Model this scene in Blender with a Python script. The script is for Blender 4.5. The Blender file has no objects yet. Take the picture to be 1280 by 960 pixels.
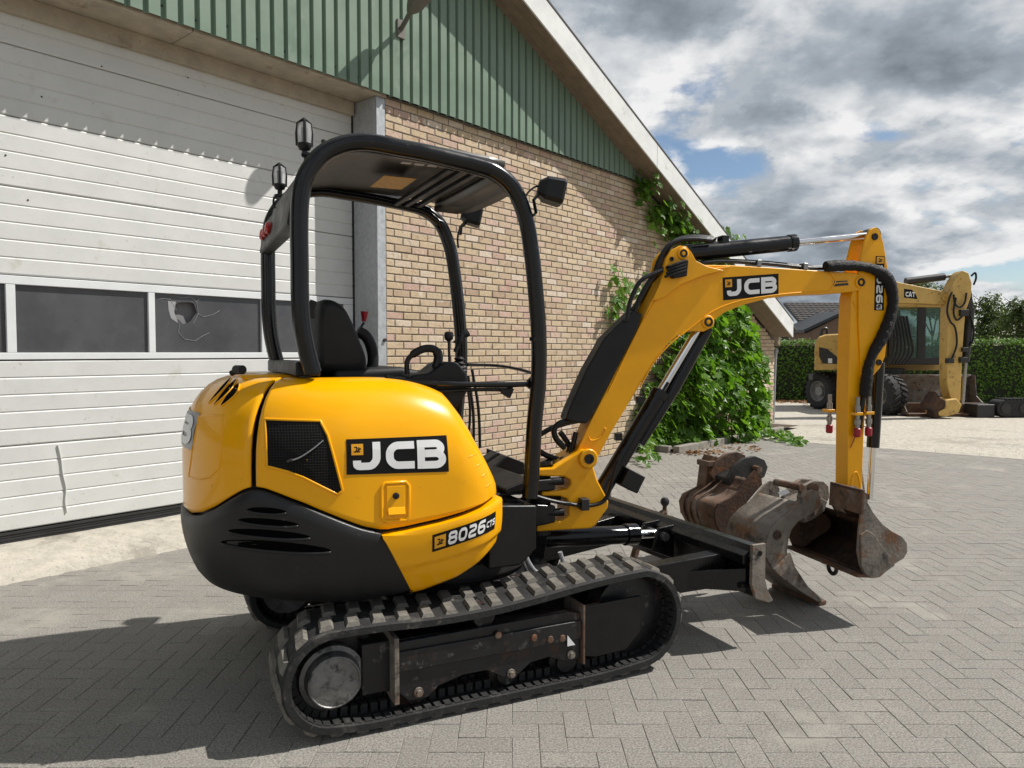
import bpy, bmesh, math, random
import numpy as np
from mathutils import Vector, Matrix, noise
from mathutils.bvhtree import BVHTree
from mathutils.geometry import tessellate_polygon

random.seed(7)
scene = bpy.context.scene
col = scene.collection
R = math.radians

# ------------------------------------------------------------------ camera
FPX, CAMH = 930.0, 1.5
PITCH = math.atan(40 / FPX)
cam_data = bpy.data.cameras.new('camera')
cam_data.sensor_width = 36.0
cam_data.lens = FPX / 1280 * 36.0
cam_data.clip_start = 0.05
cam_data.clip_end = 2000
cam = bpy.data.objects.new('camera', cam_data)
cam.location = (0, 0, CAMH)
cam.rotation_euler = (math.pi / 2 - PITCH, 0, 0)
col.objects.link(cam)
scene.camera = cam

# ------------------------------------------------------------------ sky, sun, exposure
SUN_AZ, SUN_EL = R(11.0), R(51.0)           # azimuth counted from +X
SUN_DIR = Vector((math.cos(SUN_AZ) * math.cos(SUN_EL), math.sin(SUN_AZ) * math.cos(SUN_EL), math.sin(SUN_EL)))
world = bpy.data.worlds.new('World')
scene.world = world
world.use_nodes = True
wt = world.node_tree
wt.nodes.clear()


def N(tree, kind, **kw):
    n = tree.nodes.new(kind)
    for k, v in kw.items():
        if k == 'inputs':
            for i, val in v.items():
                n.inputs[i].default_value = val
        else:
            setattr(n, k, v)
    return n


def L(tree, a, b):
    tree.links.new(a, b)


CLOUD_BASE = (2.2, 1.6, 0.0)


def build_world():
    t = wt
    out = N(t, 'ShaderNodeOutputWorld')
    bg = N(t, 'ShaderNodeBackground', inputs={'Strength': 0.086})
    sky = N(t, 'ShaderNodeTexSky', sky_type='NISHITA', sun_disc=False, sun_elevation=SUN_EL,
            sun_rotation=math.pi / 2 - SUN_AZ, air_density=1.0, dust_density=0.3, ozone_density=1.5)
    tc = N(t, 'ShaderNodeTexCoord')
    sep = N(t, 'ShaderNodeSeparateXYZ')
    L(t, tc.outputs['Generated'], sep.inputs[0])
    zz = N(t, 'ShaderNodeMath', operation='MAXIMUM', inputs={1: 0.0})
    L(t, sep.outputs['Z'], zz.inputs[0])
    za = N(t, 'ShaderNodeMath', operation='ADD', inputs={1: 0.30})
    L(t, zz.outputs[0], za.inputs[0])
    dv = N(t, 'ShaderNodeVectorMath', operation='DIVIDE')
    cmb = N(t, 'ShaderNodeCombineXYZ')
    for i in range(3):
        L(t, za.outputs[0], cmb.inputs[i])
    L(t, tc.outputs['Generated'], dv.inputs[0])
    L(t, cmb.outputs[0], dv.inputs[1])
    flat = N(t, 'ShaderNodeVectorMath', operation='MULTIPLY', inputs={1: (1.0, 1.0, 0.0)})
    L(t, dv.outputs[0], flat.inputs[0])

    def cloud(offset):
        ad = N(t, 'ShaderNodeVectorMath', operation='ADD', inputs={1: offset})
        L(t, flat.outputs[0], ad.inputs[0])
        # broad masses
        n1 = N(t, 'ShaderNodeTexNoise', noise_dimensions='2D', inputs={'Scale': 1.15, 'Detail': 3.0, 'Roughness': 0.5})
        L(t, ad.outputs[0], n1.inputs['Vector'])
        # ragged displacement for the puffs
        nw = N(t, 'ShaderNodeTexNoise', noise_dimensions='2D', inputs={'Scale': 4.0, 'Detail': 6.0, 'Roughness': 0.6})
        L(t, ad.outputs[0], nw.inputs['Vector'])
        ws = N(t, 'ShaderNodeVectorMath', operation='SCALE', inputs={'Scale': 0.32})
        L(t, nw.outputs['Color'], ws.inputs[0])
        wa = N(t, 'ShaderNodeVectorMath', operation='ADD')
        L(t, ad.outputs[0], wa.inputs[0]); L(t, ws.outputs[0], wa.inputs[1])
        vo = N(t, 'ShaderNodeTexVoronoi', voronoi_dimensions='2D', feature='SMOOTH_F1', inputs={'Scale': 3.2, 'Smoothness': 0.6, 'Detail': 1.0, 'Roughness': 0.5, 'Lacunarity': 2.3})
        L(t, wa.outputs[0], vo.inputs['Vector'])
        n2 = N(t, 'ShaderNodeTexNoise', noise_dimensions='2D', inputs={'Scale': 5.0, 'Detail': 9.0, 'Roughness': 0.6})
        L(t, ad.outputs[0], n2.inputs['Vector'])
        a1 = N(t, 'ShaderNodeMath', operation='MULTIPLY_ADD', inputs={1: -0.30, 2: 0.105})
        L(t, vo.outputs['Distance'], a1.inputs[0])
        a2 = N(t, 'ShaderNodeMath', operation='ADD')
        L(t, n1.outputs['Fac'], a2.inputs[0]); L(t, a1.outputs[0], a2.inputs[1])
        a3 = N(t, 'ShaderNodeMath', operation='MULTIPLY_ADD', inputs={1: 0.30, 2: -0.15})
        L(t, n2.outputs['Fac'], a3.inputs[0])
        a4 = N(t, 'ShaderNodeMath', operation='ADD')
        L(t, a2.outputs[0], a4.inputs[0]); L(t, a3.outputs[0], a4.inputs[1])
        return a4.outputs[0]
    base = CLOUD_BASE
    d0 = cloud(base)
    sd = Vector((SUN_DIR.x, SUN_DIR.y, 0)).normalized() * 0.07
    d1 = cloud((base[0] + sd.x, base[1] + sd.y, base[2]))
    mask = N(t, 'ShaderNodeMapRange', interpolation_type='SMOOTHSTEP', inputs={1: 0.24, 2: 0.37, 3: 0.0, 4: 1.0})
    L(t, d0, mask.inputs[0])
    # thick cloud is grey underneath, thin rims stay white
    thick = N(t, 'ShaderNodeMapRange', interpolation_type='SMOOTHSTEP', inputs={1: 0.36, 2: 0.64, 3: 0.85, 4: 0.06})
    L(t, d0, thick.inputs[0])
    dif = N(t, 'ShaderNodeMath', operation='SUBTRACT')
    L(t, d0, dif.inputs[0]); L(t, d1, dif.inputs[1])
    lit = N(t, 'ShaderNodeMapRange', inputs={1: -0.10, 2: 0.12, 3: -0.28, 4: 0.34})
    L(t, dif.outputs[0], lit.inputs[0])
    sm = N(t, 'ShaderNodeMath', operation='ADD', use_clamp=True)
    L(t, thick.outputs[0], sm.inputs[0]); L(t, lit.outputs[0], sm.inputs[1])
    ramp = N(t, 'ShaderNodeValToRGB')
    e = ramp.color_ramp.elements
    e[0].position = 0.0; e[0].color = (0.205, 0.24, 0.28, 1)
    e[1].position = 1.0; e[1].color = (1.0, 1.0, 1.0, 1)
    m = ramp.color_ramp.elements.new(0.5); m.color = (0.43, 0.485, 0.545, 1)
    L(t, sm.outputs[0], ramp.inputs[0])
    sc = N(t, 'ShaderNodeVectorMath', operation='SCALE', inputs={'Scale': 9.0})
    L(t, ramp.outputs[0], sc.inputs[0])
    mix = N(t, 'ShaderNodeMix', data_type='RGBA')
    L(t, mask.outputs[0], mix.inputs['Factor'])
    L(t, sky.outputs[0], mix.inputs['A'])
    L(t, sc.outputs[0], mix.inputs['B'])
    L(t, mix.outputs['Result'], bg.inputs['Color'])
    L(t, bg.outputs[0], out.inputs['Surface'])


build_world()
sun_data = bpy.data.lights.new('sun', 'SUN')
sun_data.energy = 5.0
sun_data.angle = R(0.55)
sun_data.color = (1.0, 0.96, 0.9)
sun = bpy.data.objects.new('sun', sun_data)
sun.rotation_euler = (-SUN_DIR).to_track_quat('-Z', 'Y').to_euler()
sun.location = (20, 5, 30)
col.objects.link(sun)
scene.view_settings.view_transform = 'Standard'
scene.view_settings.look = 'None'
scene.view_settings.exposure = 0.18
scene.view_settings.gamma = 1.0
scene.view_settings.use_curve_mapping = False

cy = scene.cycles
cy.max_bounces = 6; cy.diffuse_bounces = 3; cy.glossy_bounces = 3; cy.transmission_bounces = 4; cy.transparent_max_bounces = 8
cy.caustics_reflective = False; cy.caustics_refractive = False

# ------------------------------------------------------------------ helpers
CP, SP = math.cos(PITCH), math.sin(PITCH)
CAM = Vector((0, 0, CAMH))


def ray(px, py):
    a = (px - 640) / FPX
    b = -(py - 480) / FPX
    return Vector((a, b * SP + CP, b * CP - SP))


def ground(px, py, z=0.0):
    d = ray(px, py)
    return CAM + d * ((z - CAMH) / d.z)


def proj(P):
    v = Vector(P) - CAM
    w = v.y * CP - v.z * SP
    u = v.y * SP + v.z * CP
    return 640 + FPX * v.x / w, 480 - FPX * u / w, w


class Frame:
    """A vertical working frame: origin o, x along heading h, y to its left, z up."""
    def __init__(self, o, h):
        self.o = Vector((o[0], o[1], 0)); self.h = h
        self.X = Vector((math.cos(h), math.sin(h), 0)); self.Y = Vector((-math.sin(h), math.cos(h), 0))

    def at(self, px, py, y):
        d = ray(px, py)
        t = ((self.o + self.Y * y - CAM).dot(self.Y)) / d.dot(self.Y)
        v = CAM + d * t - self.o
        return (v.dot(self.X), v.z)

    def poly(self, pts, y):
        return [self.at(p[0], p[1], y) for p in pts]

    def p3(self, px, py, y):
        x, z = self.at(px, py, y)
        return Vector((x, y, z))

    def w(self, x, y, z):
        return self.o + self.X * x + self.Y * y + Vector((0, 0, z))

    def matrix(self):
        return Matrix.Translation(self.o) @ Matrix.Rotation(self.h, 4, 'Z')


def catmull(pts, n=6, closed=False):
    pts = [Vector(p) for p in pts]
    out = []
    m = len(pts)
    rng = m if closed else m - 1
    for i in range(rng):
        if closed:
            p0, p1, p2, p3 = pts[(i - 1) % m], pts[i], pts[(i + 1) % m], pts[(i + 2) % m]
        else:
            p1, p2 = pts[i], pts[i + 1]
            p0 = pts[i - 1] if i else p1 * 2 - p2
            p3 = pts[i + 2] if i + 2 < m else p2 * 2 - p1
        for k in range(n):
            t = k / n
            out.append(0.5 * ((2 * p1) + (p2 - p0) * t + (2 * p0 - 5 * p1 + 4 * p2 - p3) * t * t + (3 * p1 - p0 - 3 * p2 + p3) * t ** 3))
    if not closed:
        out.append(pts[-1])
    return out


class MB:
    def __init__(self, M=None):
        self.v, self.f, self.M = [], [], M

    def add(self, vs, fs):
        o = len(self.v)
        self.v += [Vector(p) for p in vs]
        self.f += [tuple(i + o for i in q) for q in fs]
        return self

    def box(self, x0, x1, y0, y1, z0, z1, M=None):
        vs = [Vector((x, y, z)) for z in (z0, z1) for y in (y0, y1) for x in (x0, x1)]
        if M is not None:
            vs = [M @ p for p in vs]
        return self.add(vs, [(0, 2, 3, 1), (4, 5, 7, 6), (0, 1, 5, 4), (2, 6, 7, 3), (0, 4, 6, 2), (1, 3, 7, 5)])

    def prism(self, poly, y0, y1, fn=None):
        """polygon in (x, z) pushed from y0 to y1"""
        a = sum(poly[i][0] * poly[(i + 1) % len(poly)][1] - poly[(i + 1) % len(poly)][0] * poly[i][1] for i in range(len(poly)))
        if a < 0:
            poly = poly[::-1]
        n = len(poly)
        vs = [Vector((p[0], y0, p[1])) for p in poly] + [Vector((p[0], y1, p[1])) for p in poly]
        if fn:
            vs = [fn(p) for p in vs]
        fs = [tuple(range(n)), tuple(range(2 * n - 1, n - 1, -1))]
        fs += [(i, i + n, (i + 1) % n + n, (i + 1) % n) for i in range(n)]
        return self.add(vs, fs)

    def tube(self, pts, r, n=10, cap=True, sq=1.0):
        pts = [Vector(p) for p in pts]
        m = len(pts)
        rs = r if isinstance(r, (list, tuple)) else [r] * m
        up = None
        vs, fs = [], []
        for i, p in enumerate(pts):
            d = (pts[min(i + 1, m - 1)] - pts[max(i - 1, 0)])
            if d.length < 1e-9:
                d = Vector((0, 0, 1))
            d.normalize()
            if up is None:
                up = Vector((0, 0, 1)) if abs(d.z) < 0.9 else Vector((1, 0, 0))
            s = d.cross(up)
            if s.length < 1e-6:
                s = d.orthogonal()
            s.normalize()
            up = s.cross(d).normalized()
            for k in range(n):
                a = 2 * math.pi * (k + 0.5) / n
                vs.append(p + (s * math.cos(a) + up * math.sin(a) * sq) * rs[i])
        for i in range(m - 1):
            for k in range(n):
                fs.append((i * n + k, i * n + (k + 1) % n, (i + 1) * n + (k + 1) % n, (i + 1) * n + k))
        if cap:
            fs.append(tuple(range(n - 1, -1, -1)))
            fs.append(tuple((m - 1) * n + k for k in range(n)))
        return self.add(vs, fs)

    def cyl(self, a, b, r, n=16):
        return self.tube([a, b], r, n)

    def lathe(self, prof, c, ax, n=24, cap=True):
        """prof: (radius, height along ax)"""
        ax = Vector(ax).normalized(); c = Vector(c)
        s = ax.orthogonal().normalized(); t = ax.cross(s)
        vs, fs = [], []
        for r, h in prof:
            for k in range(n):
                a = 2 * math.pi * k / n
                vs.append(c + ax * h + (s * math.cos(a) + t * math.sin(a)) * r)
        for i in range(len(prof) - 1):
            for k in range(n):
                fs.append((i * n + k, i * n + (k + 1) % n, (i + 1) * n + (k + 1) % n, (i + 1) * n + k))
        if cap:
            fs.append(tuple(range(n - 1, -1, -1)))
            fs.append(tuple((len(prof) - 1) * n + k for k in range(n)))
        return self.add(vs, fs)

    def grid(self, P, closed=False):
        """P: rows of points"""
        nr, nc = len(P), len(P[0])
        vs = [p for row in P for p in row]
        fs = []
        for i in range(nr - 1):
            for j in range(nc if closed else nc - 1):
                fs.append((i * nc + j, i * nc + (j + 1) % nc, (i + 1) * nc + (j + 1) % nc, (i + 1) * nc + j))
        return self.add(vs, fs)

    def flip(self):
        self.f = [tuple(reversed(q)) for q in self.f]
        return self

    def build(self, name, mat, parent=None, bevel=0.0, seg=2, smooth=40, thick=0.0, M=None):
        me = bpy.data.meshes.new(name)
        M = M if M is not None else self.M
        vs = [M @ p for p in self.v] if M is not None else self.v
        me.from_pydata([tuple(p) for p in vs], [], self.f)
        if mat is not None:
            me.materials.append(mat)
        if smooth:
            me.shade_smooth()
            me.set_sharp_from_angle(angle=R(smooth))
        o = bpy.data.objects.new(name, me)
        col.objects.link(o)
        o.parent = parent
        if thick:
            s = o.modifiers.new('thickness', 'SOLIDIFY'); s.thickness = thick; s.offset = -1
        if bevel:
            b = o.modifiers.new('bevel', 'BEVEL'); b.width = bevel; b.segments = seg; b.limit_method = 'ANGLE'; b.angle_limit = R(35)
            b.harden_normals = True
        return o


def empty(name, loc=(0, 0, 0), rz=0.0):
    o = bpy.data.objects.new(name, None)
    o.empty_display_size = 0.2
    o.location = loc; o.rotation_euler = (0, 0, rz)
    col.objects.link(o)
    return o


def tag(o, label=None, cat=None, group=None, kind=None):
    if label: o['label'] = label
    if cat: o['category'] = cat
    if group: o['group'] = group
    if kind: o['kind'] = kind
    return o


def inst(o, parent, loc=None, M=None, name=None):
    c = bpy.data.objects.new(name or o.name.split('.')[0], o.data)
    col.objects.link(c)
    c.parent = parent
    if M is not None:
        c.matrix_local = M
    elif loc is not None:
        c.location = loc
    return c


# ------------------------------------------------------------------ materials
def mat(name, c, rough=0.5, metal=0.0, var=0.12, vs=6.0, bump=0.0, bs=60.0, coat=0.0, dirt=None, island=None, spec=0.5, trans=0.0, coord='Object', rv=0.12, streak=None):
    """c base colour; var value variation; dirt=(colour, amount, scale) patches with their own edge; island=list of colours picked per piece"""
    m = bpy.data.materials.new(name); m.use_nodes = True
    t = m.node_tree
    b = t.nodes['Principled BSDF']
    b.inputs['Metallic'].default_value = metal
    b.inputs['Roughness'].default_value = rough
    b.inputs['Specular IOR Level'].default_value = spec
    b.inputs['Coat Weight'].default_value = coat
    b.inputs['Coat Roughness'].default_value = 0.05
    if coord == 'World':
        g = N(t, 'ShaderNodeNewGeometry'); vec = g.outputs['Position']
    else:
        g = N(t, 'ShaderNodeTexCoord'); vec = g.outputs[coord]
    n1 = N(t, 'ShaderNodeTexNoise', inputs={'Scale': vs, 'Detail': 4.0 if vs < 40 else 2.0, 'Roughness': 0.65})
    L(t, vec, n1.inputs['Vector'])
    mr = N(t, 'ShaderNodeMapRange', inputs={1: 0.3, 2: 0.7, 3: 1 - var, 4: 1 + var})
    L(t, n1.outputs['Fac'], mr.inputs[0])
    if island:
        ge = N(t, 'ShaderNodeNewGeometry'); oi = N(t, 'ShaderNodeObjectInfo')
        ad = N(t, 'ShaderNodeMath', operation='ADD'); fr = N(t, 'ShaderNodeMath', operation='FRACT')
        L(t, ge.outputs['Random Per Island'], ad.inputs[0]); L(t, oi.outputs['Random'], ad.inputs[1]); L(t, ad.outputs[0], fr.inputs[0])
        rp = N(t, 'ShaderNodeValToRGB'); rp.color_ramp.interpolation = 'LINEAR'
        els = rp.color_ramp.elements
        while len(els) < len(island):
            els.new(0.5)
        for i, cc in enumerate(island):
            els[i].position = i / max(1, len(island) - 1); els[i].color = (*cc, 1)
        L(t, fr.outputs[0], rp.inputs[0])
        src = rp.outputs[0]
    else:
        rgb = N(t, 'ShaderNodeRGB'); rgb.outputs[0].default_value = (*c, 1)
        src = rgb.outputs[0]
    mul = N(t, 'ShaderNodeVectorMath', operation='SCALE')
    L(t, src, mul.inputs[0]); L(t, mr.outputs[0], mul.inputs['Scale'])
    colr = mul.outputs[0]
    rr = N(t, 'ShaderNodeMapRange', inputs={1: 0.3, 2: 0.7, 3: max(0.02, rough - rv), 4: min(1, rough + rv)})
    L(t, n1.outputs['Fac'], rr.inputs[0])
    rsock = rr.outputs[0]
    if dirt:
        dirts = dirt if isinstance(dirt, list) else [dirt]
        for k, (dc, amt, dsc) in enumerate(dirts):
            n2 = N(t, 'ShaderNodeTexNoise', inputs={'Scale': dsc, 'Detail': 4.5 if dsc < 30 else 2.0, 'Roughness': 0.7})
            of = N(t, 'ShaderNodeVectorMath', operation='ADD', inputs={1: (3.1 * k + 1.7, 5.3, 2.9 * k)})
            L(t, vec, of.inputs[0]); L(t, of.outputs[0], n2.inputs['Vector'])
            th = 0.68 - amt * 0.36
            m2 = N(t, 'ShaderNodeMapRange', inputs={1: th, 2: th + 0.12, 3: 0.0, 4: 0.9})
            L(t, n2.outputs['Fac'], m2.inputs[0])
            mx = N(t, 'ShaderNodeMix', data_type='RGBA', inputs={'B': (*dc, 1)})
            L(t, m2.outputs[0], mx.inputs['Factor']); L(t, colr, mx.inputs['A'])
            colr = mx.outputs['Result']
            mr2 = N(t, 'ShaderNodeMix', data_type='FLOAT', inputs={3: 0.85})
            L(t, m2.outputs[0], mr2.inputs[0]); L(t, rsock, mr2.inputs[2])
            rsock = mr2.outputs[0]
    L(t, colr, b.inputs['Base Color'])
    L(t, rsock, b.inputs['Roughness'])
    if bump:
        n3 = N(t, 'ShaderNodeTexNoise', inputs={'Scale': bs, 'Detail': 2.5, 'Roughness': 0.6})
        L(t, vec, n3.inputs['Vector'])
        bp = N(t, 'ShaderNodeBump', inputs={'Strength': bump, 'Distance': 0.01})
        L(t, n3.outputs['Fac'], bp.inputs['Height']); L(t, bp.outputs[0], b.inputs['Normal'])
    if trans:
        b.inputs['Transmission Weight'].default_value = trans
    return m


def leaf_mat(name, cols, trans=0.35, rough=0.45):
    m = bpy.data.materials.new(name); m.use_nodes = True
    t = m.node_tree; b = t.nodes['Principled BSDF']; out = t.nodes['Material Output']
    ge = N(t, 'ShaderNodeNewGeometry'); oi = N(t, 'ShaderNodeObjectInfo')
    ad = N(t, 'ShaderNodeMath', operation='ADD'); fr = N(t, 'ShaderNodeMath', operation='FRACT')
    L(t, ge.outputs['Random Per Island'], ad.inputs[0]); L(t, oi.outputs['Random'], ad.inputs[1]); L(t, ad.outputs[0], fr.inputs[0])
    rp = N(t, 'ShaderNodeValToRGB')
    els = rp.color_ramp.elements
    while len(els) < len(cols):
        els.new(0.5)
    for i, cc in enumerate(cols):
        els[i].position = i / (len(cols) - 1); els[i].color = (*cc, 1)
    L(t, fr.outputs[0], rp.inputs[0])
    L(t, rp.outputs[0], b.inputs['Base Color'])
    b.inputs['Roughness'].default_value = rough
    b.inputs['Specular IOR Level'].default_value = 0.3
    tr = N(t, 'ShaderNodeBsdfTranslucent')
    sc = N(t, 'ShaderNodeVectorMath', operation='MULTIPLY', inputs={1: (1.5, 1.7, 0.6)})
    L(t, rp.outputs[0], sc.inputs[0]); L(t, sc.outputs[0], tr.inputs['Color'])
    mx = N(t, 'ShaderNodeMixShader', inputs={0: trans})
    L(t, b.outputs[0], mx.inputs[1]); L(t, tr.outputs[0], mx.inputs[2]); L(t, mx.outputs[0], out.inputs['Surface'])
    return m


def glass_mat(name, c, rough=0.05, alpha=0.5):
    m = bpy.data.materials.new(name); m.use_nodes = True
    t = m.node_tree; b = t.nodes['Principled BSDF']; out = t.nodes['Material Output']
    b.inputs['Base Color'].default_value = (*c, 1); b.inputs['Roughness'].default_value = rough
    tr = N(t, 'ShaderNodeBsdfTransparent', inputs={0: (*[min(1, x * 0.6 + 0.5) for x in c], 1)})
    mx = N(t, 'ShaderNodeMixShader', inputs={0: alpha})
    L(t, tr.outputs[0], mx.inputs[1]); L(t, b.outputs[0], mx.inputs[2]); L(t, mx.outputs[0], out.inputs['Surface'])
    return m


YEL = (0.88, 0.40, 0.0)
M = {}
M['yellow'] = mat('machine yellow paint', YEL, 0.3, var=0.05, vs=1.2, coat=0.3, spec=0.2, bump=0.012, bs=7, rv=0.05, dirt=[((0.42, 0.2, 0.02), 0.03, 19)])
M['yellow_worn'] = mat('boom yellow paint', (0.86, 0.39, 0.0), 0.38, var=0.08, vs=3, coat=0.05, spec=0.35, bump=0.03, bs=25, dirt=[((0.45, 0.2, 0.01), 0.08, 22)])
M['black'] = mat('black paint', (0.005, 0.0052, 0.0058), 0.22, var=0.25, vs=5, spec=0.38, bump=0.02, bs=20, dirt=[((0.03, 0.028, 0.025), 0.05, 24)])
M['black_plastic'] = mat('black moulded plastic', (0.007, 0.007, 0.0075), 0.48, var=0.2, spec=0.35, bump=0.1, bs=350, dirt=[((0.04, 0.037, 0.033), 0.04, 9)])
M['cw'] = mat('black counterweight', (0.013, 0.013, 0.0135), 0.45, var=0.25, vs=3, spec=0.35, bump=0.06, bs=160, dirt=[((0.06, 0.056, 0.05), 0.1, 26)])
M['blade'] = mat('black blade paint', (0.006, 0.0062, 0.0068), 0.28, var=0.3, vs=6, spec=0.4, bump=0.05, bs=30, dirt=[((0.04, 0.03, 0.024), 0.08, 22)])
M['seat'] = mat('black seat vinyl', (0.009, 0.0095, 0.0105), 0.55, var=0.15, spec=0.35, bump=0.05, bs=120)
M['hose'] = mat('black rubber hose', (0.006, 0.006, 0.0065), 0.42, var=0.25, vs=20, spec=0.35, bump=0.1, bs=120)
M['sleeve'] = mat('woven hose sleeve', (0.008, 0.008, 0.009), 0.62, var=0.5, vs=40, spec=0.35, bump=0.9, bs=110)
M['rubber'] = mat('track rubber', (0.02, 0.02, 0.02), 0.7, var=0.3, vs=9, spec=0.35, bump=0.25, bs=70, dirt=[((0.075, 0.07, 0.062), 0.3, 6), ((0.1, 0.092, 0.08), 0.13, 34)])
M['lug'] = mat('worn track tread', (0.15, 0.138, 0.118), 0.85, var=0.25, vs=30, bump=0.3, bs=90, coord='World', dirt=[((0.06, 0.056, 0.05), 0.34, 7), ((0.09, 0.082, 0.07), 0.25, 30)])
M['frame'] = mat('scuffed black track frame', (0.011, 0.011, 0.012), 0.4, var=0.4, vs=7, spec=0.4, bump=0.12, bs=45, dirt=[((0.06, 0.026, 0.014), 0.36, 7), ((0.12, 0.115, 0.108), 0.27, 17)])
M['hub'] = mat('scraped steel hub', (0.17, 0.165, 0.16), 0.45, metal=0.45, var=0.35, vs=18, bump=0.3, bs=60, dirt=[((0.03, 0.028, 0.026), 0.4, 11)])
M['rust'] = mat('rusty worn steel', (0.125, 0.075, 0.05), 0.7, metal=0.0, spec=0.3, var=0.35, vs=7, bump=0.35, bs=55, dirt=[((0.19, 0.165, 0.14), 0.42, 5), ((0.21, 0.085, 0.035), 0.36, 13), ((0.045, 0.036, 0.03), 0.38, 9)])
M['rust2'] = mat('scoured grey brown steel', (0.19, 0.165, 0.138), 0.62, metal=0.0, spec=0.35, var=0.3, vs=9, bump=0.35, bs=50, dirt=[((0.19, 0.09, 0.04), 0.40, 7), ((0.06, 0.05, 0.043), 0.40, 11)])
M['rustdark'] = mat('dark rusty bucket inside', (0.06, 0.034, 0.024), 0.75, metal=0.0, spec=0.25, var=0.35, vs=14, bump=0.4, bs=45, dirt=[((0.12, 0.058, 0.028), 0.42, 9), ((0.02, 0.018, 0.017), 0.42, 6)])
M['chrome'] = mat('chrome rod', (0.7, 0.7, 0.7), 0.12, metal=1.0, var=0.05, rv=0.04)
M['zinc'] = mat('zinc fitting', (0.3, 0.29, 0.275), 0.35, metal=0.85, var=0.2, vs=30)
M['galv'] = mat('galvanised steel', (0.40, 0.42, 0.44), 0.5, metal=0.35, var=0.16, vs=26, bump=0.03, bs=40, dirt=[((0.3, 0.31, 0.32), 0.3, 8)])
M['vent_shade'] = mat('flat black vent shade', (0.0012, 0.0012, 0.0012), 0.95, spec=0.05)  # flat black patches paint the dark inside the vents, no real openings
M['white'] = mat('white decal', (0.78, 0.78, 0.78), 0.4, var=0.03)
M['decal_black'] = mat('black decal film', (0.004, 0.004, 0.004), 0.45, spec=0.2, var=0.1)
M['decal_grey'] = mat('grey decal film', (0.3, 0.3, 0.31), 0.4, var=0.1)
M['decal_yellow'] = mat('yellow decal film', (0.72, 0.33, 0.01), 0.4, var=0.05)
M['red'] = mat('red cap plastic', (0.32, 0.006, 0.02), 0.4, var=0.15)
M['red_lens'] = mat('red lamp lens', (0.4, 0.01, 0.012), 0.12, var=0.1, coat=0.5)
M['lens'] = glass_mat('clear beacon lens', (0.75, 0.75, 0.75), 0.05, 0.35)
M['warning'] = mat('amber warning sticker', (0.5, 0.27, 0.03), 0.5, var=0.35, vs=60)
M['tan'] = mat('faded tan machine paint', (0.56, 0.36, 0.10), 0.5, var=0.12, vs=5, bump=0.05, bs=30, dirt=[((0.2, 0.125, 0.05), 0.27, 4), ((0.06, 0.045, 0.03), 0.24, 9)])
M['tyre'] = mat('tyre rubber', (0.025, 0.024, 0.023), 0.85, var=0.3, vs=8, bump=0.2, bs=40, dirt=[((0.1, 0.09, 0.075), 0.25, 5)])
M['darkmetal'] = mat('dark greasy metal', (0.02, 0.019, 0.018), 0.5, var=0.4, vs=8, bump=0.2, bs=40, dirt=[((0.08, 0.06, 0.045), 0.2, 8)])
M['rimgrey'] = mat('grey wheel rim', (0.24, 0.23, 0.215), 0.55, var=0.2, vs=9, dirt=[((0.08, 0.06, 0.045), 0.2, 7)])
M['cabglass'] = glass_mat('green tinted cab glass', (0.3, 0.45, 0.42), 0.04, 0.16)

# ================================================================== GROUND
M['soil'] = mat('sandy ground', (0.25, 0.215, 0.165), 0.95, var=0.25, vs=0.5, bump=0.3, bs=30, coord='World')
M['sand'] = mat('joint sand', (0.27, 0.25, 0.215), 0.95, var=0.25, vs=9, bump=0.3, bs=200, coord='World')
PAVC = [(0.229, 0.214, 0.191), (0.254, 0.238, 0.214), (0.240, 0.226, 0.202), (0.260, 0.244, 0.218), (0.232, 0.218, 0.195), (0.246, 0.231, 0.207)]
M['paver'] = mat('grey concrete paver', (0.25, 0.24, 0.22), 0.9, var=0.5, vs=120, bump=0.6, bs=300, coord='World', island=PAVC,
                 dirt=[((0.33, 0.31, 0.268), 0.34, 1.3), ((0.205, 0.192, 0.172), 0.27, 0.9), ((0.42, 0.4, 0.36), 0.2, 95), ((0.1, 0.095, 0.088), 0.2, 120)])
M['gravel'] = mat('pale gravel', (0.42, 0.385, 0.325), 0.95, var=0.3, vs=14, bump=0.8, bs=60, coord='World', dirt=[((0.29, 0.262, 0.215), 0.42, 0.7), ((0.5, 0.465, 0.4), 0.3, 5)])
M['concrete'] = mat('old concrete', (0.39, 0.36, 0.305), 0.92, var=0.22, vs=7, bump=0.45, bs=60, coord='World',
                    dirt=[((0.24, 0.22, 0.185), 0.4, 2.3), ((0.45, 0.42, 0.365), 0.35, 9), ((0.15, 0.138, 0.118), 0.25, 26)])
M['kerb'] = mat('weathered kerb concrete', (0.24, 0.22, 0.19), 0.92, var=0.25, vs=12, bump=0.4, bs=60, coord='World', dirt=[((0.13, 0.125, 0.1), 0.3, 6)])
M['earth'] = mat('dark bed soil', (0.07, 0.05, 0.035), 1.0, var=0.4, vs=15, bump=0.8, bs=40, coord='World')

tag(MB().add([(-400, -200, -0.03), (500, -200, -0.03), (500, 900, -0.03), (-400, 900, -0.03)], [(0, 1, 2, 3)]).build('ground', M['soil'], smooth=0), kind='structure')

# wall frame: x along the wall, y into the building, outer brick face at y = 0
WALL_H = R(50.0)
C0 = 5.85
WN = Vector((math.cos(WALL_H - math.pi / 2), math.sin(WALL_H - math.pi / 2), 0))
WF = Frame((-C0 * WN.x, -C0 * WN.y), WALL_H)
U_COL, U_CORNER, Y_DOOR = 4.97, 15.57, 0.36


def roofz(u):
    return 4.124 - 0.4185 * (u - 9.877)


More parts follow.
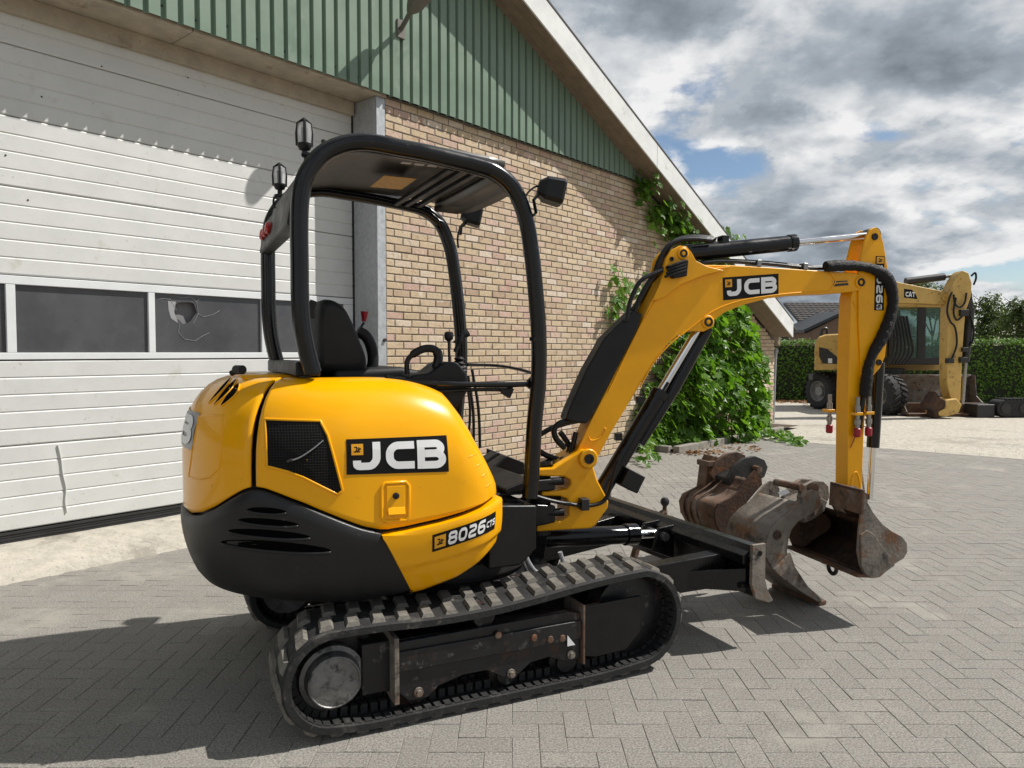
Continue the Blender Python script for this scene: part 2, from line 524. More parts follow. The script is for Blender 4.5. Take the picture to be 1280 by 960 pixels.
# paved yard: base sheet and herringbone pavers laid square to the yard
EDGE_A, EDGE_B = Vector((4.3, 12.75, 0)), Vector((7.2, 10.25, 0))       # border to the gravel
ed = (EDGE_B - EDGE_A).normalized()


def paved(x, y):
    if y < -2.5 or x > 9 or x < -9:
        return False
    # in front of the apron / wall
    v = Vector((x, y, 0)) - WF.o
    u, dd = v.dot(WF.X), v.dot(WF.Y)
    if u < U_COL + 0.05:
        if dd > -0.30 + 0.02 * math.sin(u * 5):
            return False
    elif dd > -0.02:
        return False
    s = (x - EDGE_A.x) * ed.y - (y - EDGE_A.y) * ed.x
    return s > 0.05


paving = MB()
a1 = EDGE_A - ed * 6; a2 = EDGE_B + ed * 6
paving.add([(-12, -3, -0.0031), (14, -3, -0.0031), (a2.x, a2.y, -0.0031), (a1.x, a1.y, -0.0031), (-4, 14, -0.0031), (-12, 6, -0.0031)], [(0, 1, 2, 3, 4, 5)])
paving = tag(paving.build('paved_yard', M['sand'], smooth=0), kind='structure')
q = 0.105
cells = []
for ix in range(int(-9 / q), int(9.5 / q)):
    for iy in range(int(-1.0 / q), int(13.2 / q)):
        d = (ix - iy) % 4
        if d == 0:
            cx, cy, rot = (ix + 1) * q, (iy + 0.5) * q, 0
        elif d == 3:
            cx, cy, rot = (ix + 0.5) * q, (iy + 1) * q, 1
        else:
            continue
        if paved(cx, cy):
            cells.append((cx, cy, rot))


def paver_geo(w, h):
    g, c, t = 0.0011, 0.0016, 0.055
    w2, h2 = w / 2 - g, h / 2 - g
    vs = [(-w2, -h2, -t), (w2, -h2, -t), (w2, h2, -t), (-w2, h2, -t),
          (-w2, -h2, -c), (w2, -h2, -c), (w2, h2, -c), (-w2, h2, -c),
          (-w2 + c, -h2 + c, 0), (w2 - c, -h2 + c, 0), (w2 - c, h2 - c, 0), (-w2 + c, h2 - c, 0)]
    fs = [(8, 9, 10, 11)] + [(i, (i + 1) % 4, (i + 1) % 4 + 4, i + 4) for i in range(4)] + [(i + 4, (i + 1) % 4 + 4, (i + 1) % 4 + 8, i + 8) for i in range(4)]
    return [Vector(v) for v in vs], fs


PV, PF = paver_geo(2 * q, q)
scored = []
MACH_H = math.atan2(3.44699 - 2.77033, 0.72429 + 0.73090)
MX = Vector((math.cos(MACH_H), math.sin(MACH_H), 0)); MY = Vector((-MX.y, MX.x, 0))
MO = Vector((-0.31954, 3.78873, 0))
near = []
for c in cells:
    keep = c[1] > 0.4
    if not keep:
        continue
    px, py, w = proj((c[0], c[1], 0))
    rel = Vector((c[0], c[1], 0)) - MO
    lx, ly = rel.dot(MX), rel.dot(MY)
    hidden = -1.2 < lx < 1.0 and -0.72 < ly < 0.9
    if w > 1.5 and 15 < px < 1265 and 560 < py < 950 and not hidden:
        scored.append((1 / w ** 3, c))
    near.append(c)
scored.sort(key=lambda s: -s[0])
single = set(s[1] for s in scored[:300])
rp = random.Random(3)


def paver_matrix(c):
    Mx = Matrix.Translation((c[0], c[1], rp.gauss(0, 0.0006))) @ Matrix.Rotation(c[2] * math.pi / 2 + rp.choice((0, math.pi)) + rp.gauss(0, 0.004), 4, 'Z')
    return Mx @ Matrix.Rotation(rp.gauss(0, 0.005), 4, 'X') @ Matrix.Rotation(rp.gauss(0, 0.004), 4, 'Y')


proto = MB().add(PV, PF).build('paver', M['paver'], paving, smooth=0)
rest = MB()
first = True
for c in near:
    Mx = paver_matrix(c)
    if c in single:
        if first:
            proto.matrix_local = Mx; first = False
        else:
            inst(proto, paving, M=Mx)
    else:
        rest.add([Mx @ v for v in PV], PF)
tag(rest.build('paver_field', M['paver'], paving, smooth=0), 'grey herringbone pavers running on over the yard', kind='stuff')

gv = MB()
g1, g2 = EDGE_A - ed * 0.6, EDGE_B + ed * 7
# gravel sheet, 4 mm above the soil, behind the paver border
gv.add([(g1.x - 6, g1.y + 2.0, -0.006), (g1.x, g1.y, -0.006), (g2.x, g2.y, -0.006), (40, 10, -0.006), (60, 60, -0.006), (-4, 60, -0.006)], [(0, 1, 2, 3, 4, 5)])
tag(gv.build('gravel_yard', M['gravel'], smooth=0), kind='structure')
# border edging between pavers and gravel
st = MB()
bl = []
k = 0.0
while k < 9.5:
    p = EDGE_A - ed * 0.2 + ed * (k + 0.105)
    Mx = Matrix.Translation((p.x, p.y, 0.0)) @ Matrix.Rotation(math.atan2(ed.y, ed.x), 4, 'Z')
    st.add([Mx @ (v + Vector((0, 0.02, 0.0))) for v in PV], PF)
    k += 0.212
tag(st.build('border_pavers', M['paver'], paving, smooth=0), 'straight row of pavers edging the gravel', kind='stuff')
# loose stones scattered over the gravel near the border
pebb = MB(); rp2 = random.Random(5)
for i in range(2600):
    s = rp2.uniform(-0.2, 9.0)
    p = EDGE_A + ed * s + Vector((-ed.y, ed.x, 0)) * abs(rp2.gauss(0, 2.2))
    if (p - WF.o).dot(WF.Y) > -0.1 and (p - WF.o).dot(WF.X) < 15.7:
        continue
    r = rp2.uniform(0.004, 0.011)
    vs = [Vector((rp2.uniform(.6, 1) * sx * r, rp2.uniform(.6, 1) * sy * r, 0)) for sx, sy in ((1, 0), (0, 1), (-1, 0), (0, -1))] + [Vector((0, 0, r * .8))]
    pebb.add([v + Vector((p.x, p.y, -0.006)) for v in vs], [(0, 1, 4), (1, 2, 4), (2, 3, 4), (3, 0, 4)])
tag(pebb.build('loose_gravel', M['gravel'], smooth=0), 'loose pale stones lying on the gravel yard', 'gravel', kind='stuff')

# concrete apron before the door: gently sloped slab
ap = MB()
rows = []
for j, (yb, z) in enumerate([(0.62, 0.125), (0.30, 0.12), (0.0, 0.085), (-0.20, 0.035), (-0.30, 0.006), (-0.33, -0.02)]):
    rows.append([WF.w(-3 + i * 0.2, yb + (0.028 * noise.noise((i * .9, j, 1.5)) if j > 2 else 0), z + 0.006 * noise.noise((i * .7, j * 1.7, 0))) for i in range(0, 41)])
ap.grid(rows)
tag(ap.build('concrete_apron', M['concrete'], smooth=60), kind='structure')

# ================================================================== WORKSHOP BUILDING
M['mortar'] = mat('grey brown mortar', (0.2, 0.178, 0.15), 0.95, var=0.25, vs=20, bump=0.4, bs=120)
BRC = [(0.509, 0.388, 0.254), (0.547, 0.427, 0.292), (0.480, 0.369, 0.244), (0.547, 0.398, 0.318), (0.480, 0.320, 0.254), (0.586, 0.466, 0.318), (0.403, 0.291, 0.201), (0.528, 0.407, 0.265), (0.624, 0.524, 0.424), (0.499, 0.388, 0.254), (0.557, 0.436, 0.286)]
M['brick'] = mat('yellow brick', (0.5, 0.38, 0.22), 0.9, var=0.14, vs=22, bump=0.6, bs=85, coord='World', island=BRC, dirt=[((0.34, 0.17, 0.11), 0.2, 7), ((0.33, 0.27, 0.19), 0.3, 14), ((0.66, 0.58, 0.47), 0.22, 9)])
M['clad'] = mat('green steel cladding', (0.145, 0.21, 0.155), 0.42, var=0.07, vs=2, spec=0.5, dirt=[((0.17, 0.225, 0.175), 0.25, 2.0)])
M['door'] = mat('off white door steel', (0.6, 0.605, 0.585), 0.5, var=0.05, vs=3, bump=0.08, bs=240, dirt=[((0.5, 0.49, 0.44), 0.14, 4), ((0.4, 0.38, 0.33), 0.04, 30)])
M['alu'] = mat('white aluminium profile', (0.68, 0.7, 0.71), 0.4, var=0.05, vs=5)
M['pane'] = mat('scuffed acrylic pane', (0.062, 0.063, 0.068), 0.22, var=0.35, vs=1.6, bump=0.02, bs=6, dirt=[((0.09, 0.09, 0.095), 0.16, 3)])
M['inside'] = mat('dark interior', (0.02, 0.02, 0.02), 0.9)
M['fascia'] = mat('weathered white board', (0.66, 0.67, 0.66), 0.6, var=0.07, vs=4, bump=0.08, bs=40, dirt=[((0.42, 0.42, 0.39), 0.18, 5)])
M['soffit'] = mat('brown soffit board', (0.20, 0.15, 0.105), 0.85, var=0.2, vs=8, bump=0.15, bs=60)
M['rooftile'] = mat('dark roofing sheet', (0.06, 0.058, 0.055), 0.8, var=0.2)
M['conc_beam'] = mat('stained concrete lintel', (0.40, 0.345, 0.27), 0.9, var=0.18, vs=5, bump=0.3, bs=50, dirt=[((0.2, 0.14, 0.09), 0.2, 4), ((0.16, 0.13, 0.1), 0.14, 22)])
M['seal'] = mat('black seal and gap shade', (0.02, 0.02, 0.02), 0.6, var=0.2)

bld = empty('workshop_building', WF.o, WALL_H)
tag(bld, 'brick workshop with green steel gable and white roller door behind the excavator', 'building')

# brick wall, mortar core and single bricks
CO, BL, BH, BDEP = 0.0765, 0.232, 0.0635, 0.05
wall_top = 4.03
wp = [(U_COL + 0.005, -0.05), (U_CORNER, -0.05), (U_CORNER, roofz(U_CORNER) - 0.02), (9.98, 4.075), (U_COL + 0.005, 4.075)]
wallm = MB().prism(wp, 0.003, 0.25)
# return wall round the far corner
wallm.box(U_CORNER - 0.25, U_CORNER, 0.251, 9.0, -0.05, roofz(U_CORNER) - 0.1)
brick_wall = wallm.build('brick_wall', M['mortar'], bld, smooth=0)
rb = random.Random(11)


def brick_geo(w):
    c = 0.004
    x, z = w / 2, BH / 2
    vs = [(-x, 0.03, -z), (x, 0.03, -z), (x, 0.03, z), (-x, 0.03, z), (-x, c, -z), (x, c, -z), (x, c, z), (-x, c, z),
          (-x + c, 0, -z + c), (x - c, 0, -z + c), (x - c, 0, z - c), (-x + c, 0, z - c)]
    fs = [(8, 9, 10, 11)] + [(i, (i + 1) % 4, (i + 1) % 4 + 4, i + 4) for i in range(4)] + [(i + 4, (i + 1) % 4 + 4, (i + 1) % 4 + 8, i + 8) for i in range(4)]
    return [Vector(v) for v in vs], fs


gap = 0.011
geoS, geoH = brick_geo(BL - gap), brick_geo(BL / 2 - gap)
allb = []
ncourse = int(4.075 / CO)
for j in range(ncourse):
    z = (j + 0.5) * CO
    off = (j % 2) * BL / 2 + (0.02 if j % 5 == 2 else 0)
    u = U_COL + 0.012 - off
    while u < U_CORNER:
        a, b = max(u, U_COL + 0.012), min(u + BL, U_CORNER + 0.002)
        if b - a > 0.05 and z + 0.03 < roofz((a + b) / 2) - 0.0:
            allb.append((a, b, z))
        u += BL
# hidden behind the machine: rows inside the body silhouette are left to the joined part
def brick_score(b):
    P = WF.w((b[0] + b[1]) / 2, 0, b[2])
    px, py, w = proj(P)
    if not (485 < px < 1000) or py > 600:
        return 0
    if abs(b[1] - b[0] - BL) > 0.01:
        return 0
    if py > 470 and px < 660: return 0
    if 555 < px < 600 and py > 250: return 0
    if 640 < px < 690: return 0
    if px < 660 and py < 255 and py > 150 + (px - 480) * 0.33: return 0
    return 1 / w ** 2
ranked = sorted(allb, key=lambda b: -brick_score(b))
solo = set(b for b in ranked[:300] if brick_score(b) > 0)
bproto = MB().add(*geoS).build('brick', M['brick'], brick_wall, smooth=0)
restb = MB(); firstb = True
for b in allb:
    dy = -0.004 + rb.gauss(0, 0.0014)
    Mx = Matrix.Translation(((b[0] + b[1]) / 2, dy, b[2] + rb.gauss(0, 0.0012))) @ Matrix.Rotation(rb.gauss(0, 0.006), 4, 'Y') @ Matrix.Rotation(rb.gauss(0, 0.008), 4, 'Z')
    if b in solo:
        if firstb:
            bproto.matrix_local = Mx; firstb = False
        else:
            inst(bproto, brick_wall, M=Mx)
    else:
        g = geoS if abs(b[1] - b[0] - BL) < 0.01 else brick_geo(b[1] - b[0] - gap)
        restb.add([Mx @ v for v in g[0]], g[1])
tag(restb.build('brick_courses', M['brick'], brick_wall, smooth=0), 'yellow bricks running on along the wall', kind='stuff')

# trapezoid steel cladding of the gable
pitch = 0.1335
ribs = []
u = -3.0
while u < 10.1:
    ribs += [(u, -0.058), (u + 0.012, -0.088), (u + 0.100, -0.088), (u + 0.112, -0.058)]
    # small stiffening groove on the crown
    u += pitch
cl = MB()
lo, hi = [], []
for (u, y) in ribs:
    zt = max(4.056, min(roofz(u) + 0.02, 8.4))
    lo.append(Vector((u, y, 4.052))); hi.append(Vector((u, y, zt)))
cl.grid([lo, hi])
cladding = cl.build('green_cladding', M['clad'], bld, smooth=0, thick=0.0012)
scr = None
for i in range(4, len(ribs) // 4 - 2):
    for zz in (4.13 + 0.02 * ((i * 7) % 3), 5.45):
        if i % 2 == 0 or roofz(i * pitch - 3) < zz + 0.1:
            continue
        p = (-3.0 + i * pitch - 0.012, -0.053, zz)
        if scr is None:
            scr = MB().lathe([(0.011, 0.0), (0.011, -0.006), (0.006, -0.012)], (0, 0, 0), (0, 1, 0), 8).build('screw', M['darkmetal'], cladding)
            scr.location = p
        else:
            inst(scr, cladding, loc=p)
# backing wall of the gable
MB().prism([(-3, 4.31), (9.4, 4.31), (9.3, roofz(9.3) - 0.03), (1.0, roofz(1.0) - 0.03), (-3, roofz(1.0) - 1.2)], 0.0, 0.2).build('gable_wall', M['inside'], bld, smooth=0)

# concrete lintel in two pieces above the door
for (ua, ub) in ((-3.0, 2.98), (2.986, U_COL - 0.0)):
    MB().box(ua, ub, -0.045, Y_DOOR + 0.03, 4.035, 4.3).build('lintel', M['conc_beam'], bld, bevel=0.006)
MB().box(-3.0, U_COL - 0.125, Y_DOOR - 0.055, Y_DOOR + 0.05, 3.9, 4.034).build('lintel_beam', M['conc_beam'], bld, bevel=0.005)
# galvanised door post
post = MB().prism([(U_COL - 0.11, 0.0), (U_COL, 0.0), (U_COL, 4.03), (U_COL - 0.11, 4.03)], -0.02, 0.02)
post.box(U_COL - 0.11, U_COL - 0.09, 0.02, Y_DOOR - 0.03, 0.0, 4.03)
post.box(U_COL - 0.11, U_COL, Y_DOOR - 0.03, Y_DOOR - 0.012, 0.0, 4.03)
post = post.build('steel_post', M['galv'], bld, bevel=0.004)
MB().lathe([(0.018, 0), (0.018, -0.02)], (U_COL - 0.03, -0.021, 1.62), (0, 1, 0), 10).build('bolt', M['darkmetal'], post)

# sectional door
door = MB().box(-2.5, U_COL - 0.02, Y_DOOR + 0.075, Y_DOOR + 0.6, 0.1, 4.2).build('garage_door', mat('dim hall inside', (0.22, 0.22, 0.225), 0.9), bld, smooth=0)
def section(z0, z1, name='panel'):
    prof = [(0.045, z0 + 0.002), (0.012, z0 + 0.002), (0.004, z0 + 0.004), (0.0, z0 + 0.012)]
    n = max(1, round((z1 - z0) / 0.125))
    for i in range(1, n):
        z = z0 + (z1 - z0) * i / n
        prof += [(0.0, z - 0.012), (0.0055, z - 0.003), (0.0055, z), (0.0, z + 0.005)]
    prof += [(0.0, z1 - 0.012), (0.004, z1 - 0.004), (0.012, z1 - 0.002), (0.045, z1 - 0.002)]
    m = MB(); rows = []
    nu = 40
    for (y, z) in prof:
        rows.append([Vector((-2.5 + (U_COL - 0.125 + 2.5) * i / nu, Y_DOOR + y + 0.0022 * noise.noise((i * 0.6, z * 5, 3.0)), z)) for i in range(nu + 1)])
    m.grid(rows)
    return m.build(name, M['door'], door, smooth=25)
for a, b in ((0.205, 0.82), (0.82, 1.44), (2.055, 2.685), (2.685, 3.186), (3.186, 3.69), (3.69, 3.96)):
    section(a, b)
sm = MB()
for i in range(4):
    sm.box(-2.5, U_COL - 0.125, Y_DOOR - 0.006 - 0.006 * (i % 2) - 0.012 * (i == 0), Y_DOOR + 0.05, 0.118 + i * 0.021, 0.135 + i * 0.021)
sm.build('bottom_seal', M['seal'], door)
# window band
zb0, zb1, zg0, zg1 = 1.445, 2.05, 1.495, 1.988
MB().box(-2.5, U_COL - 0.125, Y_DOOR - 0.006, Y_DOOR + 0.05, zb0, zg0).build('window_rail', M['alu'], door, bevel=0.004)
MB().box(-2.5, U_COL - 0.125, Y_DOOR - 0.006, Y_DOOR + 0.05, zg1, zb1).build('window_rail', M['alu'], door, bevel=0.004)
edges = [(-2.5, -2.45), (-1.2, -1.15), (-0.2, -0.15), (0.78, 0.83), (1.765, 1.826), (2.768, 2.822), (3.796, 3.842), (4.735, U_COL - 0.125)]
for a, b in edges:
    MB().box(a, b, Y_DOOR - 0.004, Y_DOOR + 0.05, zg0 + 0.001, zg1 - 0.001).build('mullion', M['alu'], door, bevel=0.004)
for i in range(len(edges) - 1):
    a, b = edges[i][1], edges[i + 1][0]
    if abs(a - 2.822) < 0.01:
        cx, cz = WF.at(233, 390, Y_DOOR)
        rh = random.Random(4)
        hole = []
        for k in range(14):
            an = 2 * math.pi * k / 14
            rr = 0.105 * rh.uniform(0.75, 1.12)
            hole.append(Vector((cx + rr * math.cos(an) * 0.95 + (0.02 if k < 4 else 0), Y_DOOR + 0.02, cz + rr * math.sin(an) * 1.05)))
        outer = [Vector((a, Y_DOOR + 0.02, zg0)), Vector((b, Y_DOOR + 0.02, zg0)), Vector((b, Y_DOOR + 0.02, zg1)), Vector((a, Y_DOOR + 0.02, zg1))]
        tri = tessellate_polygon([outer, hole])
        pm = MB().add(outer + hole, [tuple(t) for t in tri])
        pane = pm.build('window_pane', M['pane'], door, smooth=0)
        tag(pane, 'scuffed grey window pane with a jagged hole broken through it')
        crack = M['decal_grey']
        for pts in ([(222, 388), (214, 374), (218, 368), (226, 372), (240, 371), (247, 378), (249, 392), (243, 404)], [(248, 392), (256, 396), (268, 393), (276, 388)], [(226, 404), (224, 415), (232, 424), (245, 426), (256, 419), (263, 416)], [(199, 374), (206, 373), (214, 374)], [(246, 378), (252, 372), (254, 368)]):
            MB().tube([Vector((*WF.at(x, y, Y_DOOR)[:1], Y_DOOR + 0.017, WF.at(x, y, Y_DOOR)[1])) for x, y in pts], 0.0018, 5).build('crack', crack, door)
        MB().add([Vector((*WF.at(x, y, Y_DOOR)[:1], Y_DOOR + 0.0175, WF.at(x, y, Y_DOOR)[1])) for x, y in [(211, 376), (221, 377), (219, 390), (224, 404), (215, 398), (212, 388)]], [(0, 1, 2, 3, 4, 5)]).build('crack', M['decal_grey'], door, smooth=0)
    else:
        MB().box(a, b, Y_DOOR + 0.02, Y_DOOR + 0.026, zg0, zg1).build('window_pane', M['pane'], door)
# crease dented into the lowest panels, and old holes
cr = [Vector((WF.at(x, y, Y_DOOR)[0], Y_DOOR - 0.002, WF.at(x, y, Y_DOOR)[1])) for x, y in [(72, 556), (76, 575), (78, 592), (82, 610), (81, 626), (83, 640)]]
MB().tube(catmull(cr, 4), 0.012, 8, sq=0.4).build('dent', M['door'], door, smooth=80)
for x, y in [(127, 83), (52, 121), (235, 97), (378, 118), (7, 194), (35, 250)]:
    u, z = WF.at(x, y, Y_DOOR)
    MB().lathe([(0.007, 0), (0.005, -0.003)], (u, Y_DOOR - 0.001, z), (0, 1, 0), 8).build('old_bolt', M['darkmetal'], door)
# black strip painting the shade of the gap beside the door
MB().box(U_COL - 0.124, U_COL - 0.1105, Y_DOOR - 0.012, Y_DOOR + 0.1, 0.12, 4.0).build('side_gap_shade', M['seal'], door)

# roof: white barge board, soffit, covering
UR = 1.0                                        # ridge
def slope_poly(z_lo, z_hi, ue=15.42):
    return [(ue, roofz(ue) + z_lo), (ue, roofz(ue) + z_hi), (UR, roofz(UR) + z_hi), (UR, roofz(UR) + z_lo)]
OVH = -0.42
for (ua, ub) in ((UR, 9.72), (9.728, 15.42)):
    MB().prism([(ua, roofz(ua) - 0.005), (ub, roofz(ub) - 0.005), (ub, roofz(ub) + 0.32), (ua, roofz(ua) + 0.32)], OVH - 0.022, OVH).build('barge_board', M['fascia'], bld, bevel=0.003)
MB().prism([(UR, roofz(UR) + 0.322), (15.42, roofz(15.42) + 0.322), (15.42, roofz(15.42) + 0.35), (UR, roofz(UR) + 0.35)], OVH - 0.028, OVH + 0.06).build('verge_trim', M['rooftile'], bld, bevel=0.003)
for k in range(3):
    y0 = OVH + 0.001 + k * 0.13
    MB().prism([(UR, roofz(UR)), (15.4, roofz(15.4)), (15.4, roofz(15.4) + 0.02), (UR, roofz(UR) + 0.02)], y0, min(y0 + 0.127, -0.0)).build('soffit_board', M['soffit'], bld)
MB().prism(slope_poly(0.322, 0.344, 15.9), OVH + 0.061, 9.0).build('roof', M['rooftile'], bld)
MB().prism([(UR, roofz(UR) + 0.262), (UR, roofz(UR) + 0.24), (-13.5, roofz(UR) - 5.9), (-13.5, roofz(UR) - 5.88)], OVH + 0.061, 9.0).build('roof', M['rooftile'], bld)
MB().prism([(U_CORNER - 0.3, roofz(U_CORNER - .3) + 0.02), (15.9, roofz(15.9) + 0.02), (15.9, roofz(15.9) + 0.23), (U_CORNER - 0.3, roofz(U_CORNER - .3) + 0.23)], 0.0, 9.0).build('eave_box', M['soffit'], bld)
gut = MB().tube([(15.95, 0.3, roofz(15.9) + 0.16), (15.95, 9.0, roofz(15.9) + 0.16)], 0.055, 10)
gut = gut.build('gutter', M['decal_grey'], bld)
# downpipe elbow under the eave at the corner
MB().tube(catmull([(15.9, 0.3, roofz(15.9) + 0.1), (15.85, 0.2, roofz(15.9) - 0.02), (15.66, -0.01, roofz(15.9) - 0.08), (15.66, 0.02, roofz(15.9) - 0.25), (15.66, 0.05, 0.0)], 5), 0.04, 10).build('downpipe', M['decal_grey'], bld)

# lamp on the gable
M['lampgrey'] = mat('weathered lamp paint', (0.13, 0.12, 0.105), 0.6, var=0.2, vs=20)
lamp = empty('gable_lamp', WF.w(5.12, -0.09, 4.74), WALL_H)
tag(lamp, 'grey outdoor lamp on a bracket arm fixed to the green gable', 'lamp')
MB().box(-0.05, 0.05, -0.015, 0.03, -0.09, 0.09).build('wall_plate', M['lampgrey'], lamp, bevel=0.004)
MB().tube(catmull([(0, -0.01, 0), (-0.03, -0.12, 0.05), (-0.08, -0.26, 0.10)], 5), 0.024, 10).build('bracket_arm', M['lampgrey'], lamp)
hd = MB().lathe([(0.03, -0.05), (0.06, 0.0), (0.085, 0.05), (0.1, 0.2), (0.1, 0.36), (0.02, 0.4)], (-0.08, -0.26, 0.10), (-0.05, -0.75, 0.42), 18)
hd = hd.build('lamp_head', M['lampgrey'], lamp)

# planting bed with kerb stones
bedl = [(10.0, -0.02), (10.0, -0.62), (14.9, -0.78), (14.9, -0.02)]
bed = MB().add([WF.w(u, y, 0.05) for u, y in bedl], [(0, 1, 2, 3)])
tag(bed.build('planting_bed', M['earth'], smooth=0), kind='structure')
kerb = empty('kerb', WF.o, WALL_H)
tag(kerb, kind='structure')
kp = None
L0, L1 = Vector((10.0, -0.64, 0)), Vector((14.9, -0.80, 0))
dirk = (L1 - L0).normalized()
for i in range(4):
    c = L0 + dirk * (0.49 + i * 0.985)
    Mx = Matrix.Translation((c.x, c.y, 0.045)) @ Matrix.Rotation(math.atan2(dirk.y, dirk.x) + random.gauss(0, 0.008), 4, 'Z')
    if kp is None:
        kp = MB().box(-0.487, 0.487, -0.055, 0.055, -0.15, 0.055).build('kerb_stone', M['kerb'], kerb, bevel=0.012)
        kp.matrix_local = Mx
    else:
        inst(kp, kerb, M=Mx)
for (a, b) in ((L0, Vector((10.0, -0.0, 0))),):
    Mx = Matrix.Translation((10.0, -0.28, 0.04)) @ Matrix.Rotation(math.pi / 2, 4, 'Z') @ Matrix.Diagonal((0.55, 1, 1, 1))
    inst(kp, kerb, M=Mx)
for o in kerb.children:
    if not o.modifiers:
        b = o.modifiers.new('bevel', 'BEVEL'); b.width = 0.012; b.segments = 2

# ================================================================== MINI EXCAVATOR
MF = Frame(MO, MACH_H)
ex = empty('mini_excavator', MO, MACH_H)
tag(ex, 'yellow and black tracked mini excavator with open canopy in the foreground', 'excavator')

# boom frame inside the machine frame: swung a little to the near side
KX, KY, SW = 0.52, -0.12, R(-10.0)
BF = Frame(MF.w(KX, KY, 0), MACH_H + SW)
BM = Matrix.Translation((KX, KY, 0)) @ Matrix.Rotation(SW, 4, 'Z')


def interp(x, xs, ys):
    return float(np.interp(x, xs, ys))


# ---- lettering
GLY = {
    'J': [[(0.80, 1.0), (0.80, 0.36), (0.64, 0.15), (0.16, 0.15), (0.16, 0.36)]],
    'C': [[(1.0, 0.85), (0.34, 0.85), (0.16, 0.67), (0.16, 0.33), (0.34, 0.15), (1.0, 0.15)]],
    'B': [[(0.15, 0.0), (0.15, 1.0)], [(0.15, 0.87), (0.74, 0.87), (0.86, 0.76), (0.86, 0.64), (0.74, 0.53), (0.15, 0.53)], [(0.15, 0.13), (0.76, 0.13), (0.9, 0.25), (0.9, 0.4), (0.76, 0.53), (0.3, 0.53)]],
    '8': [[(0.24, 0.87), (0.76, 0.87), (0.86, 0.77), (0.86, 0.64), (0.74, 0.52), (0.26, 0.52), (0.14, 0.64), (0.14, 0.77), (0.24, 0.87), (0.76, 0.87)], [(0.26, 0.52), (0.74, 0.52), (0.88, 0.4), (0.88, 0.24), (0.76, 0.13), (0.24, 0.13), (0.12, 0.24), (0.12, 0.4), (0.26, 0.52), (0.5, 0.52)]],
    '0': [[(0.3, 0.87), (0.7, 0.87), (0.86, 0.7), (0.86, 0.3), (0.7, 0.13), (0.3, 0.13), (0.14, 0.3), (0.14, 0.7), (0.3, 0.87), (0.7, 0.87)]],
    '2': [[(0.1, 0.87), (0.74, 0.87), (0.86, 0.75), (0.86, 0.62), (0.74, 0.52), (0.3, 0.48), (0.15, 0.36), (0.15, 0.13), (0.95, 0.13)]],
    '6': [[(0.92, 0.87), (0.3, 0.87), (0.14, 0.72), (0.14, 0.28), (0.28, 0.13), (0.74, 0.13), (0.87, 0.26), (0.87, 0.42), (0.74, 0.54), (0.2, 0.54)]],
    'T': [[(0.0, 0.87), (1.0, 0.87)], [(0.5, 0.87), (0.5, 0.0)]],
    'S': [[(0.95, 0.87), (0.25, 0.87), (0.13, 0.76), (0.13, 0.64), (0.25, 0.52), (0.75, 0.5), (0.87, 0.38), (0.87, 0.25), (0.75, 0.13), (0.05, 0.13)]],
    'A': [[(0.08, 0.0), (0.42, 0.95), (0.58, 0.95), (0.92, 0.0)], [(0.25, 0.3), (0.75, 0.3)]],
    'R': [[(0.15, 0.0), (0.15, 1.0)], [(0.15, 0.87), (0.76, 0.87), (0.87, 0.76), (0.87, 0.6), (0.76, 0.48), (0.15, 0.48)], [(0.5, 0.48), (0.9, 0.0)]],
}


def strokes(path, w):
    """quads of a mitred stroke, each cut in short pieces"""
    P0 = [Vector((p[0], p[1])) for p in path]
    P = [P0[0]]
    for i in range(1, len(P0) - 1):
        a, b, c = P0[i - 1], P0[i], P0[i + 1]
        if (b - a).normalized().dot((c - b).normalized()) > 0.99:
            P.append(b); continue
        r = min(0.11, (b - a).length * 0.48, (c - b).length * 0.48)
        s, e = b + (a - b).normalized() * r, b + (c - b).normalized() * r
        for k in range(4):
            f = k / 3
            P.append(s * (1 - f) ** 2 + b * 2 * f * (1 - f) + e * f * f)
    P.append(P0[-1])
    L_, R_ = [], []
    for i, p in enumerate(P):
        d0 = (P[i] - P[i - 1]).normalized() if i else (P[1] - P[0]).normalized()
        d1 = (P[i + 1] - P[i]).normalized() if i < len(P) - 1 else d0
        n0, n1 = Vector((-d0.y, d0.x)), Vector((-d1.y, d1.x))
        n = (n0 + n1)
        n = n.normalized() if n.length > 1e-6 else n0
        s = 1 / max(0.5, n.dot(n0))
        L_.append(p + n * w / 2 * s); R_.append(p - n * w / 2 * s)
    qs = []
    for i in range(len(P) - 1):
        k = max(1, int((P[i + 1] - P[i]).length / 0.25))
        for j in range(k):
            a, b = j / k, (j + 1) / k
            qs.append([R_[i].lerp(R_[i + 1], a), R_[i].lerp(R_[i + 1], b), L_[i].lerp(L_[i + 1], b), L_[i].lerp(L_[i + 1], a)])
    return qs


def flat(mb, fn, rects, lift):
    """rects: quads in decal space, mapped by fn(u, v, lift)"""
    for qd in rects:
        mb.add([fn(p[0], p[1], lift) for p in qd], [(0, 1, 2, 3)])


def rect(u0, u1, v0, v1, n=1, m=1):
    out = []
    for i in range(n):
        for j in range(m):
            a, b = u0 + (u1 - u0) * i / n, u0 + (u1 - u0) * (i + 1) / n
            c, d = v0 + (v1 - v0) * j / m, v0 + (v1 - v0) * (j + 1) / m
            out.append([(a, c), (b, c), (b, d), (a, d)])
    return out


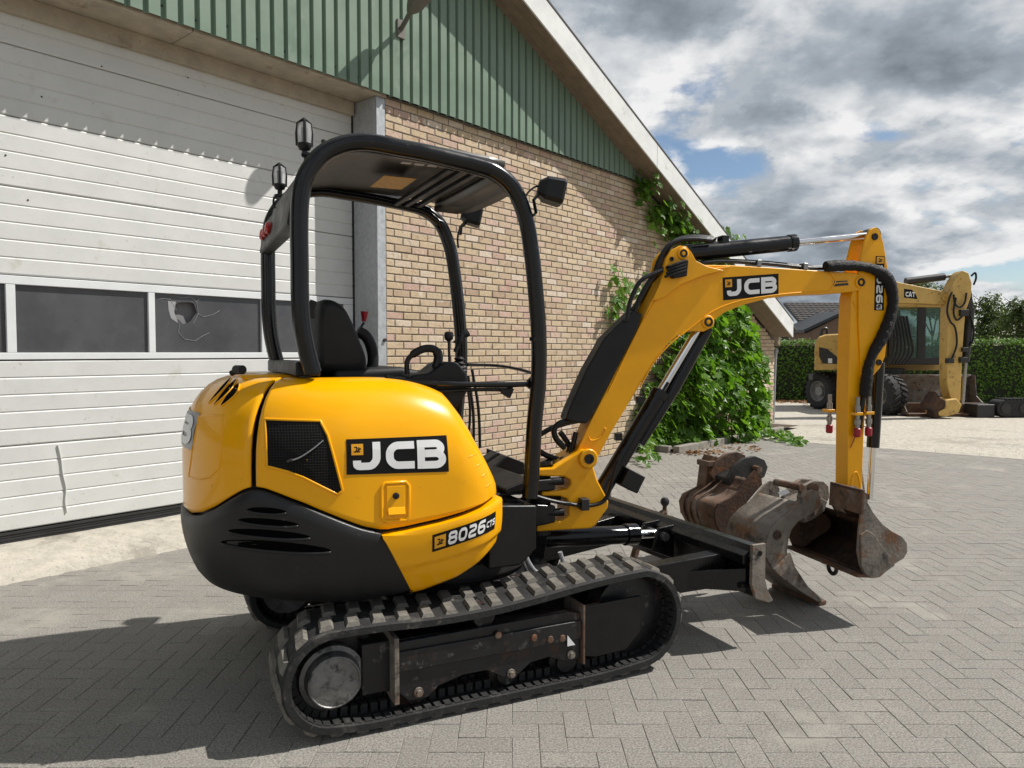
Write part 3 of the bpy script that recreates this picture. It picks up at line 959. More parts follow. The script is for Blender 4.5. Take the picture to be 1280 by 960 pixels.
def word(fn, text, u0, u1, v0, v1, w, lift, gapf, slant, name, mt, parent):
    n = len(text)
    cw = (u1 - u0) / (n + gapf * (n - 1))
    for i, ch in enumerate(text):
        a = u0 + i * cw * (1 + gapf)
        mb = MB()
        for k, path in enumerate(GLY[ch]):
            for qd in strokes(path, w):
                mb.add([fn(a + (p.x + slant * p.y) * cw, v0 + p.y * (v1 - v0), lift + 0.00012 * (k + 1)) for p in qd], [(0, 1, 2, 3)])
        mb.build(name, mt, parent, smooth=0)


def emblem(fn, u0, u1, v0, v1, lift, parent):
    a = MB(); flat(a, fn, rect(u0, u1, v0, v1, 2, 2), lift); d = a.build('emblem', M['decal_yellow'], parent, smooth=0)
    b = MB()
    mp_ = lambda u, v, l: fn(u0 + (u1 - u0) * u, v0 + (v1 - v0) * v, l)
    for path in ([(0.2, 0.3), (0.75, 0.3)], [(0.35, 0.3), (0.5, 0.62), (0.38, 0.75)], [(0.5, 0.3), (0.62, 0.55), (0.82, 0.55)], [(0.25, 0.7), (0.45, 0.72)], [(0.65, 0.4), (0.62, 0.7)]):
        for qd in strokes(path, 0.1):
            b.add([mp_(p.x, p.y, lift + 0.0004) for p in qd], [(0, 1, 2, 3)])
    b.build('emblem_mark', M['decal_black'], parent, smooth=0)


def bilinear(c4):
    """corners: lower-left, lower-right, upper-right, upper-left (x, z)"""
    def f(u, v):
        a = [c4[0][k] * (1 - u) + c4[1][k] * u for k in (0, 1)]
        b = [c4[3][k] * (1 - u) + c4[2][k] * u for k in (0, 1)]
        return a[0] * (1 - v) + b[0] * v, a[1] * (1 - v) + b[1] * v
    return f


# ---- engine cover surface
BW, BXC, BA, BE = 0.70, -0.60, 0.65, 2.3


def plan(t):
    if t >= 0:
        x = BXC + t
        y = -BW
        if x > -0.22:
            y += 1.5 * (x + 0.22) ** 2 + 2.5 * max(0, x + 0.1) ** 2
        return Vector((x, y))
    qa = -t / 2 * math.pi
    s, c = math.sin(qa), math.cos(qa)
    return Vector((BXC - BA * abs(s) ** (2 / BE), -BW * math.copysign(abs(c) ** (2 / BE), c)))


def inward(t):
    d = plan(t + 1e-3) - plan(t - 1e-3)
    d.normalize()
    return Vector((-d.y, d.x))


def tuck(z):
    return 0.09 * (max(0.0, 0.8 - z) / 0.3) ** 2


def side(t, z, off=0.0):
    p = plan(t) + inward(t) * (tuck(z) - off)
    return Vector((p.x, p.y, z))


def ztop(t):
    x = plan(t).x
    if t < 0 or x < -0.62:
        return 1.395
    u = (x + 0.62) / 0.635
    return 0.82 + 0.575 * max(0.0, 1 - min(1, u) ** 2.8) ** (1 / 2.5)


def column(t, zlo, off=0.0, rv=0.34, rh=0.24, nz=10, nr=9, top=0.34, nt=3):
    """points from zlo up the side, over the rounded shoulder and inward on the top"""
    zt = ztop(t)
    rv = min(rv, (zt - zlo) * 0.92)
    out = [side(t, zlo + (zt - rv - zlo) * i / nz, off) for i in range(nz)]
    n2 = inward(t)
    b = plan(t)
    for i in range(nr + 1):
        a = math.pi / 2 * i / nr
        z = zt - rv + rv * math.sin(a) ** 0.92
        ins = rh * (1 - math.cos(a) ** 0.92) - off * math.cos(a) + tuck(z)
        out.append(Vector((b.x + n2.x * ins, b.y + n2.y * ins, z + off * math.sin(a))))
    for i in range(1, nt + 1):
        ins = rh + top * i / nt
        out.append(Vector((b.x + n2.x * ins, b.y + n2.y * ins, zt + off - 0.002 * i)))
    return out


CWT = [(-2.0, 0.80), (-1.0, 0.812), (-0.9, 0.828), (-0.8, 0.826), (-0.7, 0.845), (-0.6, 0.882), (-0.5, 0.935), (-0.45, 0.96), (-0.4, 0.974), (-0.35, 0.967), (-0.3, 0.95), (-0.2, 0.91), (-0.1, 0.858), (-0.05, 0.83), (0.0, 0.80), (0.05, 0.786), (0.1, 0.782)]
cw_t = lambda t: interp(t, [a for a, b in CWT], [b for a, b in CWT])
LPT = [(0.05, 0.782), (0.15, 0.788), (0.3, 0.806), (0.4, 0.824), (0.5, 0.846), (0.55, 0.862), (0.6, 0.872)]
lp_t = lambda t: interp(t, [a for a, b in LPT], [b for a, b in LPT])
CWB = [(-2, 0.53), (-0.9, 0.525), (-0.6, 0.52), (-0.35, 0.515), (-0.15, 0.5), (0.0, 0.486), (0.15, 0.493), (0.25, 0.505), (0.4, 0.55), (0.5, 0.597), (0.55, 0.63), (0.6, 0.66)]
cw_b = lambda t: interp(t, [a for a, b in CWB], [b for a, b in CWB])
seam_t = -0.405

# dark inner body that shows in the gaps
core = MB()
ts = [-2.0 + 0.05 * i for i in range(53)]
core.grid([[side(t, cw_b(t) + 0.01, -0.03)] + column(t, 0.7, -0.035, top=0.42) for t in ts if t < 0.58])
core.build('body_core', M['black_plastic'], ex, smooth=60)

# side engine cover
tsh = [seam_t + 0.014 + (0.592 - seam_t - 0.014) * i / 60 for i in range(61)]
hood = MB()
rows = []
for t in tsh:
    zlo = (cw_t(t) if t < 0.1 else lp_t(t)) + 0.012
    rows.append(column(t, zlo, 0.0, top=0.12))
hood.grid(rows)
HV, HF = list(hood.v), list(hood.f)
bvh_hood = BVHTree.FromPolygons(HV, HF)
hood_o = hood.flip().build('engine_cover', M['yellow'], ex, smooth=60, thick=0.012)
# nose of the cover: closes the front towards the floor
nose = MB()
last = rows[-1]
nose.grid([last, [p + Vector((0.012, 0.10, -0.004)) for p in last], [p + Vector((0.0, 0.30, -0.01)) for p in last]])
nose.build('cover_nose', M['yellow'], ex, smooth=70)
# rear door
tsr = [-1.62 + (seam_t - 0.012 + 1.62) * i / 44 for i in range(45)]
rdoor = MB(); rows = []
for t in tsr:
    rows.append(column(t, cw_t(t) + 0.012, 0.0, top=0.14))
rdoor.grid(rows)
RV, RFc = list(rdoor.v), list(rdoor.f)
bvh_rear = BVHTree.FromPolygons(RV, RFc)
rear_o = rdoor.flip().build('rear_door', M['yellow'], ex, smooth=60, thick=0.012)
# far side closing panel
fs_ = MB(); rows = []
for i in range(16):
    x = -0.75 + i * 0.045
    zt = ztop(x - BXC)
    rows.append([Vector((x, BW - 0.03, 0.55)), Vector((x, BW, 0.8)), Vector((x, BW, zt - 0.3)), Vector((x, BW - 0.03, zt - 0.12)), Vector((x, BW - 0.12, zt - 0.02)), Vector((x, BW - 0.26, zt)), Vector((x, 0.2, zt))])
fs_.grid(rows)
fs_.build('left_cover', M['yellow'], ex, smooth=60, thick=0.012)
# top deck between the covers, below the seat
MB().prism([(-1.0, 1.3), (-0.3, 1.3), (-0.3, 1.385), (-1.0, 1.385)], -0.34, 0.42).build('top_deck', M['black_plastic'], ex, bevel=0.02)
dk = MB(); 
dk.grid([[Vector((x, y, 1.376 + 0.006 * math.cos(y * 2.5))) for y in (-0.30, -0.1, 0.1, 0.3)] for x in (-1.02, -0.93, -0.8)])
dk.build('rear_deck', M['yellow'], ex, smooth=60, thick=0.02)
# counterweight
cw = MB(); rows = []
tcs = [-2.0 + (0.205 + 2.0) * i / 100 for i in range(101)]
for t in tcs:
    zb, zt = cw_b(t), cw_t(min(t, 0.1))
    if t > 0.06:      # slanted front edge beside the lower side panel
        zt = min(zt, 0.785 - (t - 0.06) * 1.9)
        zt = max(zt, zb + 0.01)
    r_ = [side(t, zb, -0.09) - Vector((0, 0, 0.004)), side(t, zb, -0.03) - Vector((0, 0, 0.006)), side(t, zb + 0.012, 0.004)]
    r_ += [side(t, zb + 0.012 + (zt - zb - 0.024) * k / 9, 0.012) for k in range(1, 9)]
    r_ += [side(t, zt - 0.008, 0.010), side(t, zt, 0.001), side(t, zt + 0.001, -0.03)]
    rows.append(r_)
cw.grid(rows)
CV, CF = list(cw.v), list(cw.f)
bvh_cw = BVHTree.FromPolygons(CV, CF)
cw_o = cw.build('counterweight', M['cw'], ex, smooth=55)
MB().add([side(t, 0.5, -0.08) * 1.0 for t in tcs[::4]] + [Vector((0, 0, 0.5))], [(i, i + 1, 26) for i in range(25)]).build('body_floor', M['black_plastic'], ex)
# lower side panel
lp = MB(); rows = []
for i in range(41):
    t = 0.055 + (0.60 - 0.055) * i / 40
    zt = lp_t(t) - 0.006
    zb = max(cw_b(t) - 0.004, 0.79 - (t - 0.045) * 1.9 if t < 0.2 else 0)
    zb = min(zb, zt - 0.01)
    zs_ = lp_t(t) - 0.165
    def lz(f):
        z = zb + (zt - zb) * f
        k_ = min(1.0, max(0.0, (z - zs_ + 0.006) / 0.012))
        return side(t, z, 0.012 + 0.012 * k_)
    rows.append([side(t, zb, -0.03), side(t, zb, 0.004)] + [lz(0.04 + 0.9 * i_ / 26) for i_ in range(27)] + [side(t, zt - 0.003, 0.02), side(t, zt, 0.008), side(t, zt, -0.05)])
lp.grid(rows)
LV, LF = list(lp.v), list(lp.f)
bvh_lp = BVHTree.FromPolygons(LV, LF)
lp_o = lp.build('lower_side_panel', M['yellow'], ex, smooth=50)
lpn = MB(); last = rows[-1]
lpn.grid([last, [p + Vector((0.005, 0.12, 0)) for p in last]])
lpn.build('panel_nose', M['yellow'], ex, smooth=50)


def stick(bvh, x, z, lift, default=-0.7):
    h = bvh.ray_cast(Vector((x, -2.0, z)), Vector((0, 1, 0)))
    if h[0] is None:
        return Vector((x, default - lift, z))
    return h[0] + h[1] * (-1 if h[1].y > 0 else 1) * lift


def decal_on(bvh, px4, y=-0.71):
    c4 = [MF.at(p[0], p[1], y) for p in px4]
    bi = bilinear(c4)
    def fn(u, v, lift):
        x, z = bi(u, v)
        return stick(bvh, x, z, lift)
    return fn


# brand plate on the engine cover
fn = decal_on(bvh_hood, [(434, 594), (562, 590), (561, 545), (434, 550)])
a = MB(); flat(a, fn, rect(0, 1, 0, 1, 10, 3), 0.0022); plate = a.build('brand_decal', M['decal_black'], hood_o, smooth=60)
word(fn, 'JCB', 0.05, 0.965, 0.11, 0.90, 0.26, 0.0036, 0.08, 0.0, 'letter', M['white'], hood_o)
emblem(fn, 0.045, 0.155, 0.55, 0.86, 0.0042, hood_o)
# model plate on the lower panel
fn = decal_on(bvh_lp, [(540, 690), (622, 663), (624, 641), (539, 668)])
a = MB(); flat(a, fn, rect(0, 1, 0, 1, 8, 3), 0.0022); a.build('model_decal', M['decal_black'], lp_o, smooth=60)
word(fn, '8026', 0.22, 0.8, 0.12, 0.9, 0.22, 0.0036, 0.1, 0.08, 'letter', M['white'], lp_o)
word(fn, 'CTS', 0.82, 0.98, 0.3, 0.68, 0.22, 0.0036, 0.15, 0.08, 'letter', M['white'], lp_o)
emblem(fn, 0.03, 0.19, 0.16, 0.86, 0.004, lp_o)
# mesh grille
M['mesh'] = None
def mesh_mat():
    m = mat('black grille mesh', (0.005, 0.005, 0.005), 0.6, var=0.1, spec=0.15)
    t = m.node_tree; b = t.nodes['Principled BSDF']
    tc = N(t, 'ShaderNodeTexCoord')
    mp_ = N(t, 'ShaderNodeMapping', inputs={'Scale': (95, 0.001, 95)})
    L(t, tc.outputs['Object'], mp_.inputs[0])
    vo = N(t, 'ShaderNodeTexVoronoi', feature='DISTANCE_TO_EDGE', inputs={'Scale': 1.0, 'Randomness': 0.12})
    L(t, mp_.outputs[0], vo.inputs['Vector'])
    mr = N(t, 'ShaderNodeMapRange', inputs={1: 0.05, 2: 0.12, 3: 1.0, 4: 0.0})
    L(t, vo.outputs['Distance'], mr.inputs[0])
    mx = N(t, 'ShaderNodeMix', data_type='RGBA', inputs={'A': (0.002, 0.002, 0.002, 1), 'B': (0.02, 0.019, 0.018, 1)})
    L(t, mr.outputs[0], mx.inputs['Factor']); L(t, mx.outputs['Result'], b.inputs['Base Color'])
    bp = N(t, 'ShaderNodeBump', inputs={'Strength': 0.6, 'Distance': 0.004})
    L(t, mr.outputs[0], bp.inputs['Height']); L(t, bp.outputs[0], b.inputs['Normal'])
    return m
M['mesh'] = mesh_mat()
gp = [(337, 528), (402, 528), (410, 545), (427, 612), (421, 617), (380, 597), (362, 591), (338, 586)]
def sub(poly, n=5):
    o = []
    for i in range(len(poly)):
        a_, b_ = poly[i], poly[(i + 1) % len(poly)]
        for k in range(n):
            o.append((a_[0] + (b_[0] - a_[0]) * k / n, a_[1] + (b_[1] - a_[1]) * k / n))
    return o
gxz = [MF.at(p[0], p[1], -0.69) for p in sub(gp)]
cxm = sum(p[0] for p in gxz) / len(gxz); czm = sum(p[1] for p in gxz) / len(gxz)
gr = MB()
rings = [[stick(bvh_hood, cxm + (p[0] - cxm) * s, czm + (p[1] - czm) * s, 0.0025) for p in gxz] for s in (1.0, 0.8, 0.55, 0.3, 0.02)]
gr.grid(rings, closed=True)
gr.build('grille', M['mesh'], hood_o, smooth=60)
rim = MB().tube([stick(bvh_hood, cxm + (p[0] - cxm) * 1.02, czm + (p[1] - czm) * 1.02, 0.001) for p in gxz + gxz[:1]], 0.0055, 6, cap=False)
rim.build('grille_rim', M['yellow'], hood_o, smooth=80)
pp = [stick(bvh_hood, *MF.at(x, y, -0.69), 0.004) for x, y in [(365, 578), (378, 572), (392, 562), (405, 551)]]
MB().tube(catmull(pp, 4), 0.0055, 7, sq=0.5).build('coolant_pipe', M['decal_grey'], hood_o)
MB().tube([stick(bvh_hood, *MF.at(x, y, -0.69), 0.004) for x, y in [(362, 579), (368, 576)]], 0.013, 10, sq=0.5).build('pipe_clamp', M['darkmetal'], hood_o)
# latch in its recess
lc = [MF.at(p[0], p[1], -0.7) for p in [(477, 652), (511, 650), (511, 602), (477, 604)]]
bi = bilinear(lc)
fnl = lambda u, v, l: stick(bvh_hood, *bi(u, v), l)
rim = MB().tube([fnl(u, v, 0.0) for u, v in [(0.12, 0), (0.88, 0.0), (1, 0.1), (1, 0.9), (0.88, 1), (0.12, 1), (0, 0.9), (0, 0.1), (0.12, 0)]], 0.0075, 8, cap=False)
rim.build('latch_surround', M['yellow'], hood_o, smooth=80)
lat = MB()
P4 = [fnl(u, v, 0.006) for u, v in ((0.16, 0.24), (0.86, 0.24), (0.86, 0.92), (0.16, 0.92))]
lat.add(P4 + [p + Vector((0, 0.03, 0)) for p in P4], [(0, 1, 2, 3), (0, 4, 5, 1), (1, 5, 6, 2), (2, 6, 7, 3), (3, 7, 4, 0)])
lat = lat.build('latch_plate', M['yellow'], hood_o, bevel=0.003)
P4 = [fnl(u, v, l) for u, v, l in ((0.2, 0.18, 0.02), (0.84, 0.18, 0.02), (0.84, 0.36, 0.008), (0.2, 0.36, 0.008))]
MB().add(P4 + [p + Vector((0, 0.03, 0)) for p in P4], [(0, 1, 2, 3), (0, 4, 5, 1), (1, 5, 6, 2), (2, 6, 7, 3), (3, 7, 4, 0)]).build('latch_handle', M['yellow'], hood_o, bevel=0.003)
c_ = fnl(0.5, 0.66, 0.006)
MB().lathe([(0.013, 0), (0.013, -0.008), (0.008, -0.01)], c_, (0, 1, 0), 14).build('key_barrel', M['black_plastic'], hood_o)
# soft folds pressed into the nose of the cover
# vents of the counterweight
for k, (px0, px1, py, hh, tilt) in enumerate([(309, 358, 638.5, 4.2, 3), (298, 373, 653.0, 4.6, 6), (285, 388, 667.5, 5.2, 8), (276, 414, 683.0, 6.4, 11)]):
    outl = []
    for i in range(24):
        f = i / 24 * 2 * math.pi
        x = (px0 + px1) / 2 + (px1 - px0) / 2 * math.cos(f)
        y = py + hh * math.sin(f) * (0.9 if math.sin(f) > 0 else 1.0) + tilt * 0.5 * math.cos(f)
        outl.append((x, y))
    def vp(x, y, l):
        # find the point of the counterweight on this sight line through a vertical scan
        o_ = ex_inv @ CAM
        d_ = (ex_inv.to_3x3() @ ray(x, y)).normalized()
        h = bvh_cw.ray_cast(o_, d_)
        nn = h[1] if h[1].dot(d_) < 0 else -h[1]
        return h[0] + nn * l
    ex_inv = MF.matrix().inverted()
    cx_, cy_ = (px0 + px1) / 2, py
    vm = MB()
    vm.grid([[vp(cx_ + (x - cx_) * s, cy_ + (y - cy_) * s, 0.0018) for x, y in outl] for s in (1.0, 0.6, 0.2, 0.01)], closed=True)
    vm.build('vent_slot', M['vent_shade'], cw_o, smooth=60)
    lip = [vp(x, y + 0.8, 0.0015) for x, y in outl[0:13]]
    MB().tube(lip, [0.001] + [0.0062] * 11 + [0.001], 7).build('vent_lip', M['cw'], cw_o, smooth=80)
def on_rear(x, y, l, bv=None):
    h = (bv or bvh_rear).ray_cast(ex_inv @ CAM, (ex_inv.to_3x3() @ ray(x, y)).normalized())
    if h[0] is None:
        return None
    nn = h[1] if h[1].dot(ray(x, y)) < 0 else -h[1]
    d_ = ex_inv.to_3x3() @ ray(x, y)
    nn = h[1] if h[1].dot(d_) < 0 else -h[1]
    return h[0] + nn * l
# claw-shaped vents of the rear door
for (bx, by, tx, ty, wd) in [(277, 507, 299, 480, 4.2), (268, 506, 296, 474, 3.0), (261, 504, 290, 471, 2.2), (256, 502, 283, 469, 1.5)]:
    L1_, L2_ = [], []
    for i in range(9):
        f = i / 8
        x = bx + (tx - bx) * f; y = by + (ty - by) * f
        bow = 4.5 * math.sin(f * math.pi)
        nx, ny = -(ty - by), (tx - bx)
        l_ = math.hypot(nx, ny); nx, ny = nx / l_, ny / l_
        wv = wd * math.sin(math.pi * (0.08 + 0.84 * f))
        L1_.append(on_rear(x - nx * bow * -1 + nx * wv, y + ny * bow * -1 * -1 * -1 + ny * wv, 0.002))
        L2_.append(on_rear(x - nx * bow * -1 - nx * wv, y + ny * bow * -1 * -1 * -1 - ny * wv, 0.002))
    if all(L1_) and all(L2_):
        MB().grid([L1_, L2_]).build('claw_vent', M['vent_shade'], rear_o, smooth=60)
        MB().tube(L1_, 0.0035, 6).build('claw_rim', M['yellow'], rear_o, smooth=80)
for (x0, y0, x1, y1) in [(583, 573, 604, 563), (593, 585, 610, 573), (600, 598, 614, 587), (606, 610, 616, 603)]:
    pts_ = [on_rear(x0 + (x1 - x0) * f, y0 + (y1 - y0) * f, -0.0022, bvh_hood) for f in (0, 0.2, 0.4, 0.6, 0.8, 1)]
    pts_ = [p for p in pts_ if p is not None]
    if len(pts_) > 2:
        MB().tube(pts_, [0.001] + [0.0042] * (len(pts_) - 2) + [0.003], 6).build('pressed_fold', M['yellow'], hood_o, smooth=80)
# raised frame pressed on the rear door
fr = [(249, 520), (279, 519), (277, 560), (274, 585), (262, 597), (247, 599), (236, 596), (240, 565), (249, 520)]
pts = [on_rear(x, y, -0.001) for x, y in sub(fr[:-1], 4)]
pts = [p for p in pts if p]
MB().tube(pts + pts[:1], 0.0045, 6, cap=False).build('pressed_frame', M['yellow'], rear_o, smooth=80)
# brand plate across the tail
def fnt(u, v, lift):
    t = -1.48 + (-0.78 + 1.48) * u
    z = 1.10 + (1.25 - 1.10) * v
    a_ = math.asin(min(1.0, max(0.0, (z - 1.055) / 0.34)) ** (1 / 0.92))
    ins_ = 0.24 * (1 - math.cos(a_) ** 0.92)
    return side(t, z, lift - ins_)
a = MB(); flat(a, fnt, rect(0, 1, 0, 1, 14, 2), 0.004); a.build('tail_decal', M['decal_grey'], rear_o, smooth=60)
word(fnt, 'JCB', 0.05, 0.96, 0.1, 0.9, 0.26, 0.0056, 0.08, 0.0, 'letter', M['white'], rear_o)
# hinge roller on the seam
hp = MF.p3(299, 461, -0.42)
hg = MB().tube([hp + Vector((-0.012, 0.022, -0.004)), hp + Vector((0.012, -0.022, -0.004))], 0.019, 12)
hg.tube([hp + Vector((-0.03, 0.03, -0.02)), hp + Vector((-0.006, 0.012, -0.006))], 0.012, 8)
hg.build('hinge', M['black_plastic'], ex, bevel=0.003)

# ---- running gear
ZB = 0.017


def track_path():
    """outer belt line (x, z) without lugs"""
    pts = []
    rc, zc, rr = -0.735, 0.232, 0.205
    fc, zf, rf = 0.665, 0.262, 0.232
    for i in range(13):          # rear sprocket from bottom over the back to the top
        a = -math.pi / 2 - math.pi * i / 12
        pts.append(Vector((rc + rr * math.cos(a), 0, zc + rr * math.sin(a))))
    for x, z in [(-0.55, 0.435), (-0.35, 0.425), (-0.1, 0.428), (0.15, 0.45), (0.4, 0.478)]:
        pts.append(Vector((x, 0, z)))
    for i in range(13):
        a = math.pi / 2 - math.pi * i / 12
        pts.append(Vector((fc + rf * math.cos(a), 0, zf + rf * math.sin(a))))
    for x in (0.45, 0.2, -0.1, -0.4, -0.6):
        pts.append(Vector((x, 0, ZB - 0.002)))
    return catmull(pts, 5, closed=True)


TP = track_path()
cum = [0.0]
for i in range(len(TP)):
    cum.append(cum[-1] + (TP[(i + 1) % len(TP)] - TP[i]).length)
TL = cum[-1]


def track_at(s):
    s %= TL
    lo_, hi_ = 0, len(TP)
    while hi_ - lo_ > 1:
        m_ = (lo_ + hi_) // 2
        if cum[m_] <= s: lo_ = m_
        else: hi_ = m_
    a_, b_ = TP[lo_], TP[(lo_ + 1) % len(TP)]
    p = a_.lerp(b_, (s - cum[lo_]) / max(1e-9, cum[lo_ + 1] - cum[lo_]))
    a2, b2 = TP[(lo_ - 2) % len(TP)], TP[(lo_ + 3) % len(TP)]
    tan = (b2 - a2).normalized()
    return p, tan


TW = 0.30
NL = 41
lug_geo = MB()
# tread block: chevron slanted bar, base on z=0
sl = 0.016
vs = [(-0.030, -0.058, 0), (0.026, -0.058, 0), (0.026 + sl, 0.058, 0), (-0.030 + sl, 0.058, 0), (-0.021, -0.052, 0.015), (0.017, -0.052, 0.015), (0.017 + sl, 0.052, 0.015), (-0.021 + sl, 0.052, 0.015)]
lug_geo.add(vs, [(4, 5, 6, 7), (0, 1, 5, 4), (1, 2, 6, 5), (2, 3, 7, 6), (3, 0, 4, 7)])
lug_me = None


def make_track(yc, detail):
    root = MB()
    P = []
    n = 150
    for i in range(n):
        s = TL * i / n
        p, tan = track_at(s)
        nrm = Vector((-tan.z, 0, tan.x))            # outward for this winding?
        if nrm.dot(p - Vector((0, 0, 0.24))) < 0 and abs(p.x) > 0.75: nrm = -nrm
        if abs(p.x) <= 0.75: nrm = Vector((nrm.x, 0, abs(nrm.z) * (1 if p.z > 0.24 else -1))).normalized()
        P.append((p, nrm))
    prof = [(-TW / 2, 0.0), (-TW / 2 + 0.012, 0.006), (TW / 2 - 0.012, 0.006), (TW / 2, 0.0), (TW / 2, -0.026), (TW / 2 - 0.022, -0.03), (TW / 2 - 0.03, -0.022), (-TW / 2 + 0.03, -0.022), (-TW / 2 + 0.022, -0.03), (-TW / 2, -0.026)]
    rows = [[Vector((p.x, yc + y, p.z)) + nr * (h - 0.006) for (y, h) in prof] for p, nr in P]
    rows.append(rows[0])
    root.grid(rows, closed=True)
    belt = root.build('rubber_track', M['rubber'], ex, smooth=50)
    global lug_me
    for i in range(NL):
        for row in (0, 1):
            s = TL * (i + 0.5 * row) / NL
            p, tan = track_at(s)
            nrm = Vector((-tan.z, 0, tan.x))
            if nrm.dot(p - Vector((max(-0.7, min(0.66, p.x)), 0, 0.24))) < 0: nrm = -nrm
            yy = Vector((0, 1, 0)) * (1 if row == 0 else -1)
            xx = yy.cross(nrm).normalized()
            Mx = Matrix((( xx.x, yy.x, nrm.x, p.x), (xx.y, yy.y, nrm.y, yc + (-0.076 if row == 0 else 0.076)), (xx.z, yy.z, nrm.z, p.z), (0, 0, 0, 1)))
            if lug_me is None:
                o = lug_geo.build('tread_block', M['lug'], belt, smooth=0)
                lug_me = o
                o.matrix_local = Mx
            else:
                o = inst(lug_me, belt, M=Mx)
    # inner guide teeth of the belt
    tm = MB()
    for i in range(100):
        p, tan = track_at(TL * i / 100)
        nrm = Vector((-tan.z, 0, tan.x))
        if nrm.dot(p - Vector((max(-0.7, min(0.66, p.x)), 0, 0.24))) < 0: nrm = -nrm
        for y0, y1, h in ((-TW / 2 + 0.012, -TW / 2 + 0.06, 0.018), (-0.05, -0.02, 0.045), (0.02, 0.05, 0.045), (TW / 2 - 0.06, TW / 2 - 0.012, 0.018)):
            yy = Vector((0, 1, 0)); xx = yy.cross(nrm)
            Mx = Matrix(((xx.x, yy.x, nrm.x, p.x), (0, 1, 0, yc), (xx.z, yy.z, nrm.z, p.z), (0, 0, 0, 1)))
            tm.box(-0.014, 0.014, y0, y1, -0.02 - h, -0.0195, Mx)
    tag(tm.build('guide_teeth', M['rubber'], belt), kind='stuff')
    sgn = -1 if yc < 0 else 1
    yo = yc + sgn * (TW / 2 - 0.035)         # outer face of the track frame
    # drive hub
    hub = MB().lathe([(0.128, -0.16), (0.128, -0.05), (0.11, -0.045), (0.106, -0.01), (0.102, 0.0), (0.097, 0.002), (0.094, -0.002), (0.02, 0.003), (0.0, 0.003)], (-0.735, yo - sgn * 0.01, 0.215), (0, sgn, 0), 32)
    hub.build('drive_hub', M['hub'], ex, smooth=35)
    sp = MB().lathe([(0.168, -0.03), (0.168, 0.0), (0.12, 0.0)], (-0.735, yo - sgn * 0.11, 0.232), (0, sgn, 0), 24)
    for k in range(14):
        an = 2 * math.pi * k / 14
        sp.box(-0.018, 0.018, -0.015, 0.015, 0.15, 0.195, Matrix.Translation((-0.735, yo - sgn * 0.125, 0.232)) @ Matrix.Rotation(an, 4, 'Y'))
    sp.build('sprocket', M['frame'], ex, smooth=35)
    # front idler
    MB().lathe([(0.19, -0.05), (0.19, 0.05), (0.17, 0.055), (0.06, 0.055), (0.06, 0.08), (0, 0.08)], (0.665, yc, 0.262), (0, sgn, 0), 28).build('idler', M['frame'], ex, smooth=35)
    # frame beam with scalloped lower edge
    fp = MF if sgn < 0 else None
    pl = [(-0.49, 0.135), (-0.44, 0.085), (-0.36, 0.085), (-0.31, 0.125), (-0.2, 0.15), (-0.1, 0.15), (-0.02, 0.105), (0.05, 0.105), (0.11, 0.145), (0.2, 0.155), (0.27, 0.125), (0.36, 0.12), (0.36, 0.33), (0.3, 0.345), (-0.1, 0.34), (-0.49, 0.335)]
    fb = MB().prism(pl, yo - 0.0 if sgn > 0 else yo, yo - sgn * 0.03)
    fb.prism([(-0.49, 0.215), (0.36, 0.215), (0.36, 0.30), (-0.49, 0.30)], yo + sgn * 0.012, yo - sgn * 0.2)
    fb.box(-0.62, -0.3, min(yo - sgn * 0.05, yo - sgn * 0.2), max(yo - sgn * 0.05, yo - sgn * 0.2), 0.12, 0.33)
    tf = fb.build('track_frame', M['frame'], ex, bevel=0.006)
    rbp = MB()
    rbp.box(-0.505, -0.485, min(yo + sgn * 0.02, yo - sgn * 0.16), max(yo + sgn * 0.02, yo - sgn * 0.16), 0.09, 0.36)
    rbp.build('end_plate', M['rust2'], tf, bevel=0.003)
    MB().box(0.361, 0.373, min(yo + sgn * 0.02, yo - sgn * 0.16), max(yo + sgn * 0.02, yo - sgn * 0.16), 0.10, 0.37).build('end_plate', M['rust'], tf, bevel=0.003)
    gd = MB().prism([(0.38, 0.13), (0.44, 0.118), (0.60, 0.125), (0.68, 0.2), (0.68, 0.365), (0.38, 0.36)], yo + sgn * 0.008, yo - sgn * 0.012)
    gd.build('idler_guard', M['black'], tf, bevel=0.004)
    for bx in (-0.40, 0.015, 0.31):
        MB().lathe([(0.02, 0), (0.02, 0.008), (0.012, 0.008), (0.012, 0.02), (0, 0.02)], (bx, yo + sgn * 0.0, 0.118 if bx < 0.2 else 0.15), (0, sgn, 0), 10).build('roller_bolt', M['rust2'], tf)
    for bx, bz in ((0.2, 0.24), (0.26, 0.235), (-0.05, 0.3), (0.12, 0.26)):
        MB().lathe([(0.016, 0), (0.014, 0.006), (0, 0.007)], (bx, yo + sgn * 0.012, bz), (0, sgn, 0), 10).build('cover_bolt', M['rust'], tf)
    for bx in (-0.4, 0.015, 0.31):
        MB().lathe([(0.055, -0.12), (0.075, -0.1), (0.075, -0.03), (0.05, -0.02), (0.05, 0.0)], (bx, yo - sgn * 0.035, 0.105), (0, sgn, 0), 18).build('roller', M['frame'], tf)
    MB().lathe([(0.05, -0.16), (0.05, 0.0)], (-0.1, yo - sgn * 0.02, 0.38), (0, sgn, 0), 16).build('top_roller', M['frame'], tf)
    if sgn < 0:
        MB().add([(0.285, yo - 0.0135, 0.195), (0.325, yo - 0.0135, 0.195), (0.285, yo - 0.0135, 0.245)], [(0, 1, 2)]).build('warning_sticker', M['white'], tf, smooth=0)
    return belt


make_track(-0.75 + TW / 2, True)
make_track(0.75 - TW / 2, False)
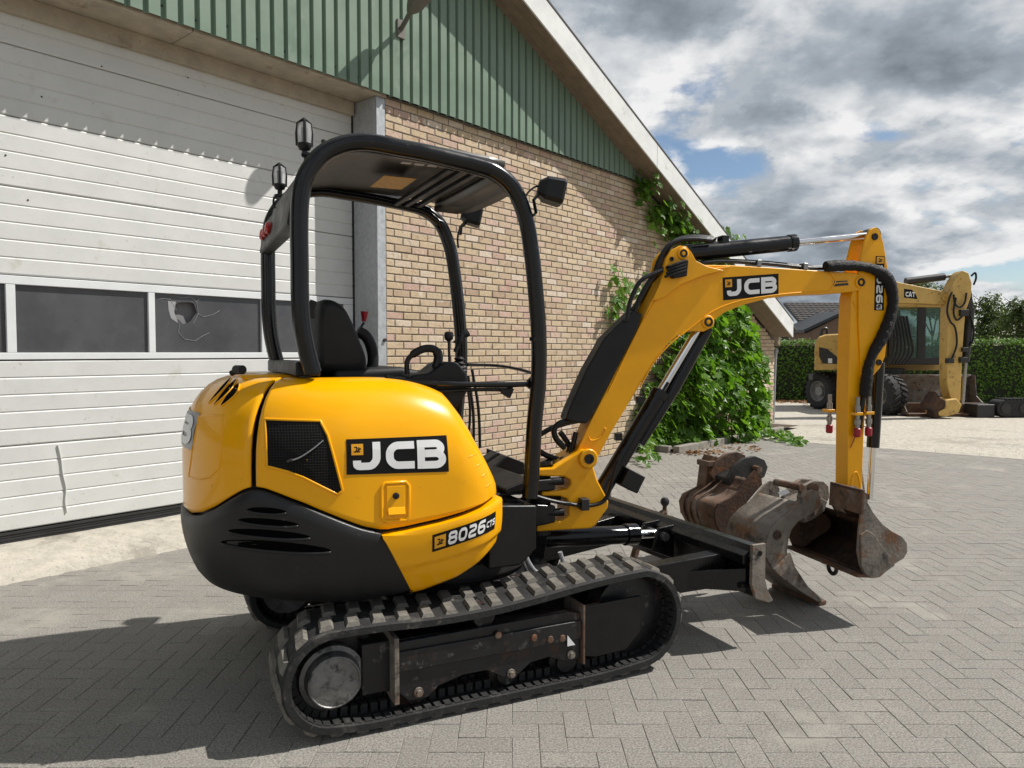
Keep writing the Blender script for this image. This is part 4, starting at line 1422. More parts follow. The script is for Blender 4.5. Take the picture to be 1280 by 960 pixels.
# cross frame, slew ring
cf = MB().prism([(-0.45, 0.18), (0.62, 0.18), (0.7, 0.26), (0.45, 0.42), (-0.45, 0.42)], -0.44, 0.44)
cf.build('cross_frame', M['frame'], ex, bevel=0.02)
MB().lathe([(0.36, 0.0), (0.36, 0.05), (0.40, 0.05), (0.40, 0.11)], (0, 0, 0.40), (0, 0, 1), 40).build('slew_ring', M['darkmetal'], ex, smooth=35)

# ---- dozer blade
bl = empty('blade_group', (0, 0, 0))
bpy.data.objects.remove(bl)
ZB0, ZB1, XB = 0.235, 0.52, 1.40
prof = [(XB + 0.03, ZB0), (XB - 0.005, ZB0 + 0.06), (XB - 0.015, ZB0 + 0.14), (XB - 0.005, ZB0 + 0.23), (XB + 0.02, ZB1), (XB - 0.035, ZB1), (XB - 0.06, ZB0 + 0.24), (XB - 0.045, ZB0 + 0.2), (XB - 0.035, ZB0 + 0.12), (XB - 0.02, ZB0 + 0.02)]
blade = MB().prism(prof, -0.71, 0.71)
blade = blade.build('dozer_blade', M['blade'], ex, bevel=0.004)
# stiffening rails on the back of the blade
MB().prism([(XB - 0.09, 0.43), (XB - 0.05, 0.43), (XB - 0.05, 0.495), (XB - 0.09, 0.475)], -0.70, 0.70).build('back_rail', M['blade'], blade, bevel=0.004)
MB().prism([(XB - 0.085, 0.30), (XB - 0.04, 0.30), (XB - 0.04, 0.335), (XB - 0.085, 0.325)], -0.69, -0.18).build('back_rail', M['blade'], blade, bevel=0.004)
MB().prism([(XB - 0.085, 0.30), (XB - 0.04, 0.30), (XB - 0.04, 0.335), (XB - 0.085, 0.325)], 0.18, 0.69).build('back_rail', M['blade'], blade, bevel=0.004)
for y0 in (-0.732, 0.712):
    ep = MB().prism([(XB - 0.055, ZB1 + 0.012), (XB + 0.03, ZB1 + 0.012), (XB + 0.028, ZB0 + 0.12), (XB + 0.05, ZB0 + 0.05), (XB + 0.085, ZB0 - 0.002), (XB + 0.06, ZB0 - 0.012), (XB - 0.03, ZB0 + 0.02), (XB - 0.06, ZB0 + 0.1)], y0, y0 + 0.02)
    ep.build('blade_end_plate', M['rust2'], blade, bevel=0.003)
    MB().lathe([(0.014, 0), (0.014, 0.026)], (XB - 0.01, y0 - 0.003, ZB1 - 0.035), (0, 1, 0), 14).build('end_hole', M['decal_black'], blade)
MB().prism([(XB + 0.03, ZB0 - 0.005), (XB + 0.06, ZB0 - 0.02), (XB + 0.045, ZB0 + 0.05), (XB + 0.01, ZB0 + 0.06)], -0.71, 0.71).build('cutting_edge', M['rust'], blade, bevel=0.002)
# push arms
for sy in (-1, 1):
    am = MB()
    A_, B_ = Vector((0.45, sy * 0.36, 0.30)), Vector((XB - 0.05, sy * 0.50, 0.35))
    dx = (B_ - A_); nrm = Vector((-dx.y, dx.x, 0)).normalized()
    for (p, hw, z0, z1) in ((A_, 0.04, 0.22, 0.36), (B_, 0.045, 0.27, 0.45)):
        am.v += [p + nrm * hw + Vector((0, 0, z0 - p.z)), p - nrm * hw + Vector((0, 0, z0 - p.z)), p - nrm * hw + Vector((0, 0, z1 - p.z)), p + nrm * hw + Vector((0, 0, z1 - p.z))]
    am.f += [(0, 1, 2, 3), (7, 6, 5, 4), (0, 4, 5, 1), (1, 5, 6, 2), (2, 6, 7, 3), (3, 7, 4, 0)]
    am.build('push_arm', M['blade'], blade, bevel=0.006)
    gs = MB().prism([(XB - 0.36, 0.30), (XB - 0.05, 0.28), (XB - 0.05, 0.41), (XB - 0.36, 0.40)], sy * 0.50, sy * 0.52)
    br = MB()
    a_, b_ = Vector((XB - 0.30, sy * 0.475, 0)), Vector((XB - 0.05, sy * 0.66, 0))
    br.add([a_ + Vector((0, 0, .28)), b_ + Vector((0, 0, .28)), b_ + Vector((0, 0, .40)), a_ + Vector((0, 0, .36)), a_ + Vector((0, sy * .02, .28)), b_ + Vector((0, sy * .02, .28)), b_ + Vector((0, sy * .02, .40)), a_ + Vector((0, sy * .02, .36))], [(0, 1, 2, 3), (7, 6, 5, 4), (0, 4, 5, 1), (1, 5, 6, 2), (2, 6, 7, 3), (3, 7, 4, 0)])
    br.build('blade_brace', M['blade'], blade, bevel=0.003)
# lift ram of the blade
r0, r1 = Vector((0.42, -0.02, 0.50)), Vector((XB - 0.12, -0.02, 0.44))
MB().cyl(r0, r0.lerp(r1, 0.78), 0.052, 20).build('blade_ram', M['black'], blade, bevel=0.005)
MB().cyl(r0.lerp(r1, 0.7), r1, 0.026, 14).build('ram_rod', M['chrome'], blade)
MB().lathe([(0.062, -0.04), (0.062, 0.04)], r0.lerp(r1, 0.78), (r1 - r0), 20).build('ram_gland', M['black'], blade, bevel=0.004)
for y0 in (-0.09, 0.05):
    MB().prism([(XB - 0.2, 0.36), (XB - 0.05, 0.3), (XB - 0.05, 0.5), (XB - 0.16, 0.49)], y0, y0 + 0.02).build('ram_bracket', M['blade'], blade, bevel=0.004)
    MB().prism([(0.3, 0.40), (0.5, 0.40), (0.52, 0.53), (0.3, 0.56)], y0, y0 + 0.02).build('ram_bracket', M['blade'], blade, bevel=0.004)
MB().cyl((XB - 0.13, -0.12, 0.44), (XB - 0.13, 0.1, 0.44), 0.024, 14).build('ram_pin', M['zinc'], blade)
# hose loop below the body
hs = catmull([MF.p3(x, y, -0.42) for x, y in [(655, 690), (662, 705), (672, 716), (690, 718), (703, 706), (700, 690)]], 6)
MB().tube(hs, 0.011, 9).build('armoured_hose', M['decal_grey'], ex)
MB().tube(catmull([MF.p3(x, y, -0.43) for x, y in [(640, 688), (650, 692), (655, 705), (660, 718)]], 5), 0.008, 8).build('steel_pipe', M['zinc'], ex)

# ---- platform and operator's place
pf = MB().prism([(-0.02, 0.53), (0.14, 0.53), (0.22, 0.60), (0.22, 0.80), (-0.02, 0.82)], -0.56, 0.60)
pf.build('platform', M['black'], ex, bevel=0.012)
MB().box(-0.30, 0.24, -0.40, 0.56, 0.822, 0.835).build('floor_mat', M['black_plastic'], ex, bevel=0.004)
MB().prism([(0.12, 0.837), (0.24, 0.837), (0.28, 0.88), (0.26, 0.90), (0.12, 0.86)], -0.42, 0.5).build('floor_toe', M['black_plastic'], ex, bevel=0.01)
# low guard seen behind the near post, sloping towards the front
gd = MB().add([MF.p3(x, y, 0.35) for x, y in [(608, 560), (655, 578), (657, 600), (608, 590)]] + [MF.p3(x, y, 0.38) for x, y in [(608, 560), (655, 578), (657, 600), (608, 590)]], [(0, 1, 2, 3), (7, 6, 5, 4), (0, 4, 5, 1), (1, 5, 6, 2), (2, 6, 7, 3), (3, 7, 4, 0)])
gd.build('floor_guard', M['black_plastic'], ex, bevel=0.004)
# travel pedals
for y0 in (0.02, 0.16):
    MB().prism([(0.2, 0.85), (0.34, 0.93), (0.335, 0.945), (0.19, 0.866)], y0, y0 + 0.09).build('pedal', M['darkmetal'], ex, bevel=0.004)
for (x0, y0, x1, y1, yy, r_) in [(592, 560, 585, 470, 0.1, 0.008), (600, 560, 590, 462, 0.14, 0.008), (586, 545, 583, 475, 0.06, 0.007)]:
    MB().tube(catmull([MF.p3(x0, y0, yy), MF.p3((x0 + x1) / 2 + 3, (y0 + y1) / 2, yy), MF.p3(x1, y1, yy)], 4), r_, 8).build('travel_lever', M['black_plastic'], ex)
# seat
seat = MB().prism([(-0.62, 1.32), (-0.18, 1.34), (-0.16, 1.40), (-0.3, 1.43), (-0.62, 1.42)], -0.18, 0.30)
seat = seat.build('operator_seat', M['seat'], ex, bevel=0.03, seg=3)
sb = MB()
rows = []
bo = [(392, 470), (391, 420), (392, 390), (397, 378), (408, 375), (424, 384), (436, 405), (446, 430), (453, 450), (452, 468)]
bo = [MF.at(x, y, -0.05) for x, y in bo]
c2 = catmull([Vector((p[0], 0, p[1])) for p in bo], 3)
cx = sum(p.x for p in c2) / len(c2); cz = sum(p.z for p in c2) / len(c2)
for yy, s in ((-0.17, 0.72), (-0.165, 0.86), (-0.14, 0.96), (-0.08, 1.0), (0.0, 1.0), (0.12, 1.0), (0.22, 1.0), (0.28, 0.94), (0.3, 0.8)):
    rows.append([Vector((cx + (p.x - cx) * s, yy, cz + (p.z - cz) * s)) for p in c2])
sb.grid(rows, closed=True)
sb.f.append(tuple(range(len(c2)))); sb.f.append(tuple(len(sb.v) - 1 - i for i in range(len(c2))))
sb.build('seat_back', M['seat'], seat, smooth=50)
MB().tube(catmull([MF.p3(x, y, 0.02) for x, y in [(447, 414), (458, 421), (465, 437), (466, 455), (460, 468)]], 5), 0.028, 10).build('arm_pad', M['seat'], seat)
MB().tube(catmull([MF.p3(x, y, -0.20) for x, y in [(392, 376), (389, 386), (389, 398)]], 3), 0.016, 8).build('belt_reel', M['black_plastic'], seat)
MB().tube(catmull([MF.p3(x, y, 0.12) for x, y in [(449, 413), (452, 408), (455, 403)]], 3), 0.006, 8).build('safety_lever', M['black_plastic'], ex)
MB().lathe([(0.01, 0), (0.018, 0.04), (0.02, 0.05), (0, 0.052)], MF.p3(455, 402, 0.12), (0.06, 0, 1), 12).build('lever_knob', M['red'], ex)
# right hand console
cn = MB()
co = [MF.at(x, y, -0.3) for x, y in [(505, 482), (508, 468), (530, 466), (548, 452), (565, 452), (577, 466), (580, 484), (570, 502), (556, 512), (540, 505), (530, 488)]]
cn.prism([tuple(p) for p in co], -0.38, -0.18)
cn.build('control_console', M['black_plastic'], ex, bevel=0.018, seg=3)
MB().tube(catmull([MF.p3(x, y, -0.34) for x, y in [(509, 468), (509, 452), (516, 443), (530, 436), (543, 437), (548, 446), (545, 460)]], 5), [0.012] * 10 + [0.018] * 12 + [0.022] * 9, 9).build('arm_rest', M['black_plastic'], ex)
js = MF.p3(562, 462, -0.28); jt = MF.p3(561, 424, -0.28)
MB().tube([js, jt], 0.0065, 8).build('blade_lever', M['black_plastic'], ex)
MB().lathe([(0.008, -0.01), (0.02, 0.0), (0.023, 0.015), (0.02, 0.032), (0.008, 0.036)], MF.p3(561, 424, -0.28), (0, 0, 1), 14).build('lever_knob', M['black_plastic'], ex)
by = MF.p3(572, 452, -0.22)
bel = []
for i in range(9):
    bel.append((0.036 - i * 0.0022 + (0.006 if i % 2 else -0.004), i * 0.0105))
MB().lathe(bel, by + Vector((0, 0, -0.06)), (0.12, 0, 1), 16).build('joystick_boot', M['hose'], ex)
MB().tube(catmull([MF.p3(x, y, -0.22) for x, y in [(569, 440), (573, 430), (578, 420), (585, 416)]], 4), [0.011] * 5 + [0.016] * 5 + [0.019] * 3, 10).build('joystick', M['seat'], ex)
bel = [(0.026 - i * 0.001 + (0.005 if i % 2 else -0.003), i * 0.009) for i in range(8)]
MB().lathe(bel, MF.p3(577, 470, -0.12), (0.1, 0, 1), 14).build('lever_boot', M['hose'], ex)
# bars along the sides
MB().tube(catmull([MF.p3(x, y, -0.46) for x, y in [(482, 472), (510, 477), (560, 480), (620, 481), (668, 480)]], 4), 0.017, 8, sq=0.8).build('side_rail', M['black'], ex)
MB().tube(catmull([MF.p3(x, y, -0.44) for x, y in [(540, 492), (548, 489), (600, 487), (632, 487), (640, 484)]], 4), 0.009, 8).build('console_strut', M['black'], ex)
MB().prism([MF.at(x, y, -0.45) for x, y in [(624, 486), (642, 486), (637, 498), (628, 492)]], -0.46, -0.43).build('rail_catch', M['black_plastic'], ex, bevel=0.003)
MB().prism([MF.at(x, y, -0.46) for x, y in [(659, 476), (672, 462), (672, 494), (659, 484)]], -0.47, -0.45).build('rail_gusset', M['black'], ex, bevel=0.002)
MB().tube(catmull([MF.p3(x, y, 0.47) for x, y in [(584, 456), (620, 457), (650, 462), (672, 469)]], 4), 0.02, 8, sq=0.5).build('far_rail', M['black'], ex)

# ---- canopy
hoop = [(391, 466), (384, 440), (378, 409), (375, 370), (374.5, 330), (374, 285), (375.5, 248), (383, 219), (403, 193), (431, 180), (461, 178), (495, 184), (530, 190.5), (562, 198), (594, 206), (619, 215), (642, 236), (657, 273), (664.5, 317), (670, 370), (673.5, 423), (673, 476), (668, 530), (664.5, 592), (662, 622)]
hp2 = [MF.at(x, y, -0.5) for x, y in hoop]
def hoop_tube(y):
    return MB().tube(catmull([Vector((p[0], y, p[1])) for p in hp2], 5), 0.0365, 14)
n_h = hoop_tube(-0.5).build('canopy_hoop', M['black'], ex, smooth=60)
f_h = hoop_tube(0.5).build('canopy_hoop', M['black'], ex, smooth=60)
# flat ribs that run along the hoops
for y in (-0.5, 0.5):
    pts = catmull([Vector((p[0], y, p[1])) for p in hp2], 5)
    MB().tube([p + Vector((0, 0.022 if y < 0 else -0.022, -0.016 if 40 < i < 80 else 0)) for i, p in enumerate(pts)], 0.022, 8).build('hoop_rib', M['black'], n_h if y < 0 else f_h, smooth=60)
# joints in the posts
for y, o in ((-0.5, n_h), (0.5, f_h)):
    p = MF.at(672, 424, -0.5)
    MB().cyl((p[0], y, p[1] - 0.008), (p[0], y, p[1] + 0.008), 0.039, 16).build('post_joint', M['black'], o)
# base cross piece at the rear
MB().box(-0.83, -0.73, -0.46, 0.46, 1.40, 1.46).build('canopy_foot', M['black_plastic'], ex, bevel=0.008)
M['canopy'] = mat('canopy underside', (0.045, 0.042, 0.037), 0.4, var=0.15, vs=3)
rf = MB()
rows = []
xs = [(-0.80, 2.03), (-0.79, 2.13), (-0.765, 2.22), (-0.71, 2.30), (-0.62, 2.35), (-0.5, 2.368), (-0.3, 2.366), (-0.1, 2.358), (0.02, 2.348), (0.1, 2.335)]
for x, z in xs:
    rows.append([Vector((x - 0.0, y, z + 0.010 * (1 - (y / 0.46) ** 2))) for y in [-0.46 + 0.92 * i / 12 for i in range(13)]])
rf.grid(rows)
roof_o = rf.build('canopy_roof', M['canopy'], ex, smooth=60, thick=0.03)
# rounded front lip of the roof
lipm = MB()
rows = []
for i in range(13):
    y = -0.46 + 0.92 * i / 12
    b_ = math.sqrt(max(0.0, 1 - abs(y / 0.46) ** 3.2))
    rows.append([Vector((0.09, y, 2.340)), Vector((0.09 + 0.07 * b_, y, 2.330)), Vector((0.09 + 0.13 * b_, y, 2.312 - 0.006 * b_)), Vector((0.09 + 0.16 * b_, y, 2.296 - 0.02 * b_))])
lipm.grid(rows)
lipm.build('roof_lip', M['canopy'], roof_o, smooth=60, thick=0.02)
for x in (-0.16, -0.1, -0.03):
    MB().box(x, x + 0.028, -0.44, 0.44, 2.30, 2.325).build('roof_rib', M['black_plastic'], roof_o, bevel=0.006)
for x in (-0.36,):
    MB().box(x, x + 0.16, -0.10, 0.16, 2.330, 2.3325).build('warning_sticker', M['warning'], roof_o)
for i in range(4):
    MB().box(-0.36 + i * 0.06, -0.315 + i * 0.06, -0.40, -0.37, 2.326, 2.3285).build('small_sticker', M['decal_grey'], roof_o)
# rear cross bar with tail lamps
rb_ = MB().prism([(-0.86, 2.01), (-0.80, 2.0), (-0.775, 2.16), (-0.83, 2.17)], -0.47, 0.5)
rbar = rb_.build('rear_bar', M['black_plastic'], ex, bevel=0.01)
for y in (0.16, 0.27, 0.38):
    MB().lathe([(0.03, 0), (0.03, 0.012), (0.02, 0.022), (0, 0.024)], (-0.847, y, 2.09), (-1, 0, 0.15), 16).build('tail_lamp', M['red_lens'], rbar)
# beacons
def beacon(px, py, y, pole=False):
    p = MF.p3(px, py, y)
    root = MB().lathe([(0.022, -0.07), (0.03, -0.055), (0.03, -0.045), (0.018, -0.04)], p, (0, 0, 1), 16)
    o = root.build('beacon_light', M['black_plastic'], ex)
    MB().lathe([(0.027, -0.044), (0.03, 0.0), (0.027, 0.035), (0.012, 0.045), (0, 0.046)], p, (0, 0, 1), 16).build('beacon_lens', M['lens'], o)
    MB().lathe([(0.012, -0.04), (0.014, 0.02), (0, 0.025)], p, (0, 0, 1), 10).build('beacon_bulb', M['darkmetal'], o)
    for k in range(3):
        an = k * 2 * math.pi / 3 + 0.4
        d_ = Vector((math.cos(an), math.sin(an), 0))
        MB().tube([p + d_ * 0.034 + Vector((0, 0, -0.05)), p + d_ * 0.036 + Vector((0, 0, 0.0)), p + d_ * 0.03 + Vector((0, 0, 0.042)), p + Vector((0, 0, 0.058))], 0.0062, 6).build('cage_bar', M['black_plastic'], o)
    return o, p
o, p = beacon(380.5, 166, -0.35)
MB().tube([p + Vector((0, 0, -0.068)), p + Vector((0.0, 0, -0.10))], 0.012, 8).build('beacon_stem', M['black_plastic'], o)
MB().tube([p + Vector((-0.012, 0, -0.085)), MF.p3(393, 196, -0.35)], 0.02, 6, sq=0.6).build('beacon_bracket', M['black'], o)
MB().tube(catmull([p + Vector((0, 0, -0.08)), MF.p3(381, 200, -0.35), MF.p3(376, 215, -0.35)], 4), 0.004, 6).build('cable', M['hose'], o)
o, p = beacon(349.5, 219, 0.33)
MB().tube([p + Vector((0, 0, -0.068)), p + Vector((0.0, 0, -0.105))], 0.012, 8).build('beacon_stem', M['black_plastic'], o)
MB().box(p.x - 0.03, p.x + 0.06, p.y - 0.03, p.y + 0.03, p.z - 0.115, p.z - 0.1).build('beacon_bracket', M['black'], o, bevel=0.003)
MB().tube(catmull([p + Vector((0, 0, -0.09)), MF.p3(343, 246, 0.33), MF.p3(342, 256, 0.33), MF.p3(346, 262, 0.33)], 4), 0.005, 6).build('cable', M['hose'], o)
MB().lathe([(0.01, 0), (0.012, 0.03), (0.004, 0.035)], MF.p3(404, 184, -0.2), (0.1, 0, 1), 10).build('roof_bolt', M['darkmetal'], ex)
# work lights in front
def work_light(px, py, y, sgn, arm):
    c = MF.p3(px, py, y)
    Mx = Matrix.Translation(c) @ Matrix.Rotation(R(-18), 4, 'Z') @ Matrix.Rotation(R(12), 4, 'Y')
    b_ = MB()
    fr_ = [(-0.055, 0.032, 0.03), (-0.02, 0.058, 0.053), (0.055, 0.064, 0.058), (0.066, 0.057, 0.052)]
    rows = []
    for x, hw, hh in fr_:
        rows.append([Mx @ Vector((x, a_ * hw, c_ * hh)) for a_, c_ in ((-1, -0.7), (-0.7, -1), (0.7, -1), (1, -0.7), (1, 0.7), (0.7, 1), (-0.7, 1), (-1, 0.7))])
    b_.grid(rows, closed=True)
    n = len(b_.v)
    b_.f.append(tuple(range(7, -1, -1))); b_.f.append(tuple(range(n - 8, n)))
    o = b_.build('work_light', M['black_plastic'], ex, smooth=30)
    MB().lathe([(0.036, 0), (0.036, 0.004), (0, 0.006)], Mx @ Vector((0.061, 0, 0)), Mx.to_3x3() @ Vector((1, 0, 0)), 16).build('light_lens', M['lens'], o)
    MB().tube([Vector(a_) for a_ in arm], 0.012, 8, sq=0.6).build('light_bracket', M['black'], o)
    return o
o = work_light(687, 238, -0.52, -1, [MF.p3(665, 270, -0.52), MF.p3(670, 266, -0.52), MF.p3(667, 250, -0.52), MF.p3(676, 240, -0.52)])
MB().tube(catmull([MF.p3(x, y, -0.5) for x, y in [(678, 232), (668, 234), (659, 242), (656, 250)]], 4), 0.0045, 6).build('cable', M['hose'], o)
o = work_light(588, 269, 0.56, 1, [MF.p3(575, 293, 0.52), MF.p3(576, 284, 0.54), MF.p3(584, 276, 0.56)])
MB().tube(catmull([MF.p3(x, y, 0.47) for x, y in [(580, 278), (574, 288), (572, 300), (573, 310)]], 4), 0.006, 6).build('cable', M['hose'], o)

# ---- swing post (boom frame from here on)
def bx(px, py, y=-0.06):
    return BF.p3(px, py, y)
KPP = [(722, 566), (692, 585), (671, 586), (671, 595), (692, 596), (706, 596), (713, 600), (714, 606), (709, 612), (690, 614), (677, 614.5), (677, 620.5), (700, 620.5), (709, 624), (711, 632), (711, 645), (703, 651), (671, 651.5), (671, 665), (702, 663), (738, 661), (745, 657), (760, 635), (761, 627), (755, 615), (747, 600), (742, 583), (741, 570), (736, 562.5), (728, 562)]
kp = MB(BM).prism(BF.poly(KPP, -0.10), -0.10, 0.10)
kpo = kp.build('swing_post', M['yellow_worn'], ex, bevel=0.010, seg=3)
pc = bx(734.7, 573, -0.10)
MB(BM).lathe([(0.052, 0), (0.052, 0.012), (0.046, 0.018)], (pc.x, -0.10, pc.z), (0, -1, 0), 28).build('pivot_boss', M['yellow_worn'], kpo, bevel=0.003)
MB(BM).lathe([(0.026, 0.018), (0.026, 0.026), (0.016, 0.026), (0.016, 0.02), (0, 0.02)], (pc.x, -0.10, pc.z), (0, -1, 0), 20).build('pivot_pin', M['black'], kpo)
MB(BM).cyl((-0.055, 0, 0.545), (-0.055, 0, 0.93), 0.055, 20).build('swing_pin', M['darkmetal'], kpo)
MB(BM).cyl((-0.055, -0.0, 0.915), (-0.055, -0.0, 0.935), 0.075, 20).build('swing_pin_cap', M['black'], kpo, bevel=0.003)
# bosses of the main frame that hold the swing post
sw = MB()
sw.prism([(0.28, 0.60), (0.50, 0.62), (0.50, 0.71), (0.28, 0.74)], -0.22, -0.02)
sw.prism([(0.28, 0.78), (0.50, 0.79), (0.50, 0.85), (0.28, 0.85)], -0.22, -0.02)
sw.build('swing_bracket', M['black'], ex, bevel=0.01)
# raised cast letters on the post
def fnb(px4, yb):
    bi_ = bilinear([BF.at(p[0], p[1], yb) for p in px4])
    return lambda u, v, l: BM @ Vector((bi_(u, v)[0], yb - l, bi_(u, v)[1]))
fl_ = fnb([(723, 600), (743, 600), (743, 593), (723, 593)], -0.10)
word(fl_, 'JCB', 0, 1, 0, 1, 0.2, 0.0016, 0.2, 0.0, 'cast_letter', M['yellow_worn'], kpo)
# clamp and hose over the post
MB(BM).tube(catmull([bx(x, y, -0.13) for x, y in [(662, 618), (690, 626), (712, 630), (735, 632), (752, 628), (760, 618), (764, 604), (768, 588), (776, 570)]], 5), 0.011, 9).build('hose', M['hose'], ex)
hc = bx(730, 630, -0.13)
MB(BM).box(hc.x - 0.022, hc.x + 0.022, -0.155, -0.1, hc.z - 0.03, hc.z + 0.03).build('hose_clamp', M['darkmetal'], ex, bevel=0.004)
for pts, y, r_ in [([(650, 640), (666, 612), (684, 603), (704, 601)], -0.09, 0.021), ([(652, 680), (664, 652), (682, 642), (704, 640)], -0.09, 0.021), ([(645, 630), (670, 618), (700, 622)], 0.0, 0.018),
                   ([(706, 560), (695, 548), (693, 536), (702, 528), (716, 526)], -0.05, 0.016), ([(672, 545), (690, 535), (708, 529), (722, 526)], 0.03, 0.014), ([(668, 560), (685, 570), (704, 574), (712, 560), (706, 548), (700, 540)], 0.02, 0.015), ([(700, 575), (712, 570), (716, 556), (720, 540)], -0.02, 0.014), ([(660, 575), (676, 580), (696, 582)], 0.0, 0.018)]:
    MB(BM).tube(catmull([bx(x, y_, y) for x, y_ in pts], 6), r_, 10).build('hose', M['hose'], ex)

# ---- boom
BOT = [(722, 562), (739, 525), (769, 466), (799, 408), (815, 374), (826, 352), (838, 340), (855, 333), (880, 331), (915, 331.5), (960, 334), (1035, 339), (1068, 341), (1079, 344.5), (1084, 353), (1079, 361.5), (1069, 364.5), (1042, 367), (997, 368.5), (960, 373), (930, 381), (907, 390), (893, 400), (889, 410), (880, 414.5), (862, 414), (848, 419), (836, 429), (822, 446), (806, 472), (784, 508), (764, 541), (748, 571), (741, 582), (731, 584), (722, 576)]
HWB = 0.065
bm = MB(BM).prism(BF.poly(BOT, -HWB), -HWB, HWB)
boom = bm.build('boom', M['yellow_worn'], ex, bevel=0.006, seg=2)
LUG = [(815, 376), (825, 354), (829, 340), (833, 322), (840, 312), (850, 307), (858, 308), (864, 315), (870, 326), (884, 333), (905, 338), (880, 344), (850, 356), (830, 372)]
lp_ = BF.poly(LUG, -0.085)
for y0 in (-0.088, 0.068):
    MB(BM).prism(lp_, y0, y0 + 0.02).build('ram_lug', M['yellow_worn'], boom, bevel=0.004)
# ridge lines pressed along the side of the boom
for pts in ([(806, 398), (822, 372), (842, 352), (868, 340), (900, 335), (912, 334)], [(800, 484), (818, 452), (840, 428), (866, 408), (893, 388), (925, 376), (960, 370), (998, 366), (1036, 364)], [(1036, 341), (1044, 352), (1036, 364)], [(805, 398), (786, 436), (760, 490)]):
    MB(BM).tube(catmull([bx(x, y, -HWB) for x, y in pts], 5), 0.0055, 6, sq=0.8).build('weld_ridge', M['yellow_worn'], boom, smooth=80)
for (x, y, r_, yy) in [(853.5, 317, 0.022, -0.088), (884.5, 402.5, 0.026, -HWB), (1075, 353, 0.024, -HWB), (838.5, 324, 0.012, -0.088)]:
    c = bx(x, y, yy)
    if r_ > 0.02:
        MB(BM).lathe([(r_ + 0.011, 0), (r_ + 0.011, 0.006), (r_ + 0.006, 0.010)], (c.x, yy, c.z), (0, -1, 0), 24).build('pin_boss', M['yellow_worn'], boom)
    MB(BM).lathe([(r_, 0.008), (r_, 0.014), (r_ * 0.55, 0.014), (r_ * 0.5, 0.008), (0, 0.008)], (c.x, yy, c.z), (0, -1, 0), 18).build('pin', M['black'], boom)
# small U weld near the foot
MB(BM).tube(catmull([bx(x, y, -HWB) for x, y in [(736, 546), (738, 550), (744, 550), (752, 545), (757, 537), (755, 535)]], 5), 0.0042, 6).build('weld_mark', M['yellow_worn'], boom, smooth=80)
# decal on the boom
fl_ = fnb([(904, 375.5), (973, 369), (973, 342), (903, 347)], -HWB)
a = MB(); flat(a, fl_, rect(0, 1, 0, 1, 1, 1), 0.0015); a.build('brand_decal', M['decal_black'], boom, smooth=0)
word(fl_, 'JCB', 0.06, 0.96, 0.14, 0.88, 0.26, 0.0024, 0.08, 0.0, 'letter', M['white'], boom)
emblem(fl_, 0.04, 0.16, 0.56, 0.9, 0.0034, boom)
fl_ = fnb([(1040, 359), (1061, 357), (1061, 349), (1040, 350)], -HWB)
a = MB(); flat(a, fl_, rect(0, 1, 0, 1), 0.0015); flat(a, fl_, rect(0.05, 0.95, 0.1, 0.4), 0.002); a.build('data_plate', M['decal_yellow'], boom, smooth=0)
a = MB(); flat(a, fl_, rect(0.05, 0.95, 0.08, 0.42), 0.003); flat(a, fl_, rect(0.1, 0.9, 0.62, 0.8), 0.003); a.build('plate_print', M['darkmetal'], boom, smooth=0)
# hose block by the lug
hb = [bx(x, y, -0.088) for x, y in [(831, 333), (857, 325), (855, 346), (838, 349)]]
blk = MB(BM).prism([(p.x, p.z) for p in hb], -0.125, -0.088)
blk = blk.build('hose_block', M['black_plastic'], boom, bevel=0.006)
for k in range(4):
    MB(BM).tube(catmull([bx(831 + 2 * k, 346 - 4 * k, -0.13), bx(842 + k, 342 - 4 * k, -0.135), bx(857, 338 - 4 * k, -0.125)], 4), 0.008, 8).build('hose', M['hose'], boom)
# black hose guard on the back of the boom
HG = [(706, 524), (710, 512), (732, 462), (755, 422), (790, 388), (802, 392), (796, 412), (770, 462), (742, 516), (732, 530), (716, 528)]
hgd = MB(BM).prism(BF.poly(HG, -0.07), -0.085, 0.02)
hgd.build('hose_guard', M['black_plastic'], boom, bevel=0.012, seg=3)
# thick hoses from the guard up over the lug
for k, y in enumerate((-0.045, 0.0, 0.045, 0.075)):
    MB(BM).tube(catmull([bx(x + k * 1.5, y_ - k, y) for x, y_ in [(782, 400), (797, 378), (808, 360), (818, 342), (824, 325), (836, 307), (852, 300), (872, 299), (890, 301)]], 5), 0.013, 9).build('hose', M['hose'], boom)
MB(BM).tube(catmull([bx(x, y_, -0.10) for x, y_ in [(783, 402), (788, 376), (800, 352), (815, 343), (828, 338)]], 5), 0.012, 9).build('hose', M['hose'], boom)
MB(BM).tube(catmull([bx(x, y_, -0.07) for x, y_ in [(790, 398), (800, 372), (816, 346), (829, 336)]], 5), 0.014, 9).build('hose', M['hose'], boom)
# lift ram under the boom
def ram(p0, p1, split, rb_, rr_, name, n=20, frac2=None):
    o = MB(BM).cyl(p0, p0.lerp(p1, split), rb_, n).build(name, M['black'], ex, bevel=0.004)
    MB(BM).cyl(p0.lerp(p1, split - 0.02), p1, rr_, 16).build('ram_rod', M['chrome'], o)
    MB(BM).lathe([(rb_ * 1.08, -0.03), (rb_ * 1.1, -0.02), (rb_ * 1.1, 0.012), (rb_ * 0.8, 0.02)], p0.lerp(p1, split), (p1 - p0), n).build('ram_gland', M['black'], o)
    MB(BM).lathe([(rr_ * 1.9, -0.035), (rr_ * 1.9, 0.035)], p1, (0, 1, 0), 16).build('ram_eye', M['black'], o)
    MB(BM).lathe([(rb_ * 0.9, -0.045), (rb_ * 0.9, 0.045)], p0, (0, 1, 0), 16).build('ram_eye', M['black'], o)
    return o
p0, p1 = bx(748, 620, 0), bx(878, 402, 0)
